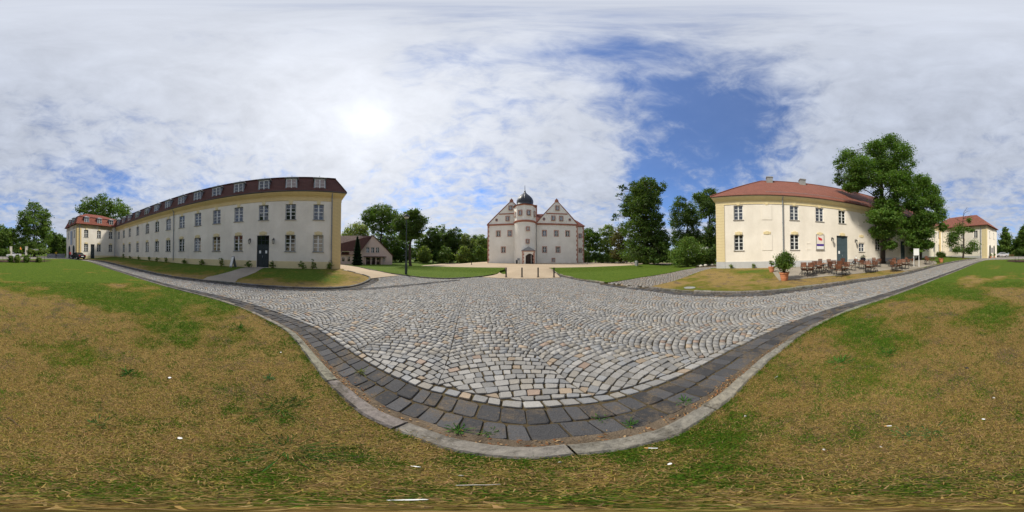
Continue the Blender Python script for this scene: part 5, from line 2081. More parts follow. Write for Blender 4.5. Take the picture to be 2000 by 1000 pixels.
tooth_quoin(FC, uL, 1, ZC, zE - .22, M['salmon'])
tooth_quoin(FC, uR_, -1, ZC, zE - .22, M['salmon'])
tooth_quoin(FS, uS1, -1, ZC, zS - .24, M['salmon'])
# stair tower
OT = 1.3
ut = cpx(454, 500, OT)[0]
RT = (cpx(553, 500, OT)[0] - cpx(355, 500, OT)[0]) / 2
TC = FC.W(ut, OT, 0)[:2]
of = OT + RT
ang0 = math.atan2(CN[1], CN[0])
zT1 = cpx(454, 396, OT + RT * .5)[1]
zT2 = cpx(454, 246, OT + RT * .5)[1]
mb = MB(); mb.lathe([(RT, -.3), (RT, zT1 - .25)], 40, 0, TC); mb.build('tower_shaft', CW, cs, 30)
mb = MB(); mb.lathe([(RT + .02, zT1 - .28), (RT + .16, zT1 - .10), (RT + .20, zT1 + .12), (RT + .05, zT1 + .24), (RT - .1, zT1 + .25)], 40, 0, TC); mb.build('tower_band', M['castred'], cs, 30)
RO = RT * 1.02
mb = MB(); mb.lathe([(RO, zT1 + .2), (RO, zT2 - .1)], 8, 0, TC, ang0); mb.build('tower_head', CW, cs)
mb = MB(); mb.lathe([(RO + .02, zT2 - .22), (RO + .2, zT2 - .05), (RO + .26, zT2 + .02), (RO + .1, zT2 + .08)], 8, 0, TC, ang0); mb.build('tower_cornice', M['castred'], cs)
zd = lambda cy: cpx(454, cy, OT)[1]
kd = RT / 99.0
prof = [(RO + .28, zT2 + .03), (RO * .82, zT2 + .18), (74 * kd, zd(232)), (77 * kd, zd(214)), (74 * kd, zd(196)), (65 * kd, zd(178)), (50 * kd, zd(162)), (33 * kd, zd(148)),
        (18 * kd, zd(136)), (9 * kd, zd(126)), (6 * kd, zd(116)), (8 * kd, zd(111)), (3 * kd, zd(104)), (1.5 * kd, zd(58))]
mb = MB(); mb.lathe(prof, 16, 0, TC, ang0); mb.build('dome', M['slate'], cs, 24)
mb = MB()
for k in range(8):
    t = ang0 + 2 * PI * k / 8
    mb.tube([(TC[0] + r_ * math.cos(t), TC[1] + r_ * math.sin(t), z) for r_, z in prof[2:11]], .05, 5)
mb.build('dome_ribs', M['slate'], cs)
ap = RO * math.cos(PI / 8)
for k in (-2, -1, 0, 1):
    t = ang0 + (k + .5) * 2 * PI / 8
    Nn = (math.cos(t), math.sin(t))
    fo = Frame((TC[0] + Nn[0] * ap, TC[1] + Nn[1] * ap), (-Nn[1], Nn[0]), Nn)
    zz = (zT1 + zT2) / 2 - .60
    cwin(0, zz, 'castle_gable', .39, 1.08, fo, .165)
    mb = MB(); fbox(mb, fo, -.40, .40, .003, .012, zz - .02, zz + 1.09); mb.build('window_back', M['greypaint'], cs)
for p in ((482, 462), (480, 578)):
    du = (p[0] - 454) / 99.0
    t = ang0 + math.asin(du)
    Nn = (math.cos(t), math.sin(t))
    fo = Frame((TC[0] + Nn[0] * RT, TC[1] + Nn[1] * RT), (-Nn[1], Nn[0]), Nn)
    z = cpx(*p, OT + RT * .9)[1]
    cwin(0, z - .36, 'castle_small', .31, .72, fo, .19)
    mb = MB(); fbox(mb, fo, -.32, .32, -.05, .02, z - .38, z + .38); mb.build('window_back', M['greypaint'], cs)
# porch with pediment, dark arched doorway
OP = of + 1.3
p0, p1 = cpx(428, 700, OP)[0], cpx(545, 700, OP)[0]
zp = cpx(480, 665, OP)[1]; zp2 = cpx(484, 626, OP)[1]
mb = MB()
dc = cpx(498, 700, OP)[0]; dz_ = cpx(498, 690, OP)[1]
dw = .92
for a, b in ((p0, dc - dw), (dc + dw, p1)):
    fbox(mb, FC, a, b, OT + RT * .3, OP, -.2, zp)
fbox(mb, FC, dc - dw, dc + dw, OT + RT * .3, OP, dz_, zp)
mb.build('porch', CW, cs)
mb = MB(); mb.prism([(p0 - .25, zp), (p1 + .25, zp), ((p0 + p1) / 2, zp2)], OT + RT * .3, OP + .2, 0, lambda x, y, h: FC.W(x, h, y)); mb.build('porch_roof', M['zinc'], cs)
mb = MB(); fbox(mb, FC, p0 - .1, p1 + .1, OP - .3, OP + .1, zp - .16, zp - .002); mb.build('porch_cornice', M['castred'], cs)
mb = MB()
for k in range(7):
    z = ZC + k * (zp - .2 - ZC) / 7
    h_ = (zp - .2 - ZC) / 7
    L = .42 if k % 2 else .28
    fbox(mb, FC, p0, p0 + L, OP + .002, OP + .05, z + .02, z + h_ - .02); fbox(mb, FC, p1 - L, p1, OP + .002, OP + .05, z + .02, z + h_ - .02)
mb.build('corner_stones', M['salmon'], cs, kind='stuff')
mb = MB(); fbox(mb, FC, dc - dw, dc + dw, OP - .5, OP - .42, ZC, dz_); mb.build('doorway', M['doordark'], cs)
mb = MB()
for a, b in ((dc - dw + .03, dc - .05), (dc + .38, dc + dw - .05)):
    fbox(mb, FC, a, b, OP - .42, OP - .34, ZC + .03, dz_ - .25)
mb.build('door_leaf', M['doordark'], cs)
mb = MB(); mb.prism([(dc + a * 1., ZC + 0 + b) for a, b in [(-dw, dz_ - ZC - .01), (-dw, dz_ - ZC - .55)] + [(-dw + .02 + (2 * dw - .04) * k / 10, dz_ - ZC - .55 + .5 * math.sin(PI * k / 10)) for k in range(1, 10)] + [(dw, dz_ - ZC - .55), (dw, dz_ - ZC - .01)]],
               OP - .30, OP - .02, 0, lambda x, y, h: FC.W(x, h, y)); mb.build('door_arch', CW, cs)
mb = MB(); fbox(mb, FC, dc + .28, dc + .36, OP - .42, OP - .36, ZC + .1, dz_ - .3); mb.build('door_edge', M['white'], cs)
downpipe(cs, FC, cpx(553, 600, 0)[0] + .25, ZC, zE, .12, .05)
# notice stand and bin in front of the tower
st = AT(930 / 1 + 83.5, CD - OT - RT - 1.0)
stp = FC.W(cpx(394, 760, of + .6)[0], of + .6, terr(*FC.W(cpx(394, 760, of + .6)[0], of + .6, 0)[:2]) + .03)
o = root('notice_stand', stp, 'small notice stand with dark legs beside the castle tower foot', 'sign', None, FC.rz)
mb = MB(); mb.box(-.28, .28, -.02, .02, .75, 1.25); mb.local('panel', M['zinc'], o)
for x in (-.2, .2):
    mb = MB(); mb.tube([(x, 0, 0), (x, 0, .76)], .02, 6); mb.local('leg', M['iron'], o)
bp_ = FC.W(cpx(377, 760, of + .6)[0], of + .6, terr(*FC.W(cpx(377, 760, of + .6)[0], of + .6, 0)[:2]) + .03)
mb = MB(); mb.lathe([(.16, 0), (.19, .1), (.20, .75), (.14, .85), (.05, .88)], 12); mb.local('litter_bin', M['iron'], None, 40, bp_, label='black litter bin left of the castle tower door', cat='bin')

# ------------------------------------------------------------------ PINK HOUSE
DPH = 46.0
Apx = AT(704.5, DPH); Bpx = AT(766, DPH + 2.5)
ph_d = Vector((Bpx[0] - Apx[0], Bpx[1] - Apx[1])); ph_w = ph_d.length; ph_d.normalize()
ph_n = Vector((ph_d.y, -ph_d.x))
if ph_n.dot(Vector((Apx[0], Apx[1]))) > 0:
    ph_n = -ph_n
FP = Frame((Apx[0], Apx[1]), tuple(ph_d), tuple(ph_n))
zp0 = min(Apx[2], Bpx[2]) - .05
hs_ = root('gabled_house', (Apx[0], Apx[1], 0), 'pink rendered house with steep brown roof beside the dark conifer', 'house')
fp = lambda x, y, o=0.: FP.px(660 + x / 9.09, 440 + y / 9.09, o)
ua, za = fp(622, 186); ul, zl = fp(405, 362); ur, zr_ = fp(966, 540)
ops, hw = [], []
for cx in (532, 620, 706):
    u, z = fp(cx, 438); ops.append((u - .47, u + .47, z - .75, z + .75)); hw.append((u, z - .75))
u, z = fp(820, 610); ops.append((u - .40, u + .40, z - .62, z + .62)); sqw = (u, z - .62)
drs = [fp(c, 640)[0] for c in (537, 622, 708)]
zdt = fp(620, 572)[1]
ops += [(u - .62, u + .62, zp0, zdt) for u in drs]
body = MB()
wall(body, FP, ul, ur, zp0 - .3, min(zl, zr_), ops)
body.prism([(ul, min(zl, zr_)), (ur, min(zl, zr_)), (ur, zr_), (ua, za), (ul, zl)], -.3, 0., 0, lambda x, y, h: FP.W(x, h, y)) if False else None
zz0 = min(zl, zr_)
gab = [o_ for o_ in ops if o_[3] > zz0]
# gable above the lower eave, cut in strips around the three windows
us_ = sorted({ul, ur, ua, *[a for q in gab for a in q[:2]]})
rl = lambda u: zl + (za - zl) * (u - ul) / (ua - ul) if u <= ua else za + (zr_ - za) * (u - ua) / (ur - ua)
for a, b in zip(us_[:-1], us_[1:]):
    hole = [q for q in gab if q[0] < (a + b) / 2 < q[1]]
    segs = [(zz0, None)] if not hole else [(zz0, hole[0][2]), (hole[0][3], None)]
    for s0, s1 in segs:
        t0, t1 = (rl(a), rl(b)) if s1 is None else (s1, s1)
        if (t0 + t1) / 2 > s0 + .001:
            body.add([FP.W(a, 0, s0), FP.W(b, 0, s0), FP.W(b, 0, t1), FP.W(a, 0, t0)], [(0, 1, 2, 3)])
for q in gab:
    for (p, r_) in (((q[0], q[2]), (q[1], q[2])), ((q[1], q[2]), (q[1], q[3])), ((q[1], q[3]), (q[0], q[3])), ((q[0], q[3]), (q[0], q[2]))):
        body.add([FP.W(p[0], 0, p[1]), FP.W(r_[0], 0, r_[1]), FP.W(r_[0], -.2, r_[1]), FP.W(p[0], -.2, p[1])], [(0, 1, 2, 3)])
HD = 16.0
body.add([FP.W(ur, 0, zp0 - .3), FP.W(ur, -HD, zp0 - .3), FP.W(ur, -HD, zr_), FP.W(ur, 0, zr_)], [(0, 1, 2, 3)])
body.add([FP.W(ul, 0, zp0 - .3), FP.W(ul, -HD, zp0 - .3), FP.W(ul, -HD, zl), FP.W(ul, 0, zl)], [(0, 1, 2, 3)])
body.build('wall', M['pink'], hs_)
for u, z in hw:
    window('house', FP, u, z, hs_)
ob = window('castle_gable', FP, sqw[0], sqw[1] + .05, hs_)
mb = MB()
mb.prism([(ua, za + .25), (ur + .35, zr_ - .02), (ur + .35, zr_ - .22), (ua, za + .02)], -HD, .25, 0, lambda x, y, h: FP.W(x, h, y))
mb.prism([(ua, za + .25), (ua, za + .02), (ul - .3, zl - .27), (ul - .3, zl - .05)], -HD, .25, 0, lambda x, y, h: FP.W(x, h, y))
mb.build('roof', M['tileP'], hs_)
for u in drs:
    mb = MB(); fbox(mb, FP, u - .60, u + .60, -.16, -.10, zp0, zdt - .02)
    d_ = mb.build('door', M['doordark'], hs_)
    mb = MB()
    fbox(mb, FP, u - .5, u + .5, -.10, -.08, zdt - .55, zdt - .12); fbox(mb, FP, u - .5, u - .06, -.10, -.085, zp0 + 1.0, zdt - .7); fbox(mb, FP, u + .06, u + .5, -.10, -.085, zp0 + 1.0, zdt - .7)
    mb.build('door_glass', M['glass'], hs_)
mb = MB()
for u in (drs[0] - .9, (drs[0] + drs[1]) / 2, (drs[1] + drs[2]) / 2, drs[2] + .9):
    fbox(mb, FP, u - .14, u + .14, .002, .7, zp0 - .1, zdt + .12)
mb.build('porch_pillars', M['pink'], hs_)
mb = MB(); fbox(mb, FP, drs[0] - 1.3, drs[2] + 2.2, .002, 1.3, zdt + .122, zdt + .32); mb.build('porch_canopy', M['ridge'], hs_)
# long roof and lower front range running off to the left behind the big building
mb = MB()
F2u0, F2z0 = fp(405, 362)
mb.add([FP.W(ua, -.2, za), FP.W(ua - 14, -5.5, za + .3), FP.W(ul - 14.5, .5, 3.2), FP.W(ul - .2, 1.6, zl - 1.6)], [(0, 1, 2, 3)])
mb.build('long_roof', M['tileP'], hs_)
mb = MB()
mb.box(ul - 16, ul - 1.8, -2.5, .4, zp0 - .3, 2.6, 0, FP.W)
mb.build('front_range', M['pink'], hs_)
mb = MB()
for k in range(5):
    u = ul - 3.4 - k * 1.5
    fbox(mb, FP, u - .35, u + .35, .402, .42, zp0 + 1.0, zp0 + 2.3)
mb.build('front_windows', M['glass'], hs_, kind='stuff')
mb = MB(); mb.add([FP.W(ul - 16.3, .9, 2.4), FP.W(ul - 1.5, .9, 2.4), FP.W(ul - 1.5, -1.6, 4.4), FP.W(ul - 16.3, -1.6, 4.4)], [(0, 1, 2, 3)])
mb.build('front_roof', M['tileP'], hs_)
mb = MB(); fbox(mb, FP, ul - 5.2, ul - 3.2, -.6, .2, 3.2, 4.1); mb.build('roof_window', M['whitewall'], hs_)

# ------------------------------------------------------------------ WHITE HOUSE far behind the trees on the right
hx = AT(1381, 72)
wh = root('white_house', hx, 'white house with red roof glimpsed between the trees on the right', 'house', None, -R((1381 - 1000) * .18))
mb = MB(); mb.box(-6, 6, 0, 9, -.3, 8.4)
mb.prism([(0, 8.4), (9, 8.4), (4.5, 10.9)], -6, 6, 0, lambda a, b, h: (h, a, b)); mb.local('wall', M['whitewall'], wh)
mb = MB(); mb.prism([(-.5, 8.1), (4.5, 11.05), (9.5, 8.1), (9.5, 8.3), (4.5, 11.3), (-.5, 8.3)], -6.4, 6.4, 0, lambda a, b, h: (h, a, b)); mb.local('roof', M['tileR'], wh)
for k in range(5):
    for z in (1.2, 3.8, 6.3):
        mb = MB(); mb.box(-4.8 + k * 2.3, -3.8 + k * 2.3, -.03, -.005, z, z + 1.4); mb.local('window', M['glass'], wh)

# ================================================================== TREES AND PLANTS
LEAFCOL = {'dark': (.062, .112, .020), 'mid': (.088, .155, .026), 'light': (.14, .205, .042), 'pale': (.18, .235, .07), 'olive': (.10, .098, .032), 'conifer': (.016, .036, .018), 'linden': (.082, .160, .024)}


def leaf_cloud(cent, rad, n, size, colr, rs, clump=.30, hollow=.45, per=26):
    """leaf faces gathered in clumps through ellipsoids; cent (k,3), rad (k,3)"""
    cent, rad = np.asarray(cent, float), np.asarray(rad, float)
    area = (rad[:, 0] * rad[:, 2] + rad[:, 0] * rad[:, 1] + rad[:, 1] * rad[:, 2])
    nc = max(4, n // per)
    k = rs.choice(len(cent), nc, p=area / area.sum())
    d = rs.normal(0, 1, (nc, 3))
    d /= np.linalg.norm(d, axis=1, keepdims=True)
    rr_ = (hollow + (1.02 - hollow) * np.sqrt(rs.rand(nc)))[:, None]
    cc = cent[k] + d * rr_ * rad[k]
    cr = np.minimum(rad[k].min(1), 1.6) * clump * rs.uniform(.6, 1.35, nc)
    tone = rs.uniform(.62, 1.38, nc)
    m = nc * per
    idx = np.repeat(np.arange(nc), per)
    off = rs.normal(0, 1, (m, 3)) * np.array([1, 1, .62])
    off *= (cr[idx])[:, None]
    P = cc[idx] + off
    # leaf frame: mostly facing up and outward
    nrm = rs.normal(0, .75, (m, 3)) + d[idx] * .7 + np.array([0, 0, .55])
    nrm /= np.linalg.norm(nrm, axis=1, keepdims=True)
    t = np.cross(nrm, rs.normal(0, 1, (m, 3)))
    t /= np.maximum(1e-6, np.linalg.norm(t, axis=1, keepdims=True))
    b = np.cross(nrm, t)
    s = (size * rs.uniform(.55, 1.3, m))[:, None]
    V = np.stack([P - t * s, P - b * s * .55 + t * s * .1, P + t * s, P + b * s * .55 + t * s * .1], 1)
    F = (np.arange(m) * 4)[:, None] + np.array([[0, 1, 2, 3]])
    c = np.array(colr) * (tone[idx] * rs.uniform(.75, 1.3, m))[:, None] * np.c_[rs.uniform(.85, 1.3, m), np.ones(m), rs.uniform(.8, 1.2, m)]
    return V.reshape(-1, 3), F, np.repeat(c, 4, 0)


def limb(mb, a, b, r0, r1, rs, bow=.08, seg=6, n=5):
    a, b = Vector(a), Vector(b)
    L = (b - a).length
    side = Vector(rs.normal(0, 1, 3)) * L * bow
    pts, rad = [], []
    for i in range(n + 1):
        t = i / n
        p = a.lerp(b, t) + side * math.sin(PI * t) + Vector((0, 0, L * bow * .8 * math.sin(PI * t)))
        pts.append(p); rad.append(r0 + (r1 - r0) * t)
    mb.tube(pts, rad, seg)
    return pts


def tree(name, label, px, dist, lobes, n, size, colr, trunk_r=.3, base=None, group=None, cat='tree', seed=1, lean=0., clump=.30, deep=2, fork=.45, bark=None, hollow=.45, z0=None):
    """lobes: (px, py, rx, ry) outlines of the crown's masses, placed round the trunk at its distance"""
    rs = np.random.RandomState(seed)
    bx, by, bz = AT(px, dist)
    if z0 is not None:
        bz = z0
    a0 = R((px - 1000) * .18)
    fwd = np.array([math.sin(a0), math.cos(a0)])
    side = np.array([fwd[1], -fwd[0]])
    kpp = R(.18) * dist
    half = max(abs(l[0] - px) + l[2] for l in lobes) * kpp
    cent, rad, leafy = [], [], []
    for l in lobes:
        lx, ly, rx, ry = l[:4]
        d = ray(lx, ly)
        hd = d[0] * fwd[0] + d[1] * fwd[1]
        reach = math.sqrt(max(.05, half ** 2 - ((lx - px) * kpp) ** 2))
        k = deep if rx * kpp > 1.0 else 1
        for q in range(k):
            dep = (rs.uniform(-.45, .45) * reach) if k == 1 else ((-1 if q % 2 else 1) * rs.uniform(.15, .62) * reach)
            t = (dist + dep) / hd
            # keep the outline of the mass as seen while it moves in depth
            leafy.append(len(l) == 4)
            cent.append((d[0] * t, d[1] * t, CAM_H + d[2] * t))
            f = (dist + dep) / dist
            el = math.atan2(d[2], hd)
            rad.append((rx * kpp * f, rx * kpp * f, ry * kpp * f / math.cos(el) ** 2))
    cent, rad = np.array(cent), np.array(rad)
    r0 = root(name, (bx, by, bz), label, cat, group)
    lf = np.array(leafy)
    V, F, c = leaf_cloud(cent[lf] - np.array([bx, by, bz]), rad[lf], n, size, colr, rs, clump, hollow)
    # no leaves below the ground
    low = V[:, 2] < .03
    V[low, 2] = .03 + rs.rand(low.sum()) * .1
    finish(bpy.data.objects.new('crown', np_mesh('crown', V, F, M['leaf'], c)), r0)
    mb = MB()
    top = cent[:, 2].max() - bz
    cx, cy = cent[:, 0].mean() - bx, cent[:, 1].mean() - by
    hf = top * fork
    tp = limb(mb, (0, 0, -.15), (cx * .5 + lean, cy * .4, hf), trunk_r, trunk_r * .62, rs, .03, 9, 6)
    mb.tube([(0, 0, -.2), (0, 0, .12), (0, 0, .5)], [trunk_r * 1.6, trunk_r * 1.25, trunk_r * 1.0], 9)
    up = limb(mb, tp[-1], (cx, cy, top * .86), trunk_r * .62, trunk_r * .12, rs, .05, 7, 6)
    stems = tp[2:] + up
    for (x, y, z), rd in zip(cent, rad):
        e = Vector((x - bx, y - by, z - bz))
        s = min(stems, key=lambda p: (p - e).length + max(0, p.z - e.z + .5) * 3)
        pts = limb(mb, s, e, trunk_r * .26, trunk_r * .07, rs, .10, 5, 4)
        for _ in range(3):
            v = Vector(rs.normal(0, 1, 3)); v.normalize()
            limb(mb, pts[2 + _ % 2], e + Vector((v.x * rd[0], v.y * rd[1], abs(v.z) * rd[2])) * .75 if False else e + Vector((v.x * rd[0] * .75, v.y * rd[1] * .75, v.z * rd[2] * .7)), trunk_r * .09, trunk_r * .03, rs, .1, 4, 3)
    mb.local('trunk', bark or M['bark'], r0, 60)
    return r0


LC = LEAFCOL
tree('tall_tree', 'tall broad-crowned tree at the far left, beyond the white pillars', 67, 58,
     [(66, 408, 15, 14), (85, 422, 14, 14), (48, 425, 15, 15), (70, 440, 28, 20), (44, 452, 14, 20), (90, 452, 12, 20), (68, 468, 32, 18), (62, 484, 34, 12)], 22000, .30, LC['mid'], .45, seed=2)
tree('round_tree', 'wide tree rising behind the far left pavilion roof', 196, 66,
     [(200, 392, 20, 12), (172, 399, 17, 15), (228, 402, 16, 14), (190, 410, 38, 16), (243, 409, 13, 11), (156, 408, 9, 8), (215, 420, 40, 16), (195, 440, 40, 20)], 22000, .29, LC['mid'], .5, seed=3)
# wood edge at the far left, both sides of the tall tree
for i, (px, dist, tp, w, lab) in enumerate(((6, 76, 440, 17, 'dark wood-edge tree at the left picture edge'), (24, 80, 446, 13, 'small wood-edge tree left of the tall broad crown'),
                                            (106, 78, 452, 13, 'wood-edge tree between the tall tree and the left pavilion'), (120, 84, 458, 11, 'wood-edge tree touching the left pavilion wall'),
                                            (1985, 80, 468, 10, 'low dark tree between the two trees at the right edge'), (1945, 90, 474, 10, 'low tree showing behind the right pavilion corner'))):
    tree('wood_tree', lab, px, dist, [(px - w * .2, tp + 10, w * .7, 11), (px + w * .35, tp + 18, w * .6, 12), (px - w * .5, tp + 22, w * .6, 13), (px, tp + 32, w, 14), (px + 2, 492, w, 9)],
         7000, .42, LC['dark' if i % 2 else 'mid'], .3, seed=10 + i, group='trees at the far wood edge', deep=1)
tree('pale_tree', 'pale green tree above the pink house roof', 694, 68, [(696, 446, 15, 13), (681, 458, 13, 12), (709, 452, 11, 14), (692, 468, 26, 12), (672, 466, 9, 8)], 8000, .36, LC['pale'], .35, seed=20, clump=.36)
tree('umbrella_tree', 'tall spreading tree with forked trunk behind the pink house gable', 744, 58,
     [(742, 410, 22, 9), (720, 420, 13, 11), (766, 419, 13, 11), (745, 424, 26, 11), (728, 436, 14, 9), (762, 436, 14, 10), (712, 430, 7, 8), (778, 432, 8, 10), (748, 446, 14, 8), (732, 450, 8, 7), (766, 450, 10, 8)], 18000, .25, LC['mid'], .45, seed=21, fork=.5, clump=.3)
tree('dark_tree', 'dark tree with bare lower trunk on the lawn behind the lamp post', 802, 34,
     [(806, 419, 15, 9), (820, 431, 12, 11), (786, 429, 13, 10), (800, 443, 22, 13), (777, 441, 11, 12), (826, 446, 7, 8), (795, 460, 18, 9), (815, 458, 12, 8)], 17000, .18, LC['dark'], .33, seed=22, fork=.5)
WOODS = [(735, 82, 456, 22, 'dark'), (765, 80, 450, 20, 'mid'), (785, 86, 456, 18, 'mid'), (826, 78, 458, 16, 'mid'), (846, 74, 444, 15, 'dark'), (860, 82, 438, 17, 'mid'), (878, 76, 448, 13, 'dark'), (893, 80, 446, 15, 'mid'), (912, 74, 456, 14, 'pale'),
         (928, 78, 460, 13, 'mid'), (942, 70, 458, 14, 'light'), (956, 82, 462, 12, 'mid')]
NEIGH = ['rightmost of the dark trees behind the house gable', 'dark tree right of the forked tree', 'tree hidden behind the lone dark tree', 'tree just right of the lone dark tree', 'dark tree left of the tallest wood tree',
         'tallest tree of the wood left of the castle', 'dark narrow tree right of the tallest wood tree', 'bushy tree in the middle of the wood', 'pale feathery tree in the wood', 'tree near the castle end of the wood',
         'bright green tree beside the castle corner', 'tree partly hidden by the castle left corner']
for i, ((px, dist, tp, w, c), lab) in enumerate(zip(WOODS, NEIGH)):
    rr2 = random.Random(i)
    lob = [(px + rr2.uniform(-3, 3), tp + 9, w * .62, 10), (px - w * .45, tp + 20, w * .6, 12), (px + w * .45, tp + 22, w * .6, 12), (px, tp + 32, w * .95, 14), (px - w * .4, tp + 45, w * .7, 12), (px + w * .4, 503, w * .7, 9), (px - w * .8, tp + 36, w * .6, 16), (px + w * .8, tp + 34, w * .6, 16), (px, 496, w * 1.2, 12)]
    tree('wood_tree', lab, px, dist, lob, 10500, .36, LC[c], .3, seed=40 + i, group='trees of the wood left of the castle', deep=1)
# low bright undergrowth in front of that wood
for i, (px, w, c, lab) in enumerate(((828, 12, 'light', 'bright low bush at the wood edge behind the dark tree'), (868, 12, 'mid', 'low bush at the wood edge, below the tallest wood tree'), (905, 11, 'light', 'bright low bush in the middle of the wood edge'), (936, 12, 'mid', 'low bush at the wood edge near the castle'))):
    tree('bush', lab, px, 64, [(px - w * .4, 500, w * .7, 9), (px + w * .5, 497, w * .7, 11), (px, 490, w * .6, 9), (px, 506, w, 7)], 3500, .34, LC[c], .1, seed=60 + i, cat='bush', group='bushes at the wood edge', deep=1, fork=.3)


def conifer(name, label, px, dist, tp, bs, w, n, seed):
    rs = np.random.RandomState(seed)
    bx, by, bz = AT(px, dist)
    k = R(.18) * dist
    H = CAM_H + dist * math.tan(R((503 - tp) * .18)) - bz
    Rm = w * k
    r0 = root(name, (bx, by, bz), label, 'tree')
    t = 1 - np.sqrt(rs.rand(n)) * .999
    z = .15 + t * (H - .15)
    lay_ = .80 + .2 * np.cos(z * 9.0)
    r_ = Rm * (1 - t) ** .85 * np.sqrt(rs.uniform(.25, 1, n)) * lay_ + .05
    th = rs.rand(n) * 2 * PI
    P = np.c_[r_ * np.cos(th), r_ * np.sin(th), z - r_ * .25 + .2]
    P[:, 2] = np.maximum(P[:, 2], .05)
    o = np.c_[np.cos(th), np.sin(th), np.full(n, -.35)] + rs.normal(0, .3, (n, 3))
    o /= np.linalg.norm(o, axis=1, keepdims=True)
    b = np.cross(o, rs.normal(0, 1, (n, 3))); b /= np.linalg.norm(b, axis=1, keepdims=True)
    s = rs.uniform(.14, .30, (n, 1))
    V = np.stack([P - o * s, P - b * s * .3, P + o * s, P + b * s * .3], 1)
    F = (np.arange(n) * 4)[:, None] + np.array([[0, 1, 2, 3]])
    c = np.array(LC['conifer']) * rs.uniform(.6, 1.6, (n, 1))
    finish(bpy.data.objects.new('crown', np_mesh('crown', V.reshape(-1, 3), F, M['leaf'], np.repeat(c, 4, 0))), r0)
    mb = MB(); mb.tube([(0, 0, -.1), (0, 0, H * .9)], [.2, .03], 7); mb.local('trunk', M['bark'], r0)


conifer('conifer', 'dark conical conifer left of the pink house doors', 698, 41, 462, 517, 11.5, 9000, 5)
# right of the castle
tree('round_tree', 'rounded tree touching the castle right corner', 1150, 60, [(1148, 456, 12, 9), (1162, 462, 9, 8), (1144, 472, 12, 12), (1160, 478, 14, 12), (1150, 494, 16, 12), (1142, 505, 10, 8)], 8000, .30, LC['mid'], .3, seed=70)
tree('round_tree', 'round-topped airy tree between the castle and the big tree', 1186, 66, [(1186, 450, 14, 10), (1177, 464, 10, 11), (1195, 464, 10, 11), (1186, 478, 14, 10), (1180, 496, 16, 14), (1196, 500, 12, 12)], 8000, .32, LC['light'], .3, seed=71)
tree('bush', 'brownish olive shrub left of the big tree', 1211, 52, [(1211, 455, 9, 12), (1206, 472, 11, 13), (1216, 480, 11, 14), (1208, 496, 14, 12), (1215, 505, 12, 8)], 6000, .26, LC['olive'], .2, seed=72, cat='bush')
tree('giant_tree', 'huge ivy-clad tree, tallest right of the castle', 1262, 38,
     [(1264, 356, 15, 8), (1286, 366, 15, 8), (1243, 366, 13, 10), (1254, 382, 20, 13), (1276, 378, 12, 9), (1216, 370, 8, 9), (1207, 388, 7, 9), (1258, 402, 28, 14), (1228, 408, 18, 13), (1201, 424, 7, 9), (1262, 426, 30, 16), (1250, 370, 16, 10), (1268, 392, 24, 12), (1236, 390, 16, 12), (1295, 470, 14, 20), (1302, 500, 12, 12),
      (1240, 448, 30, 18), (1276, 450, 26, 20), (1292, 430, 8, 16), (1260, 476, 42, 18), (1248, 496, 40, 14), (1288, 492, 18, 18), (1270, 506, 30, 8)], 56000, .22, LC['dark'], .75, seed=73, deep=3, clump=.26)
tree('slender_tree', 'leafy tree with upright crown between the big tree and the right building', 1344, 50,
     [(1328, 395, 12, 9), (1346, 409, 15, 12), (1319, 411, 10, 13), (1336, 428, 20, 14), (1356, 444, 13, 15), (1322, 449, 12, 13), (1341, 464, 17, 12), (1330, 470, 22, 12), (1350, 425, 16, 14), (1318, 430, 10, 14), (1360, 462, 14, 12)], 20000, .22, LC['dark'], .4, seed=74)
tree('dark_tree', 'dark open-crowned tree right beside the right building corner', 1386, 44,
     [(1386, 377, 14, 8), (1364, 385, 10, 9), (1378, 394, 16, 11), (1392, 408, 10, 13), (1373, 416, 10, 12), (1393, 434, 8, 16), (1384, 452, 9, 12), (1392, 460, 12, 16), (1376, 470, 12, 12), (1386, 402, 14, 14), (1394, 478, 10, 12)], 16000, .21, LC['dark'], .4, seed=75)
tree('bush', 'large rounded green shrub mass on the lawn beside the cobbled path', 1343, 27,
     [(1340, 486, 22, 18), (1320, 500, 15, 15), (1364, 494, 16, 18), (1345, 472, 14, 9), (1378, 502, 11, 14), (1332, 508, 20, 9), (1360, 510, 18, 8)], 15000, .13, LC['mid'], .12, seed=76, cat='bush', fork=.3)
tree('bush', 'dark shrub close to the right building corner', 1392, 26, [(1391, 498, 9, 14), (1384, 508, 9, 8), (1396, 490, 6, 10)], 4000, .12, LC['dark'], .08, seed=77, cat='bush', fork=.3)
tree('bush', 'low shrubs strip behind the court, right of the castle', 1175, 52, [(1150, 506, 14, 6), (1175, 504, 16, 8), (1196, 506, 14, 7), (1164, 500, 10, 7)], 5000, .22, LC['dark'], .1, seed=78, cat='bush', fork=.3)
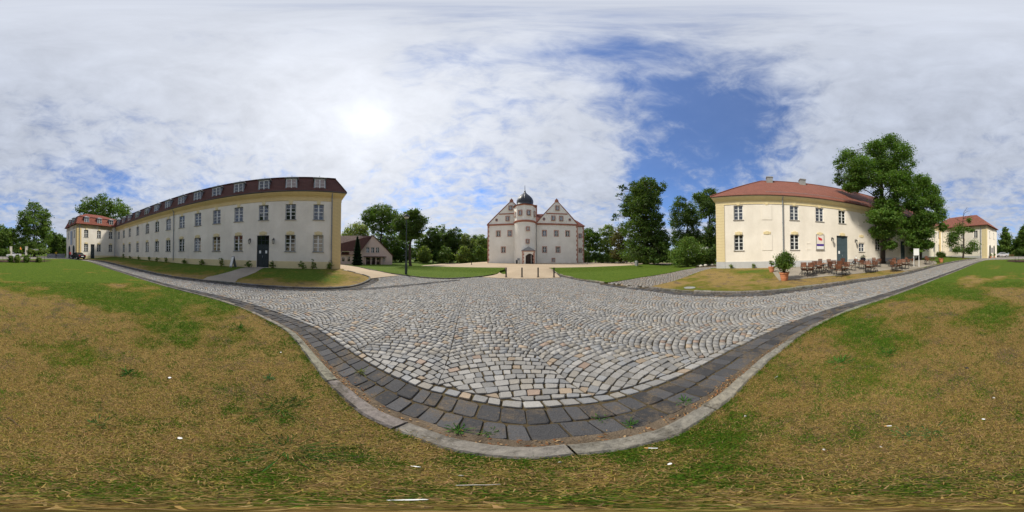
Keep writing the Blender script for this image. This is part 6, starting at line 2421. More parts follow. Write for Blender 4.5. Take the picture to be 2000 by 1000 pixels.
# before the right building
tree('linden_tree', 'big linden on the cafe terrace, tallest tree on the right', 1724, 21.5,
     [(1740, 277, 17, 11), (1711, 290, 20, 12), (1760, 296, 21, 14), (1656, 302, 15, 10), (1641, 320, 12, 14), (1681, 324, 27, 16), (1730, 320, 30, 17), (1774, 322, 14, 15), (1639, 350, 11, 12), (1666, 364, 19, 10), (1700, 348, 24, 15), (1746, 350, 23, 15),
      (1716, 380, 11, 12), (1726, 400, 19, 13), (1711, 424, 19, 14), (1746, 430, 21, 14), (1725, 454, 25, 13), (1764, 458, 14, 11), (1704, 450, 10, 8), (1736, 478, 17, 8), (1765, 345, 17, 15), (1755, 374, 19, 15), (1742, 405, 20, 15), (1728, 425, 26, 15), (1672, 345, 20, 14)], 74000, .125, LC['linden'], .36, seed=80, deep=2, fork=.55, clump=.27)
tree('linden_tree', 'second linden on the terrace, right of the tallest one', 1795, 28.0,
     [(1800, 354, 17, 10), (1780, 370, 20, 14), (1815, 375, 18, 15), (1825, 395, 18, 14), (1790, 399, 24, 15), (1836, 420, 12, 14), (1805, 428, 27, 15), (1776, 440, 16, 12), (1842, 443, 8, 8), (1800, 453, 24, 13), (1786, 472, 19, 11), (1811, 478, 13, 10), (1792, 488, 13, 7)],
     44000, .155, LC['linden'], .42, seed=81, deep=2, clump=.27)
tree('sparse_tree', 'thin crooked tree with bare upper twigs before the right pavilion', 1881, 35.5,
     [(1893, 412, 4, 9, 0), (1898, 420, 5, 8, 0), (1886, 422, 4, 8, 0), (1890, 405, 3, 6, 0), (1866, 426, 4, 7, 0), (1872, 432, 5, 7, 0), (1880, 436, 6, 8, 0), (1892, 430, 4, 5), (1874, 448, 9, 9), (1862, 462, 10, 10), (1858, 474, 9, 9), (1895, 449, 9, 4), (1900, 480, 10, 9), (1890, 490, 9, 5), (1870, 488, 8, 6)], 5200, .17, LC['linden'], .22, seed=82, deep=1, fork=.55, clump=.5)
tree('conical_tree', 'conical green tree at the far right beyond the pavilion', 1964, 64, [(1964, 450, 5, 8), (1964, 462, 9, 9), (1963, 474, 12, 10), (1965, 486, 13, 9)], 7000, .32, LC['mid'], .3, seed=83)
tree('wood_tree', 'tree at the right picture edge behind the rose bed', 1999, 62, [(2000, 458, 8, 8), (1994, 470, 8, 10), (2004, 474, 10, 12), (1998, 488, 12, 9)], 7000, .32, LC['mid'], .3, seed=84)

# ------------------------------------------------------------------ rose bed: standards on stems and low bushes
def standard_rose(px, py_base, top, w, label, seed, low=False):
    rs = np.random.RandomState(seed)
    x, y = G(px, py_base, LAWN)
    z = terr(x, y) + LAWN
    d = math.hypot(x, y)
    k = R(.18) * d
    H = CAM_H + d * math.tan(R((495.5 - top) * .18)) - z
    r0 = root('rose_bush' if low else 'rose_tree', (x, y, z), label, 'rose', 'low rose bushes' if low else 'standard roses in the round bed')
    rw = w * k
    if low:
        C, RR = [(0, 0, H * .5)], [(rw, rw, H * .5)]
    else:
        C = [(0, 0, H - rw * .65), (rw * .5, rw * .2, H - rw * .9), (-rw * .5, -rw * .3, H - rw * .85)]
        RR = [(rw * .85, rw * .85, rw * .6)] * 3
    V, F, c = leaf_cloud(C, RR, 3200, .075, LC['light' if seed % 2 else 'mid'], rs, .18, .2)
    V[:, 2] = np.maximum(V[:, 2], .02)
    finish(bpy.data.objects.new('foliage', np_mesh('foliage', V, F, M['leaf'], c)), r0)
    mb = MB()
    mb.tube([(0, 0, -.05), (.02, 0, H * .4), (0, .02, max(.1, H - rw))], [.03, .022, .018], 6)
    for j in range(5):
        t = 2 * PI * j / 5
        mb.tube([(0, .01, max(.08, H - rw * 1.3)), (rw * .5 * math.cos(t), rw * .5 * math.sin(t), H - rw * .5)], [.014, .006], 4)
    mb.local('stem', M['bark'], r0)


for i, (px, b, tp, w, lab) in enumerate(((2006, 513, 485, 8, 'broad standard rose nearest the left white pillar'), (2014, 512, 489, 5, 'slim standard rose just left of the first pillar'), (2037, 512, 487, 6, 'standard rose between the two white pillars'),
                                         (2060, 512, 486, 7, 'standard rose right of the second white pillar'), (2073, 511.5, 489, 6, 'standard rose in the right half of the bed'), (2087, 512, 486, 8, 'large standard rose at the right end of the bed'),
                                         (1990, 511, 486, 7, 'standard rose at the right picture edge'), (1983, 510.5, 489, 5, 'slim standard rose just inside the right picture edge'))):
    standard_rose(px, b, tp, w, lab, 100 + i)
for i, (px, b, tp, w, lab) in enumerate(((2021, 512.5, 500, 4.5, 'low rose bush under the left pillar'), (2034, 513, 498, 6, 'low round rose bush between the pillars'), (2052, 513, 499, 5.5, 'low bright rose bush right of the second pillar'), (2076, 512.5, 503, 5, 'low dark rose bush near the bed right end'))):
    standard_rose(px, b, tp, w, lab, 120 + i, True)

# climbing roses and shrubs along the left facade
ROSES = [(246, 1.0, .9), (258, .7, .6), (275, .9, .8), (297, .9, .8), (312, .8, .7), (330, 1.0, .6), (365, .9, .7), (400, .8, .75), (436, 1.25, .55), (489, .95, .9), (536, .95, 1.0), (591, .95, .8), (611, 1.2, .4), (642, 1.15, .7)]
RL = ['rose shrub deepest in the left courtyard corner', 'second rose shrub from the left courtyard corner', 'third rose shrub from the left courtyard corner', 'rose shrub midway between corner and downpipe', 'rose shrub two windows before the far downpipe', 'rose shrub left of the far downpipe',
      'rose shrub right of the far downpipe', 'rose shrub under the third window left of the dark door', 'upright rose beside the folding sign', 'dense shrub left of the dark door', 'dense shrub right of the dark door', 'rose shrub under the window right of the dark door', 'tall thin rose shoot near the last window', 'climbing rose at the near downpipe']
for i, ((px, h, w), lab) in enumerate(zip(ROSES, RL)):
    rs = np.random.RandomState(200 + i)
    u = FL.px(px, 500)[0]
    x, y = facadeL(u, .55)
    z = terr(x, y) + LAWN
    h, w = h * .8, w * .85
    r0 = root('rose_shrub', (x, y, z), lab, 'shrub', 'shrubs along the left facade')
    C = [(rs.uniform(-.15, .15) * w, rs.uniform(-.12, .12), h * q) for q in (.3, .55, .8)]
    V, F, c = leaf_cloud(C, [(w * .42, .3, h * .3), (w * .34, .26, h * .28), (w * .2, .2, h * .22)], 520, .055, LC['mid' if i in (9, 10) else 'light'], rs, .34, .3)
    V[:, 2] = np.maximum(V[:, 2], .02)
    finish(bpy.data.objects.new('foliage', np_mesh('foliage', V, F, M['leaf'], c)), r0)
    mb = MB()
    for j in range(4):
        t = rs.rand() * 6.28
        mb.tube([(0, 0, -.03), (.1 * math.cos(t), .1 * math.sin(t), h * .5), (.2 * w * math.cos(t), .1 * math.sin(t), h * rs.uniform(.8, 1.05))], [.016, .011, .005], 5)
    mb.local('stem', M['bark'], r0)
for i, (px, lab) in enumerate(((1428, 'small wall plant at the right building plinth, left one'), (1471, 'small wall plant at the right building plinth, right one'))):
    rs = np.random.RandomState(300 + i)
    u = FR.px(px, 515)[0]
    x, y = facadeR(u, .3)
    r0 = root('wall_plant', (x, y, terr(x, y) + LAWN), lab, 'plant', 'plants at the right plinth')
    V, F, c = leaf_cloud([(0, 0, .22), (.1, 0, .32)], [(.32, .16, .18), (.2, .14, .14)], 260, .05, LC['light'], rs, .34, .3)
    V[:, 2] = np.maximum(V[:, 2], .02)
    finish(bpy.data.objects.new('foliage', np_mesh('foliage', V, F, M['leaf'], c)), r0)
    mb = MB(); mb.tube([(0, 0, -.02), (.05, 0, .3)], [.012, .005], 5); mb.local('stem', M['bark'], r0)

# ================================================================== STREET FURNITURE AND SMALL THINGS
def on(px, py, dz=0.):
    x, y = G(px, py, dz)
    return (x, y, terr(x, y) + dz)


# bollards
def bollard(loc, label, h=.86, r_=.062):
    o = root('bollard', loc, label, 'bollard', 'black bollards across the castle drive')
    mb = MB(); mb.lathe([(r_, -.1), (r_, h - .05), (r_ * .93, h - .015), (r_ * .7, h)], 14); mb.local('post', M['bollard'], o, 40)
    mb = MB(); mb.lathe([(r_ * 1.9, -.02), (r_ * 1.9, .035), (r_ * 1.05, .05)], 14); mb.local('foot', M['bollard'], o, 40)


for px, lab in ((988.5, 'leftmost of the four black bollards before the castle'), (1019.5, 'second bollard from the left before the castle'), (1051, 'third bollard from the left before the castle'), (1082, 'rightmost of the four black bollards before the castle')):
    bollard(on(px, 541.3, .05), lab)
bollard(on(921, 517, .05), 'single short dark post on the sand court left of the castle', .75, .07)
bollard(on(1147, 516, .05), 'thin dark post at the castle right corner', 1.0, .05)

# lamp post
lp = on(793, 535.4, LAWN)
o = root('lamp_post', lp, 'dark green lamp post on the lawn left of the drive', 'lamp post')
mb = MB(); mb.lathe([(.12, -.1), (.12, .9), (.085, 1.0), (.055, 3.0), (.042, 5.3), (.03, 5.35)], 12); mb.local('post', M['postgreen'], o, 40)
mb = MB(); mb.lathe([(.06, 5.3), (.28, 5.42), (.30, 5.46), (.22, 5.62), (.06, 5.72), (.02, 5.8)], 16); mb.local('lamp_shade', M['postgreen'], o, 40)
mb = MB(); mb.lathe([(.07, 5.25), (.20, 5.30), (.24, 5.40), (.20, 5.42)], 16); mb.local('lamp_glass', M['lampglass'], o, 40)
mb = MB(); mb.box(.115, .13, -.05, .05, .3, .7); mb.local('hatch', M['postgreen'], o)

# folding sign board before the left facade
ap_ = on(455, 521.5, LAWN)
o = root('folding_sign', ap_, 'white A-shaped folding sign on the lawn left of the dark door', 'sign', None, R(35))
for s in (-1, 1):
    mb = MB(); W2 = .30
    mb.add([(-W2, s * .30, 0), (W2, s * .30, 0), (W2, s * .02, 1.12), (-W2, s * .02, 1.12), (-W2, s * .27, 0), (W2, s * .27, 0), (W2, s * -.01, 1.12), (-W2, s * -.01, 1.12)],
           [(0, 1, 2, 3), (4, 7, 6, 5), (0, 4, 5, 1), (1, 5, 6, 2), (2, 6, 7, 3), (3, 7, 4, 0)])
    pn = mb.local('board', M['zinc'], o)
    mb = MB(); f = .05
    t = lambda z: s * (.305 - .28 * z / 1.12)
    mb.add([(-W2 + f, t(.12) + s * .004, .12), (W2 - f, t(.12) + s * .004, .12), (W2 - f, t(1.05) + s * .004, 1.05), (-W2 + f, t(1.05) + s * .004, 1.05)], [(0, 1, 2, 3)])
    mb.local('poster', M['paper'], pn)

# notice board on two posts at the terrace edge
nb = on(1790, 521.5, LAWN)
az_ = math.atan2(-nb[0], -nb[1])
o = root('notice_board', nb, 'white notice board on two white posts by the terrace kerb', 'sign', None, math.atan2(nb[0], -nb[1]) * 1. + 0)
hb = 2.05
mb = MB(); mb.box(-.30, .30, -.03, .03, hb - .72, hb); mb.local('panel', M['white'], o)
for s in (-1, 1):
    mb = MB(); mb.box(s * .29 - .03, s * .29 + .03, -.08, -.032, -.1, hb - .05); mb.local('post', M['white'], o)
mb = MB(); mb.box(-.34, .34, -.05, .05, hb + .002, hb + .05); mb.local('cap', M['white'], o)

# flower pots
def pot(loc, r_, h, foliage, label, seed, fcol, leaf, nleaf):
    rs = np.random.RandomState(seed)
    o = root('plant_pot', loc, label, 'plant pot', 'terracotta pots on the terrace')
    mb = MB(); mb.lathe([(r_ * .66, 0), (r_ * .68, .02), (r_ * .78, h * .3), (r_ * .80, h * .33), (r_ * .79, h * .36), (r_ * .88, h * .62), (r_ * .90, h * .65), (r_ * .89, h * .68), (r_ * .95, h * .84), (r_ * 1.06, h * .85), (r_ * 1.08, h * .98), (r_ * 1.0, h), (r_ * .92, h * .98), (r_ * .86, h * .9), (.02, h * .9)], 28)
    mb.local('pot', M['terracotta'], o, 35)
    C = [(a * r_, b * r_, h + c) for a, b, c in foliage[0]]
    V, F, c = leaf_cloud(C, foliage[1], nleaf, leaf, fcol, rs, .30, .35)
    V[:, 2] = np.maximum(V[:, 2], h * .92)
    finish(bpy.data.objects.new('foliage', np_mesh('foliage', V, F, M['leaf'], c)), o)
    mb = MB()
    for x, y, z in C:
        mb.tube([(x * .1, y * .1, h * .88), (x * .6, y * .6, (h + z) / 2), (x, y, z)], [.025, .018, .008], 5)
    mb.local('stem', M['bark'], o)


pb = on(1532, 547.5, LAWN)
pot(pb, .31, .52, ([(0, 0, .75), (.9, .3, .6), (-.9, -.2, .65), (.2, -.9, .7), (-.2, .8, .6), (0, 0, 1.05)], [(.50, .50, .42), (.42, .42, .42), (.42, .42, .42), (.42, .42, .4), (.4, .4, .4), (.36, .36, .30)]), 'large terracotta pot with a big round leafy bush at the terrace corner', 401, LC['mid'], .055, 5200)
pb = on(1507, 531.5, LAWN)
pot(pb, .26, .46, ([(0, 0, .25), (.9, 0, .38), (-.8, .3, .36)], [(.2, .2, .16), (.15, .15, .16), (.16, .16, .16)]), 'small terracotta pot with sparse seedling behind the large pot', 402, LC['dark'], .05, 300)
pb = on(1838, 512.5, LAWN)
pot(pb, .40, .66, ([(0, 0, .55), (.9, .2, .5), (-.9, .1, .5), (0, -.8, .45)], [(.5, .5, .42), (.42, .42, .36), (.42, .42, .36), (.4, .4, .36)]), 'terracotta pot with dark bushy shrub at the far terrace end', 403, LC['dark'], .075, 2200)

# ------------------------------------------------------------------ cafe furniture
def make_chair():
    """bistro chair: iron frame, wooden slats; origin on the ground under the seat, front towards +y"""
    o = root('bistro_chair', (0, 0, 0), 'chair', 'chair')
    W2 = .21
    for s in (-1, 1):
        mb = MB()
        mb.tube([(s * W2, .23, 0), (s * W2, .17, .25), (s * W2, -.20, .56), (s * W2, -.27, .90)], .013, 6); mb.local('frame', M['iron'], o, 50)
        mb = MB(); mb.tube([(s * (W2 - .03), -.25, 0), (s * (W2 - .03), -.16, .22), (s * (W2 - .03), .21, .45)], .013, 6); mb.local('leg', M['iron'], o, 50)
        mb = MB(); mb.tube([(s * (W2 + .015), -.21, .66), (s * (W2 + .03), .0, .67), (s * (W2 + .02), .18, .64), (s * W2, .19, .46)], .014, 6); mb.local('armrest', M['iron'], o, 50)
    for pp in ([(-W2, .20, .12), (W2, .20, .12)], [(-W2 + .03, -.22, .1), (W2 - .03, -.22, .1)]):
        mb = MB(); mb.tube(pp, .010, 5); mb.local('stretcher', M['iron'], o)
    sl = MB(); sl.box(-W2 - .01, W2 + .01, -.028, .028, -.008, .010); sm = sl.mesh('seat_slat', M['slat'])
    for k in range(6):
        q = bpy.data.objects.new('seat_slat', sm); q.location = (0, -.17 + k * .072, .455 + .004 * abs(k - 2.5)); finish(q, o)
    sl = MB(); sl.box(-W2 + .012, W2 - .012, -.008, .008, -.035, .035); sm = sl.mesh('back_slat', M['slat'])
    for k in range(4):
        t = k / 3
        q = bpy.data.objects.new('back_slat', sm); q.location = (0, -.208 - .055 * t, .62 + .085 * k); q.rotation_euler = (R(12), 0, 0); finish(q, o)
    return o


def make_table():
    o = root('bistro_table', (0, 0, 0), 'table', 'table')
    sl = MB(); sl.box(-.055, .055, -.40, .40, .70, .722); sm = sl.mesh('top_plank', M['tabletop'])
    for k in range(7):
        q = bpy.data.objects.new('top_plank', sm); q.location = (-.36 + k * .12, 0, 0); finish(q, o)
    for y in (-.36, .36):
        mb = MB(); mb.box(-.42, .42, y - .015, y + .015, .67, .699); mb.local('frame_rail', M['iron'], o)
    for sx in (-1, 1):
        for sy in (-1, 1):
            mb = MB(); mb.tube([(sx * .38, sy * .34, 0), (sx * .30, sy * .34, .35), (sx * .39, sy * .35, .68)], .014, 6); mb.local('leg', M['iron'], o, 50)
    return o


CH, TB = make_chair(), make_table()
used = {'c': False, 't': False}
TABLES = [  # table pixel (base), turn, [(side angle deg, tilt deg)], phrase
    (1577, 538.5, 20, [(205, 24), (155, 24), (20, 0), (330, 0)], 'table beside the big potted bush'),
    (1611, 530.5, 35, [(210, 0), (40, 22), (120, 0)], 'small table between bush and cafe door'),
    (1640, 537.5, 10, [(175, 0), (230, 24), (0, 24), (60, 0), (310, 0)], 'table before the cafe door'),
    (1653, 527.5, 50, [(150, 0), (250, 0), (30, 22)], 'table behind the one at the cafe door'),
    (1696, 531.5, 15, [(180, 24), (230, 22), (10, 0), (300, 0)], 'the table left of the big linden'),
    (1712, 520.0, 40, [(200, 0), (20, 0)], 'the table at the linden trunk'),
    (1742, 520.5, 10, [(190, 0), (340, 0)], 'the slim table right of the linden trunk'),
    (1765, 525.0, 25, [(180, 24), (230, 22), (20, 0), (90, 0)], 'the table left of the notice board'),
    (1779, 518.0, 30, [(200, 0), (40, 0)], 'the table behind the notice board'),
    (1598, 533.5, 60, [(190, 24), (140, 0), (20, 0), (280, 0)], 'second table right of the big potted bush'),
    (1625, 526.5, 5, [(190, 0), (20, 0), (280, 0)], 'table close to the wall left of the cafe door'),
    (1680, 524.5, 30, [(190, 0), (250, 0), (30, 0)], 'table under the small low window'),
    (1752, 529.0, 40, [(200, 24), (150, 0), (20, 0)], 'table at the terrace front edge'),
    (1812, 516.0, 15, [(180, 0), (250, 0), (20, 22)], 'the farthest terrace table'),
]
SIDES = ['near', 'near right', 'right', 'far right', 'far', 'far left', 'left', 'near left']
for (px, py, rz, chairs, phrase) in TABLES:
    loc = on(px, py, LAWN + .04)
    t = TB if not used['t'] else copy_tree(TB)
    used['t'] = True
    view = math.atan2(-loc[1], -loc[0])
    t.location = loc
    t.rotation_euler = (0, 0, view + R(rz))
    t['label'] = 'wooden slatted cafe table: ' + phrase
    t['group'] = 'cafe tables on the terrace'
    for (a, tilt) in chairs:
        c = CH if not used['c'] else copy_tree(CH)
        used['c'] = True
        # angle measured from the direction towards the viewer
        ang = view + R(a - 180)
        d = .62 if not tilt else .70
        x, y = loc[0] + d * math.cos(ang), loc[1] + d * math.sin(ang)
        face = math.atan2(loc[1] - y, loc[0] - x) - PI / 2
        z = terr(x, y) + LAWN + .04
        if tilt:
            # tipped forward, its back leaning on the table edge
            m = Matrix.Translation((x, y, z)) @ Matrix.Rotation(face, 4, 'Z') @ Matrix.Translation((0, .23, 0)) @ Matrix.Rotation(R(-tilt), 4, 'X') @ Matrix.Translation((0, -.23, 0))
            c.matrix_world = m
            c.location, c.rotation_euler = m.to_translation(), m.to_euler()
        else:
            c.location = (x, y, z)
            c.rotation_euler = (0, 0, face)
        side = SIDES[int(((a - 180) % 360 + 22.5) // 45) % 8]
        c['label'] = ('tipped' if tilt else 'upright') + ' brown chair, ' + side + ' side of ' + phrase
        c['group'] = 'bistro chairs on the terrace'

# ------------------------------------------------------------------ scooter by the cafe door
sx_, sy_ = facadeR(16.6, 1.1)
o = root('motor_scooter', (sx_, sy_, terr(sx_, sy_) + LAWN + .04), 'dark motor scooter with pale front parked right of the cafe door', 'scooter', None, R(70))
for x in (-.62, .62):
    mb = MB()
    k = len(mb.v)
    for j in range(18):
        t = 2 * PI * j / 18
        for (dr, dy) in ((.25, -.05), (.25, .05), (.16, .04), (.16, -.04)):
            mb.v.append((x + dr * math.cos(t), dy, .25 + dr * math.sin(t)))
    for j in range(18):
        for e in range(4):
            mb.f.append((j * 4 + e, j * 4 + (e + 1) % 4, ((j + 1) % 18) * 4 + (e + 1) % 4, ((j + 1) % 18) * 4 + e)); mb.m.append(0)
    w = mb.local('wheel', M['rubber'], o, 40)
    mb = MB(); mb.prism([(x + .16 * math.cos(2 * PI * j / 12), .25 + .16 * math.sin(2 * PI * j / 12)) for j in range(12)], -.03, .03, 0, lambda a, b, h: (a, h, b)); mb.local('rim', M['zinc'], w)
mb = MB(); mb.prism([(-.85, .5), (-.5, .34), (-.25, .28), (.3, .22), (.38, .30), (-.1, .36), (-.2, .72), (-.8, .74)], -.14, .14, 0, lambda a, b, h: (a, h, b)); mb.local('body', M['carpaint'], o)
mb = MB(); mb.prism([(-.82, .742), (-.18, .722), (-.1, .80), (-.5, .84), (-.82, .82)], -.13, .13, 0, lambda a, b, h: (a, h, b)); mb.local('seat', M['rubber'], o)
mb = MB(); mb.prism([(.30, .24), (.40, .24), (.52, .85), (.44, 1.0), (.36, .9)], -.17, .17, 0, lambda a, b, h: (a, h, b)); mb.local('leg_shield', M['white'], o)
mb = MB(); mb.tube([(.62, 0, .3), (.50, 0, .7), (.42, 0, 1.02)], .03, 6); mb.tube([(.36, -.32, 1.06), (.43, 0, 1.03), (.36, .32, 1.06)], .018, 6); mb.local('handlebar', M['iron'], o, 50)
mb = MB(); mb.lathe([(.02, 0), (.08, .03), (.09, .06)], 12); mb.v = [(.50 + c, a, .88 + b) for a, b, c in mb.v]; mb.local('headlight', M['lampglass'], o, 40)
px_, py_ = facadeR(17.5, .8)
rs = np.random.RandomState(5)
r0 = root('potted_shrub', (px_, py_, terr(px_, py_) + LAWN + .04), 'small dark shrub in a pot against the wall right of the scooter', 'shrub')
mb = MB(); mb.lathe([(.14, 0), (.20, .34), (.22, .36), (.17, .36), (.02, .32)], 16); mb.local('pot', M['iron'], r0, 40)
V, F, c = leaf_cloud([(0, 0, .75)], [(.28, .28, .38)], 700, .05, LC['dark'], rs, .3, .35)
finish(bpy.data.objects.new('foliage', np_mesh('foliage', V, F, M['leaf'], c)), r0)

# ------------------------------------------------------------------ cars
def car(loc, rz, label, paint):
    o = root('parked_car', loc, label, 'car', None, rz)
    W2 = .86
    prof = [(-2.15, .42), (-2.2, .75), (-2.12, .98), (-1.45, 1.03), (-.85, 1.42), (-.1, 1.47), (.55, 1.40), (1.15, 1.02), (1.95, .86), (2.15, .66), (2.15, .36), (1.85, .28), (-1.9, .28)]
    # body: section narrows towards the roof, rounded in plan
    mb = MB()
    yy = [(-1., .0), (-.92, 1.), (.92, 1.), (1., .0)]
    rows = []
    for k, f in enumerate((-1, -.93, -.6, 0, .6, .93, 1)):
        row = []
        for (x, z) in prof:
            tuck = 1 - .24 * max(0, (z - .95) / .52)
            y = W2 * f * tuck
            e = abs(f)
            xx = x * (1 - .05 * max(0, e - .6) / .4)
            zz = z - (.05 if e == 1 and z > .9 else 0)
            row.append((xx, y, zz))
        rows.append(row)
    n = len(prof)
    for r_ in rows:
        mb.v.extend(r_)
    for i in range(len(rows) - 1):
        for j in range(n):
            mb.f.append((i * n + j, i * n + (j + 1) % n, (i + 1) * n + (j + 1) % n, (i + 1) * n + j)); mb.m.append(0)
    mb.f.append(tuple(range(n))); mb.m.append(0)
    mb.f.append(tuple((len(rows) - 1) * n + j for j in range(n))[::-1]); mb.m.append(0)
    mb.local('body', paint, o, 35)
    for s in (-1, 1):
        mb = MB()
        f = lambda z: W2 * (1 - .24 * max(0, (z - .95) / .52)) * s
        pts = [(-1.22, 1.06), (-.80, 1.36), (-.05, 1.40), (.48, 1.34), (.95, 1.06)]
        mb.add([(x, f(z) + s * .012, z) for x, z in pts], [tuple(range(5))]); mb.local('side_window', M['carglass'], o)
    for nm, a, b in (('rear_window', (-1.42, 1.06), (-.90, 1.395)), ('windscreen', (1.10, 1.06), (.60, 1.375))):
        mb = MB(); dx = -.02 if a[0] < 0 else .02
        mb.add([(a[0] + dx, -.66, a[1] + .012), (a[0] + dx, .66, a[1] + .012), (b[0] + dx, .56, b[1] + .012), (b[0] + dx, -.56, b[1] + .012)], [(0, 1, 2, 3)]); mb.local(nm, M['carglass'], o)
    for x in (-1.32, 1.32):
        for s in (-1, 1):
            mb = MB(); mb.prism([(x + .31 * math.cos(2 * PI * j / 18), .31 + .31 * math.sin(2 * PI * j / 18)) for j in range(18)], s * .68, s * .885, 0, lambda a, b, h: (a, h, b))
            w = mb.local('wheel', M['rubber'], o, 40)
            mb = MB(); mb.prism([(x + .19 * math.cos(2 * PI * j / 12), .31 + .19 * math.sin(2 * PI * j / 12)) for j in range(12)], s * .886, s * .895, 0, lambda a, b, h: (a, h, b)); mb.local('rim', M['silver'], w)
    for s in (-1, 1):
        mb = MB(); mb.box(-2.21, -2.14, s * .62 - .14, s * .62 + .14, .74, .92); mb.local('tail_light', M['taillight'], o)
        mb = MB(); mb.box(2.04, 2.14, s * .60 - .16, s * .60 + .16, .66, .78); mb.local('headlight', M['lampglass'], o)
    mb = MB(); mb.box(-2.215, -2.195, -.26, .26, .60, .71); mb.local('number_plate', M['paper'], o)
    return o


cl_ = on(152, 506.3)
car(cl_, math.atan2(-cl_[1], -cl_[0]) + PI + R(25), 'dark saloon car parked by the far left pavilion', M['carpaint'])
cl_ = AT(1957, 52); car(cl_, R(20), 'silver car parked beyond the far right pavilion', M['silver'])
cl_ = AT(27, 47); car(cl_, R(-10), 'silver car behind the roses between the white pillars', M['silver'])


# ------------------------------------------------------------------ people
def person(loc, rz, label, shirt, trousers, arms):
    me = bpy.data.meshes.new('body')
    J = [(0, 0, .93), (0, 0, 1.15), (0, 0, 1.40), (0, .01, 1.50), (0, .02, 1.58), (0, .02, 1.70),
         (-.19, 0, 1.40), (.19, 0, 1.40), arms[0][0], arms[0][1], arms[1][0], arms[1][1],
         (-.09, 0, .88), (-.10, .03, .48), (-.11, -.02, .07), (-.11, .14, .03), (.09, 0, .88), (.11, -.03, .48), (.12, .02, .07), (.12, .18, .03)]
    E_ = [(0, 1), (1, 2), (2, 3), (3, 4), (4, 5), (2, 6), (2, 7), (6, 8), (8, 9), (7, 10), (10, 11), (0, 12), (12, 13), (13, 14), (14, 15), (0, 16), (16, 17), (17, 18), (18, 19)]
    Rd = [.15, .14, .15, .06, .09, .085, .075, .075, .05, .036, .05, .036, .095, .07, .05, .04, .095, .07, .05, .04]
    me.from_pydata(J, E_, [])
    bm = bmesh.new(); bm.from_mesh(me)
    lay_s = bm.verts.layers.skin.verify()
    for v, r_ in zip(bm.verts, Rd):
        v[lay_s].radius = (r_, r_ * .8)
        v[lay_s].use_root = (v.index == 0)
    bm.to_mesh(me); bm.free()
    def build(t, bs, co):
        z = t.new('ShaderNodeSeparateXYZ', {0: co}).outputs[2]
        zz = t.math('DIVIDE', z, 2.0)
        t.l.new(t.ramp(zz, [(0, (.02, .015, .012)), (.045, trousers), (.475, shirt), (.745, (.55, .33, .24)), (.835, (.06, .04, .03))], 'CONSTANT'), bs.inputs['Base Color'])
    mt = mat('clothes_%d' % int(shirt[1] * 1000), (.5, .5, .5), .85, .2, build=build)
    me.materials.append(mt)
    r0 = root('person', loc, label, 'person', None, rz)
    b = bpy.data.objects.new('body', me)
    finish(b, r0)
    b.modifiers.new('skin', 'SKIN'); m = b.modifiers.new('sub', 'SUBSURF'); m.levels = 1; m.render_levels = 2
    mb = MB()
    mb.lathe([(.03, 1.60), (.095, 1.66), (.105, 1.72), (.085, 1.79), (.03, 1.815)], 12, 0, (0, -.005)); mb.local('hair', M['stick'], r0, 40)


pl_ = on(109.5, 503.8); person(pl_, math.atan2(pl_[0], -pl_[1]), 'person in a yellow shirt with raised elbows on the far left road', (.62, .40, .03), (.03, .035, .05), [((-.34, .06, 1.22), (-.20, .22, 1.42)), ((.34, .06, 1.22), (.20, .22, 1.42))])
pl_ = on(137, 505.6); person(pl_, math.atan2(-pl_[0], pl_[1]), 'person in a dark red top standing beside the dark car', (.35, .03, .03), (.02, .02, .025), [((-.27, .02, 1.13), (-.27, .12, .90)), ((.27, .02, 1.13), (.26, .14, .92))])

# ------------------------------------------------------------------ far left forecourt: pillars, wall, banner, parasol
for px, lab in ((21.5, 'left one of two square white gate pillars'), (51.5, 'right one of two square white gate pillars')):
    b = AT(px, 40)
    o = root('gate_pillar', b, lab, 'pillar', 'white gate pillars', -R((px - 1000) * .18))
    mb = MB(); mb.box(-.30, .30, -.30, .30, -.2, 2.75); mb.local('shaft', M['stone'], o)
    mb = MB(); mb.box(-.34, .34, -.34, .34, 2.752, 2.86); mb.local('cap', M['stone'], o)
    mb = MB(); mb.box(-.36, .36, -.36, .36, -.2, .35); mb.local('base', M['stone'], o)
a, b = AT(92, 47), AT(127, 46)
d = Vector((b[0] - a[0], b[1] - a[1])); L = d.length; d.normalize()
o = root('low_wall', a, 'low grey wall behind the person in yellow', 'wall', None, math.atan2(d.y, d.x))
mb = MB(); mb.box(0, L, -.15, .15, -.3, .95); mb.local('wall', M['greystone'], o)
mb = MB(); mb.box(-.05, L + .05, -.2, .2, .952, 1.04); mb.local('coping', M['stone'], o)
b = AT(67, 44)
o = root('awning', b, 'white awning stretched on two poles behind the roses', 'awning', None, -R((67 - 1000) * .18))
mb = MB(); mb.add([(-1.1, 0, 2.25), (1.1, 0, 2.25), (1.1, .6, 1.75), (-.8, .6, 1.75), (-1.1, 0, 2.28), (1.1, 0, 2.28), (1.1, .6, 1.78), (-.8, .6, 1.78)], [(3, 2, 1, 0), (4, 5, 6, 7), (0, 1, 5, 4), (1, 2, 6, 5), (2, 3, 7, 6), (3, 0, 4, 7)]); mb.local('cloth', M['whitecloth'], o)
for s in (-1, 1):
    mb = MB(); mb.tube([(s * 1.05, 0, -.1), (s * 1.05, 0, 2.26)], .03, 6); mb.local('pole', M['zinc'], o)
b = AT(40, 43)
o = root('parasol', b, 'folded orange parasol between the white pillars', 'parasol')
mb = MB(); mb.tube([(0, 0, -.1), (0, 0, 2.9)], .03, 6); mb.local('pole', M['stick'], o)
mb = MB(); mb.lathe([(.30, 1.15), (.34, 1.3), (.26, 1.8), (.30, 2.1), (.14, 2.6), (.04, 2.85)], 10); mb.local('cloth', M['orange'], o, 30)

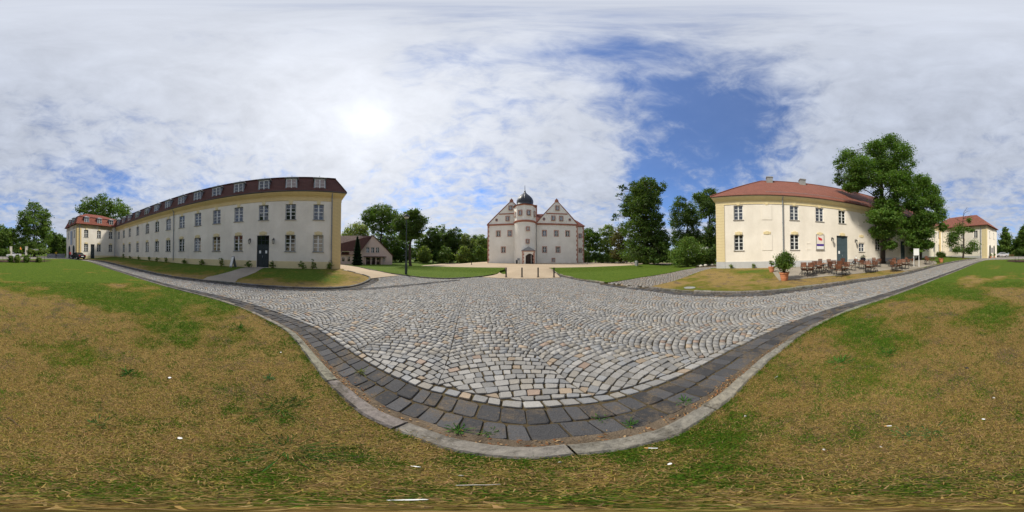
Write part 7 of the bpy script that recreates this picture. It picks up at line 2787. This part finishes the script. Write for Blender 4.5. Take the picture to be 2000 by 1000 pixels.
# benches and tables of the terrace beyond the right pavilion
for i, (px, dist, lab) in enumerate(((1949, 50, 'wooden bench set nearest the far right pavilion'), (1961, 48, 'wooden bench set in front of the silver car'), (1974, 47, 'wooden bench set nearest the right rose tree'))):
    b = AT(px, dist)
    o = root('picnic_table', b, lab, 'table', 'bench sets beyond the right pavilion', R(15 * i))
    mb = MB(); mb.box(-.8, .8, -.35, .35, .70, .75); mb.local('top', M['tabletop'], o)
    for s in (-1, 1):
        mb = MB(); mb.box(-.8, .8, s * .72 - .13, s * .72 + .13, .42, .46); mb.local('seat', M['tabletop'], o)
        mb = MB(); mb.tube([(s * .6, -.72, .42), (s * .6, -.2, .72), (s * .6, .2, .72), (s * .6, .72, .42)], .03, 5); mb.tube([(s * .6, -.7, 0), (s * .6, -.25, .72)], .03, 5); mb.tube([(s * .6, .7, 0), (s * .6, .25, .72)], .03, 5); mb.local('frame', M['stick'], o)
for i, (u, lab) in enumerate(((1.3, 'potted plant left of the far right arched doors'), (4.2, 'potted plant between the far right arched doors'))):
    w = FYe.W(u, .6, 0)
    rs = np.random.RandomState(600 + i)
    r0 = root('potted_plant', (w[0], w[1], terr(w[0], w[1])), lab, 'plant', 'pots at the right pavilion')
    mb = MB(); mb.lathe([(.18, 0), (.26, .42), (.28, .46), (.2, .46), (.02, .4)], 14); mb.local('pot', M['terracotta'], r0, 40)
    V, F, c = leaf_cloud([(0, 0, .75)], [(.3, .3, .35)], 360, .07, LC['light'], rs, .3, .3)
    finish(bpy.data.objects.new('foliage', np_mesh('foliage', V, F, M['leaf'], c)), r0)

# bench, stone post, boulders and garden urn right of the castle
b = on(1221, 514.5, .03)
o = root('park_bench', b, 'white-backed park bench before the olive shrub', 'bench', None, R(-20))
for k in range(3):
    mb = MB(); mb.box(-.8, .8, -.22 + k * .16, -.10 + k * .16, .43, .46); mb.local('seat_slat', M['slat'], o)
    mb = MB(); mb.box(-.8, .8, .26 + .02 * k, .29 + .02 * k, .55 + .13 * k, .65 + .13 * k); mb.local('back_slat', M['white'], o)
for s in (-1, 1):
    mb = MB(); mb.box(s * .62 - .03, s * .62 + .03, -.24, .25, 0, .428); mb.box(s * .62 - .03, s * .62 + .03, .30, .36, 0, .95); mb.local('leg', M['iron'], o)
b = on(1243, 519.5, .03)
mb = MB(); mb.box(-.20, .20, -.18, .18, -.1, .68); mb.add([(-.22, -.2, .682), (.22, -.2, .682), (.22, .2, .682), (-.22, .2, .682), (-.1, -.1, .80), (.1, -.1, .80), (.1, .1, .80), (-.1, .1, .80)], [(0, 1, 5, 4), (1, 2, 6, 5), (2, 3, 7, 6), (3, 0, 4, 7), (4, 5, 6, 7)])
mb.local('stone_post', M['greystone'], None, loc=b, rz=.3, label='short grey stone post at the court corner under the huge tree', cat='post')
b = on(1163, 512.8, .03)
o = root('garden_statue', b, 'pale garden statue on a plinth right of the castle', 'statue')
mb = MB(); mb.box(-.25, .25, -.25, .25, -.1, .75); mb.box(-.3, .3, -.3, .3, .752, .85); mb.local('plinth', M['stone'], o)
mb = MB(); mb.lathe([(.2, .85), (.24, 1.0), (.16, 1.3), (.22, 1.5), (.24, 1.62), (.09, 1.72), (.08, 1.78), (.12, 1.86), (.11, 1.98), (.03, 2.06)], 12); mb.local('figure', M['stone'], o, 50)
for i, (px, py, r_, lab) in enumerate(((1369, 521, .26, 'left pale boulder beside the cobbled path'), (1378, 520, .28, 'right pale boulder beside the cobbled path'), (1391, 518.5, .22, 'small boulder next to the right building corner'))):
    b = on(px, py, LAWN)
    bm = bmesh.new(); bmesh.ops.create_icosphere(bm, subdivisions=2, radius=r_)
    rs = random.Random(i)
    for v in bm.verts:
        v.co *= rs.uniform(.85, 1.12); v.co.z *= .7
    me = bpy.data.meshes.new('boulder'); bm.to_mesh(me); bm.free(); me.materials.append(M['stone'])
    me.polygons.foreach_set('use_smooth', [True] * len(me.polygons))
    q = bpy.data.objects.new('boulder', me); q.location = (b[0], b[1], b[2] + r_ * .4)
    finish(q, None, lab, 'boulder', 'pale boulders by the path')
# flat drain lid in the right lawn
b = on(1347, 561.5, LAWN + .012)
mb = MB(); mb.lathe([(.30, -.03), (.30, 0), (.26, .006), (.26, .0), (.02, .0)], 20)
mb.local('drain_lid', M['greystone'], None, loc=b, label='pale round drain lid in the dry right lawn', cat='drain lid')
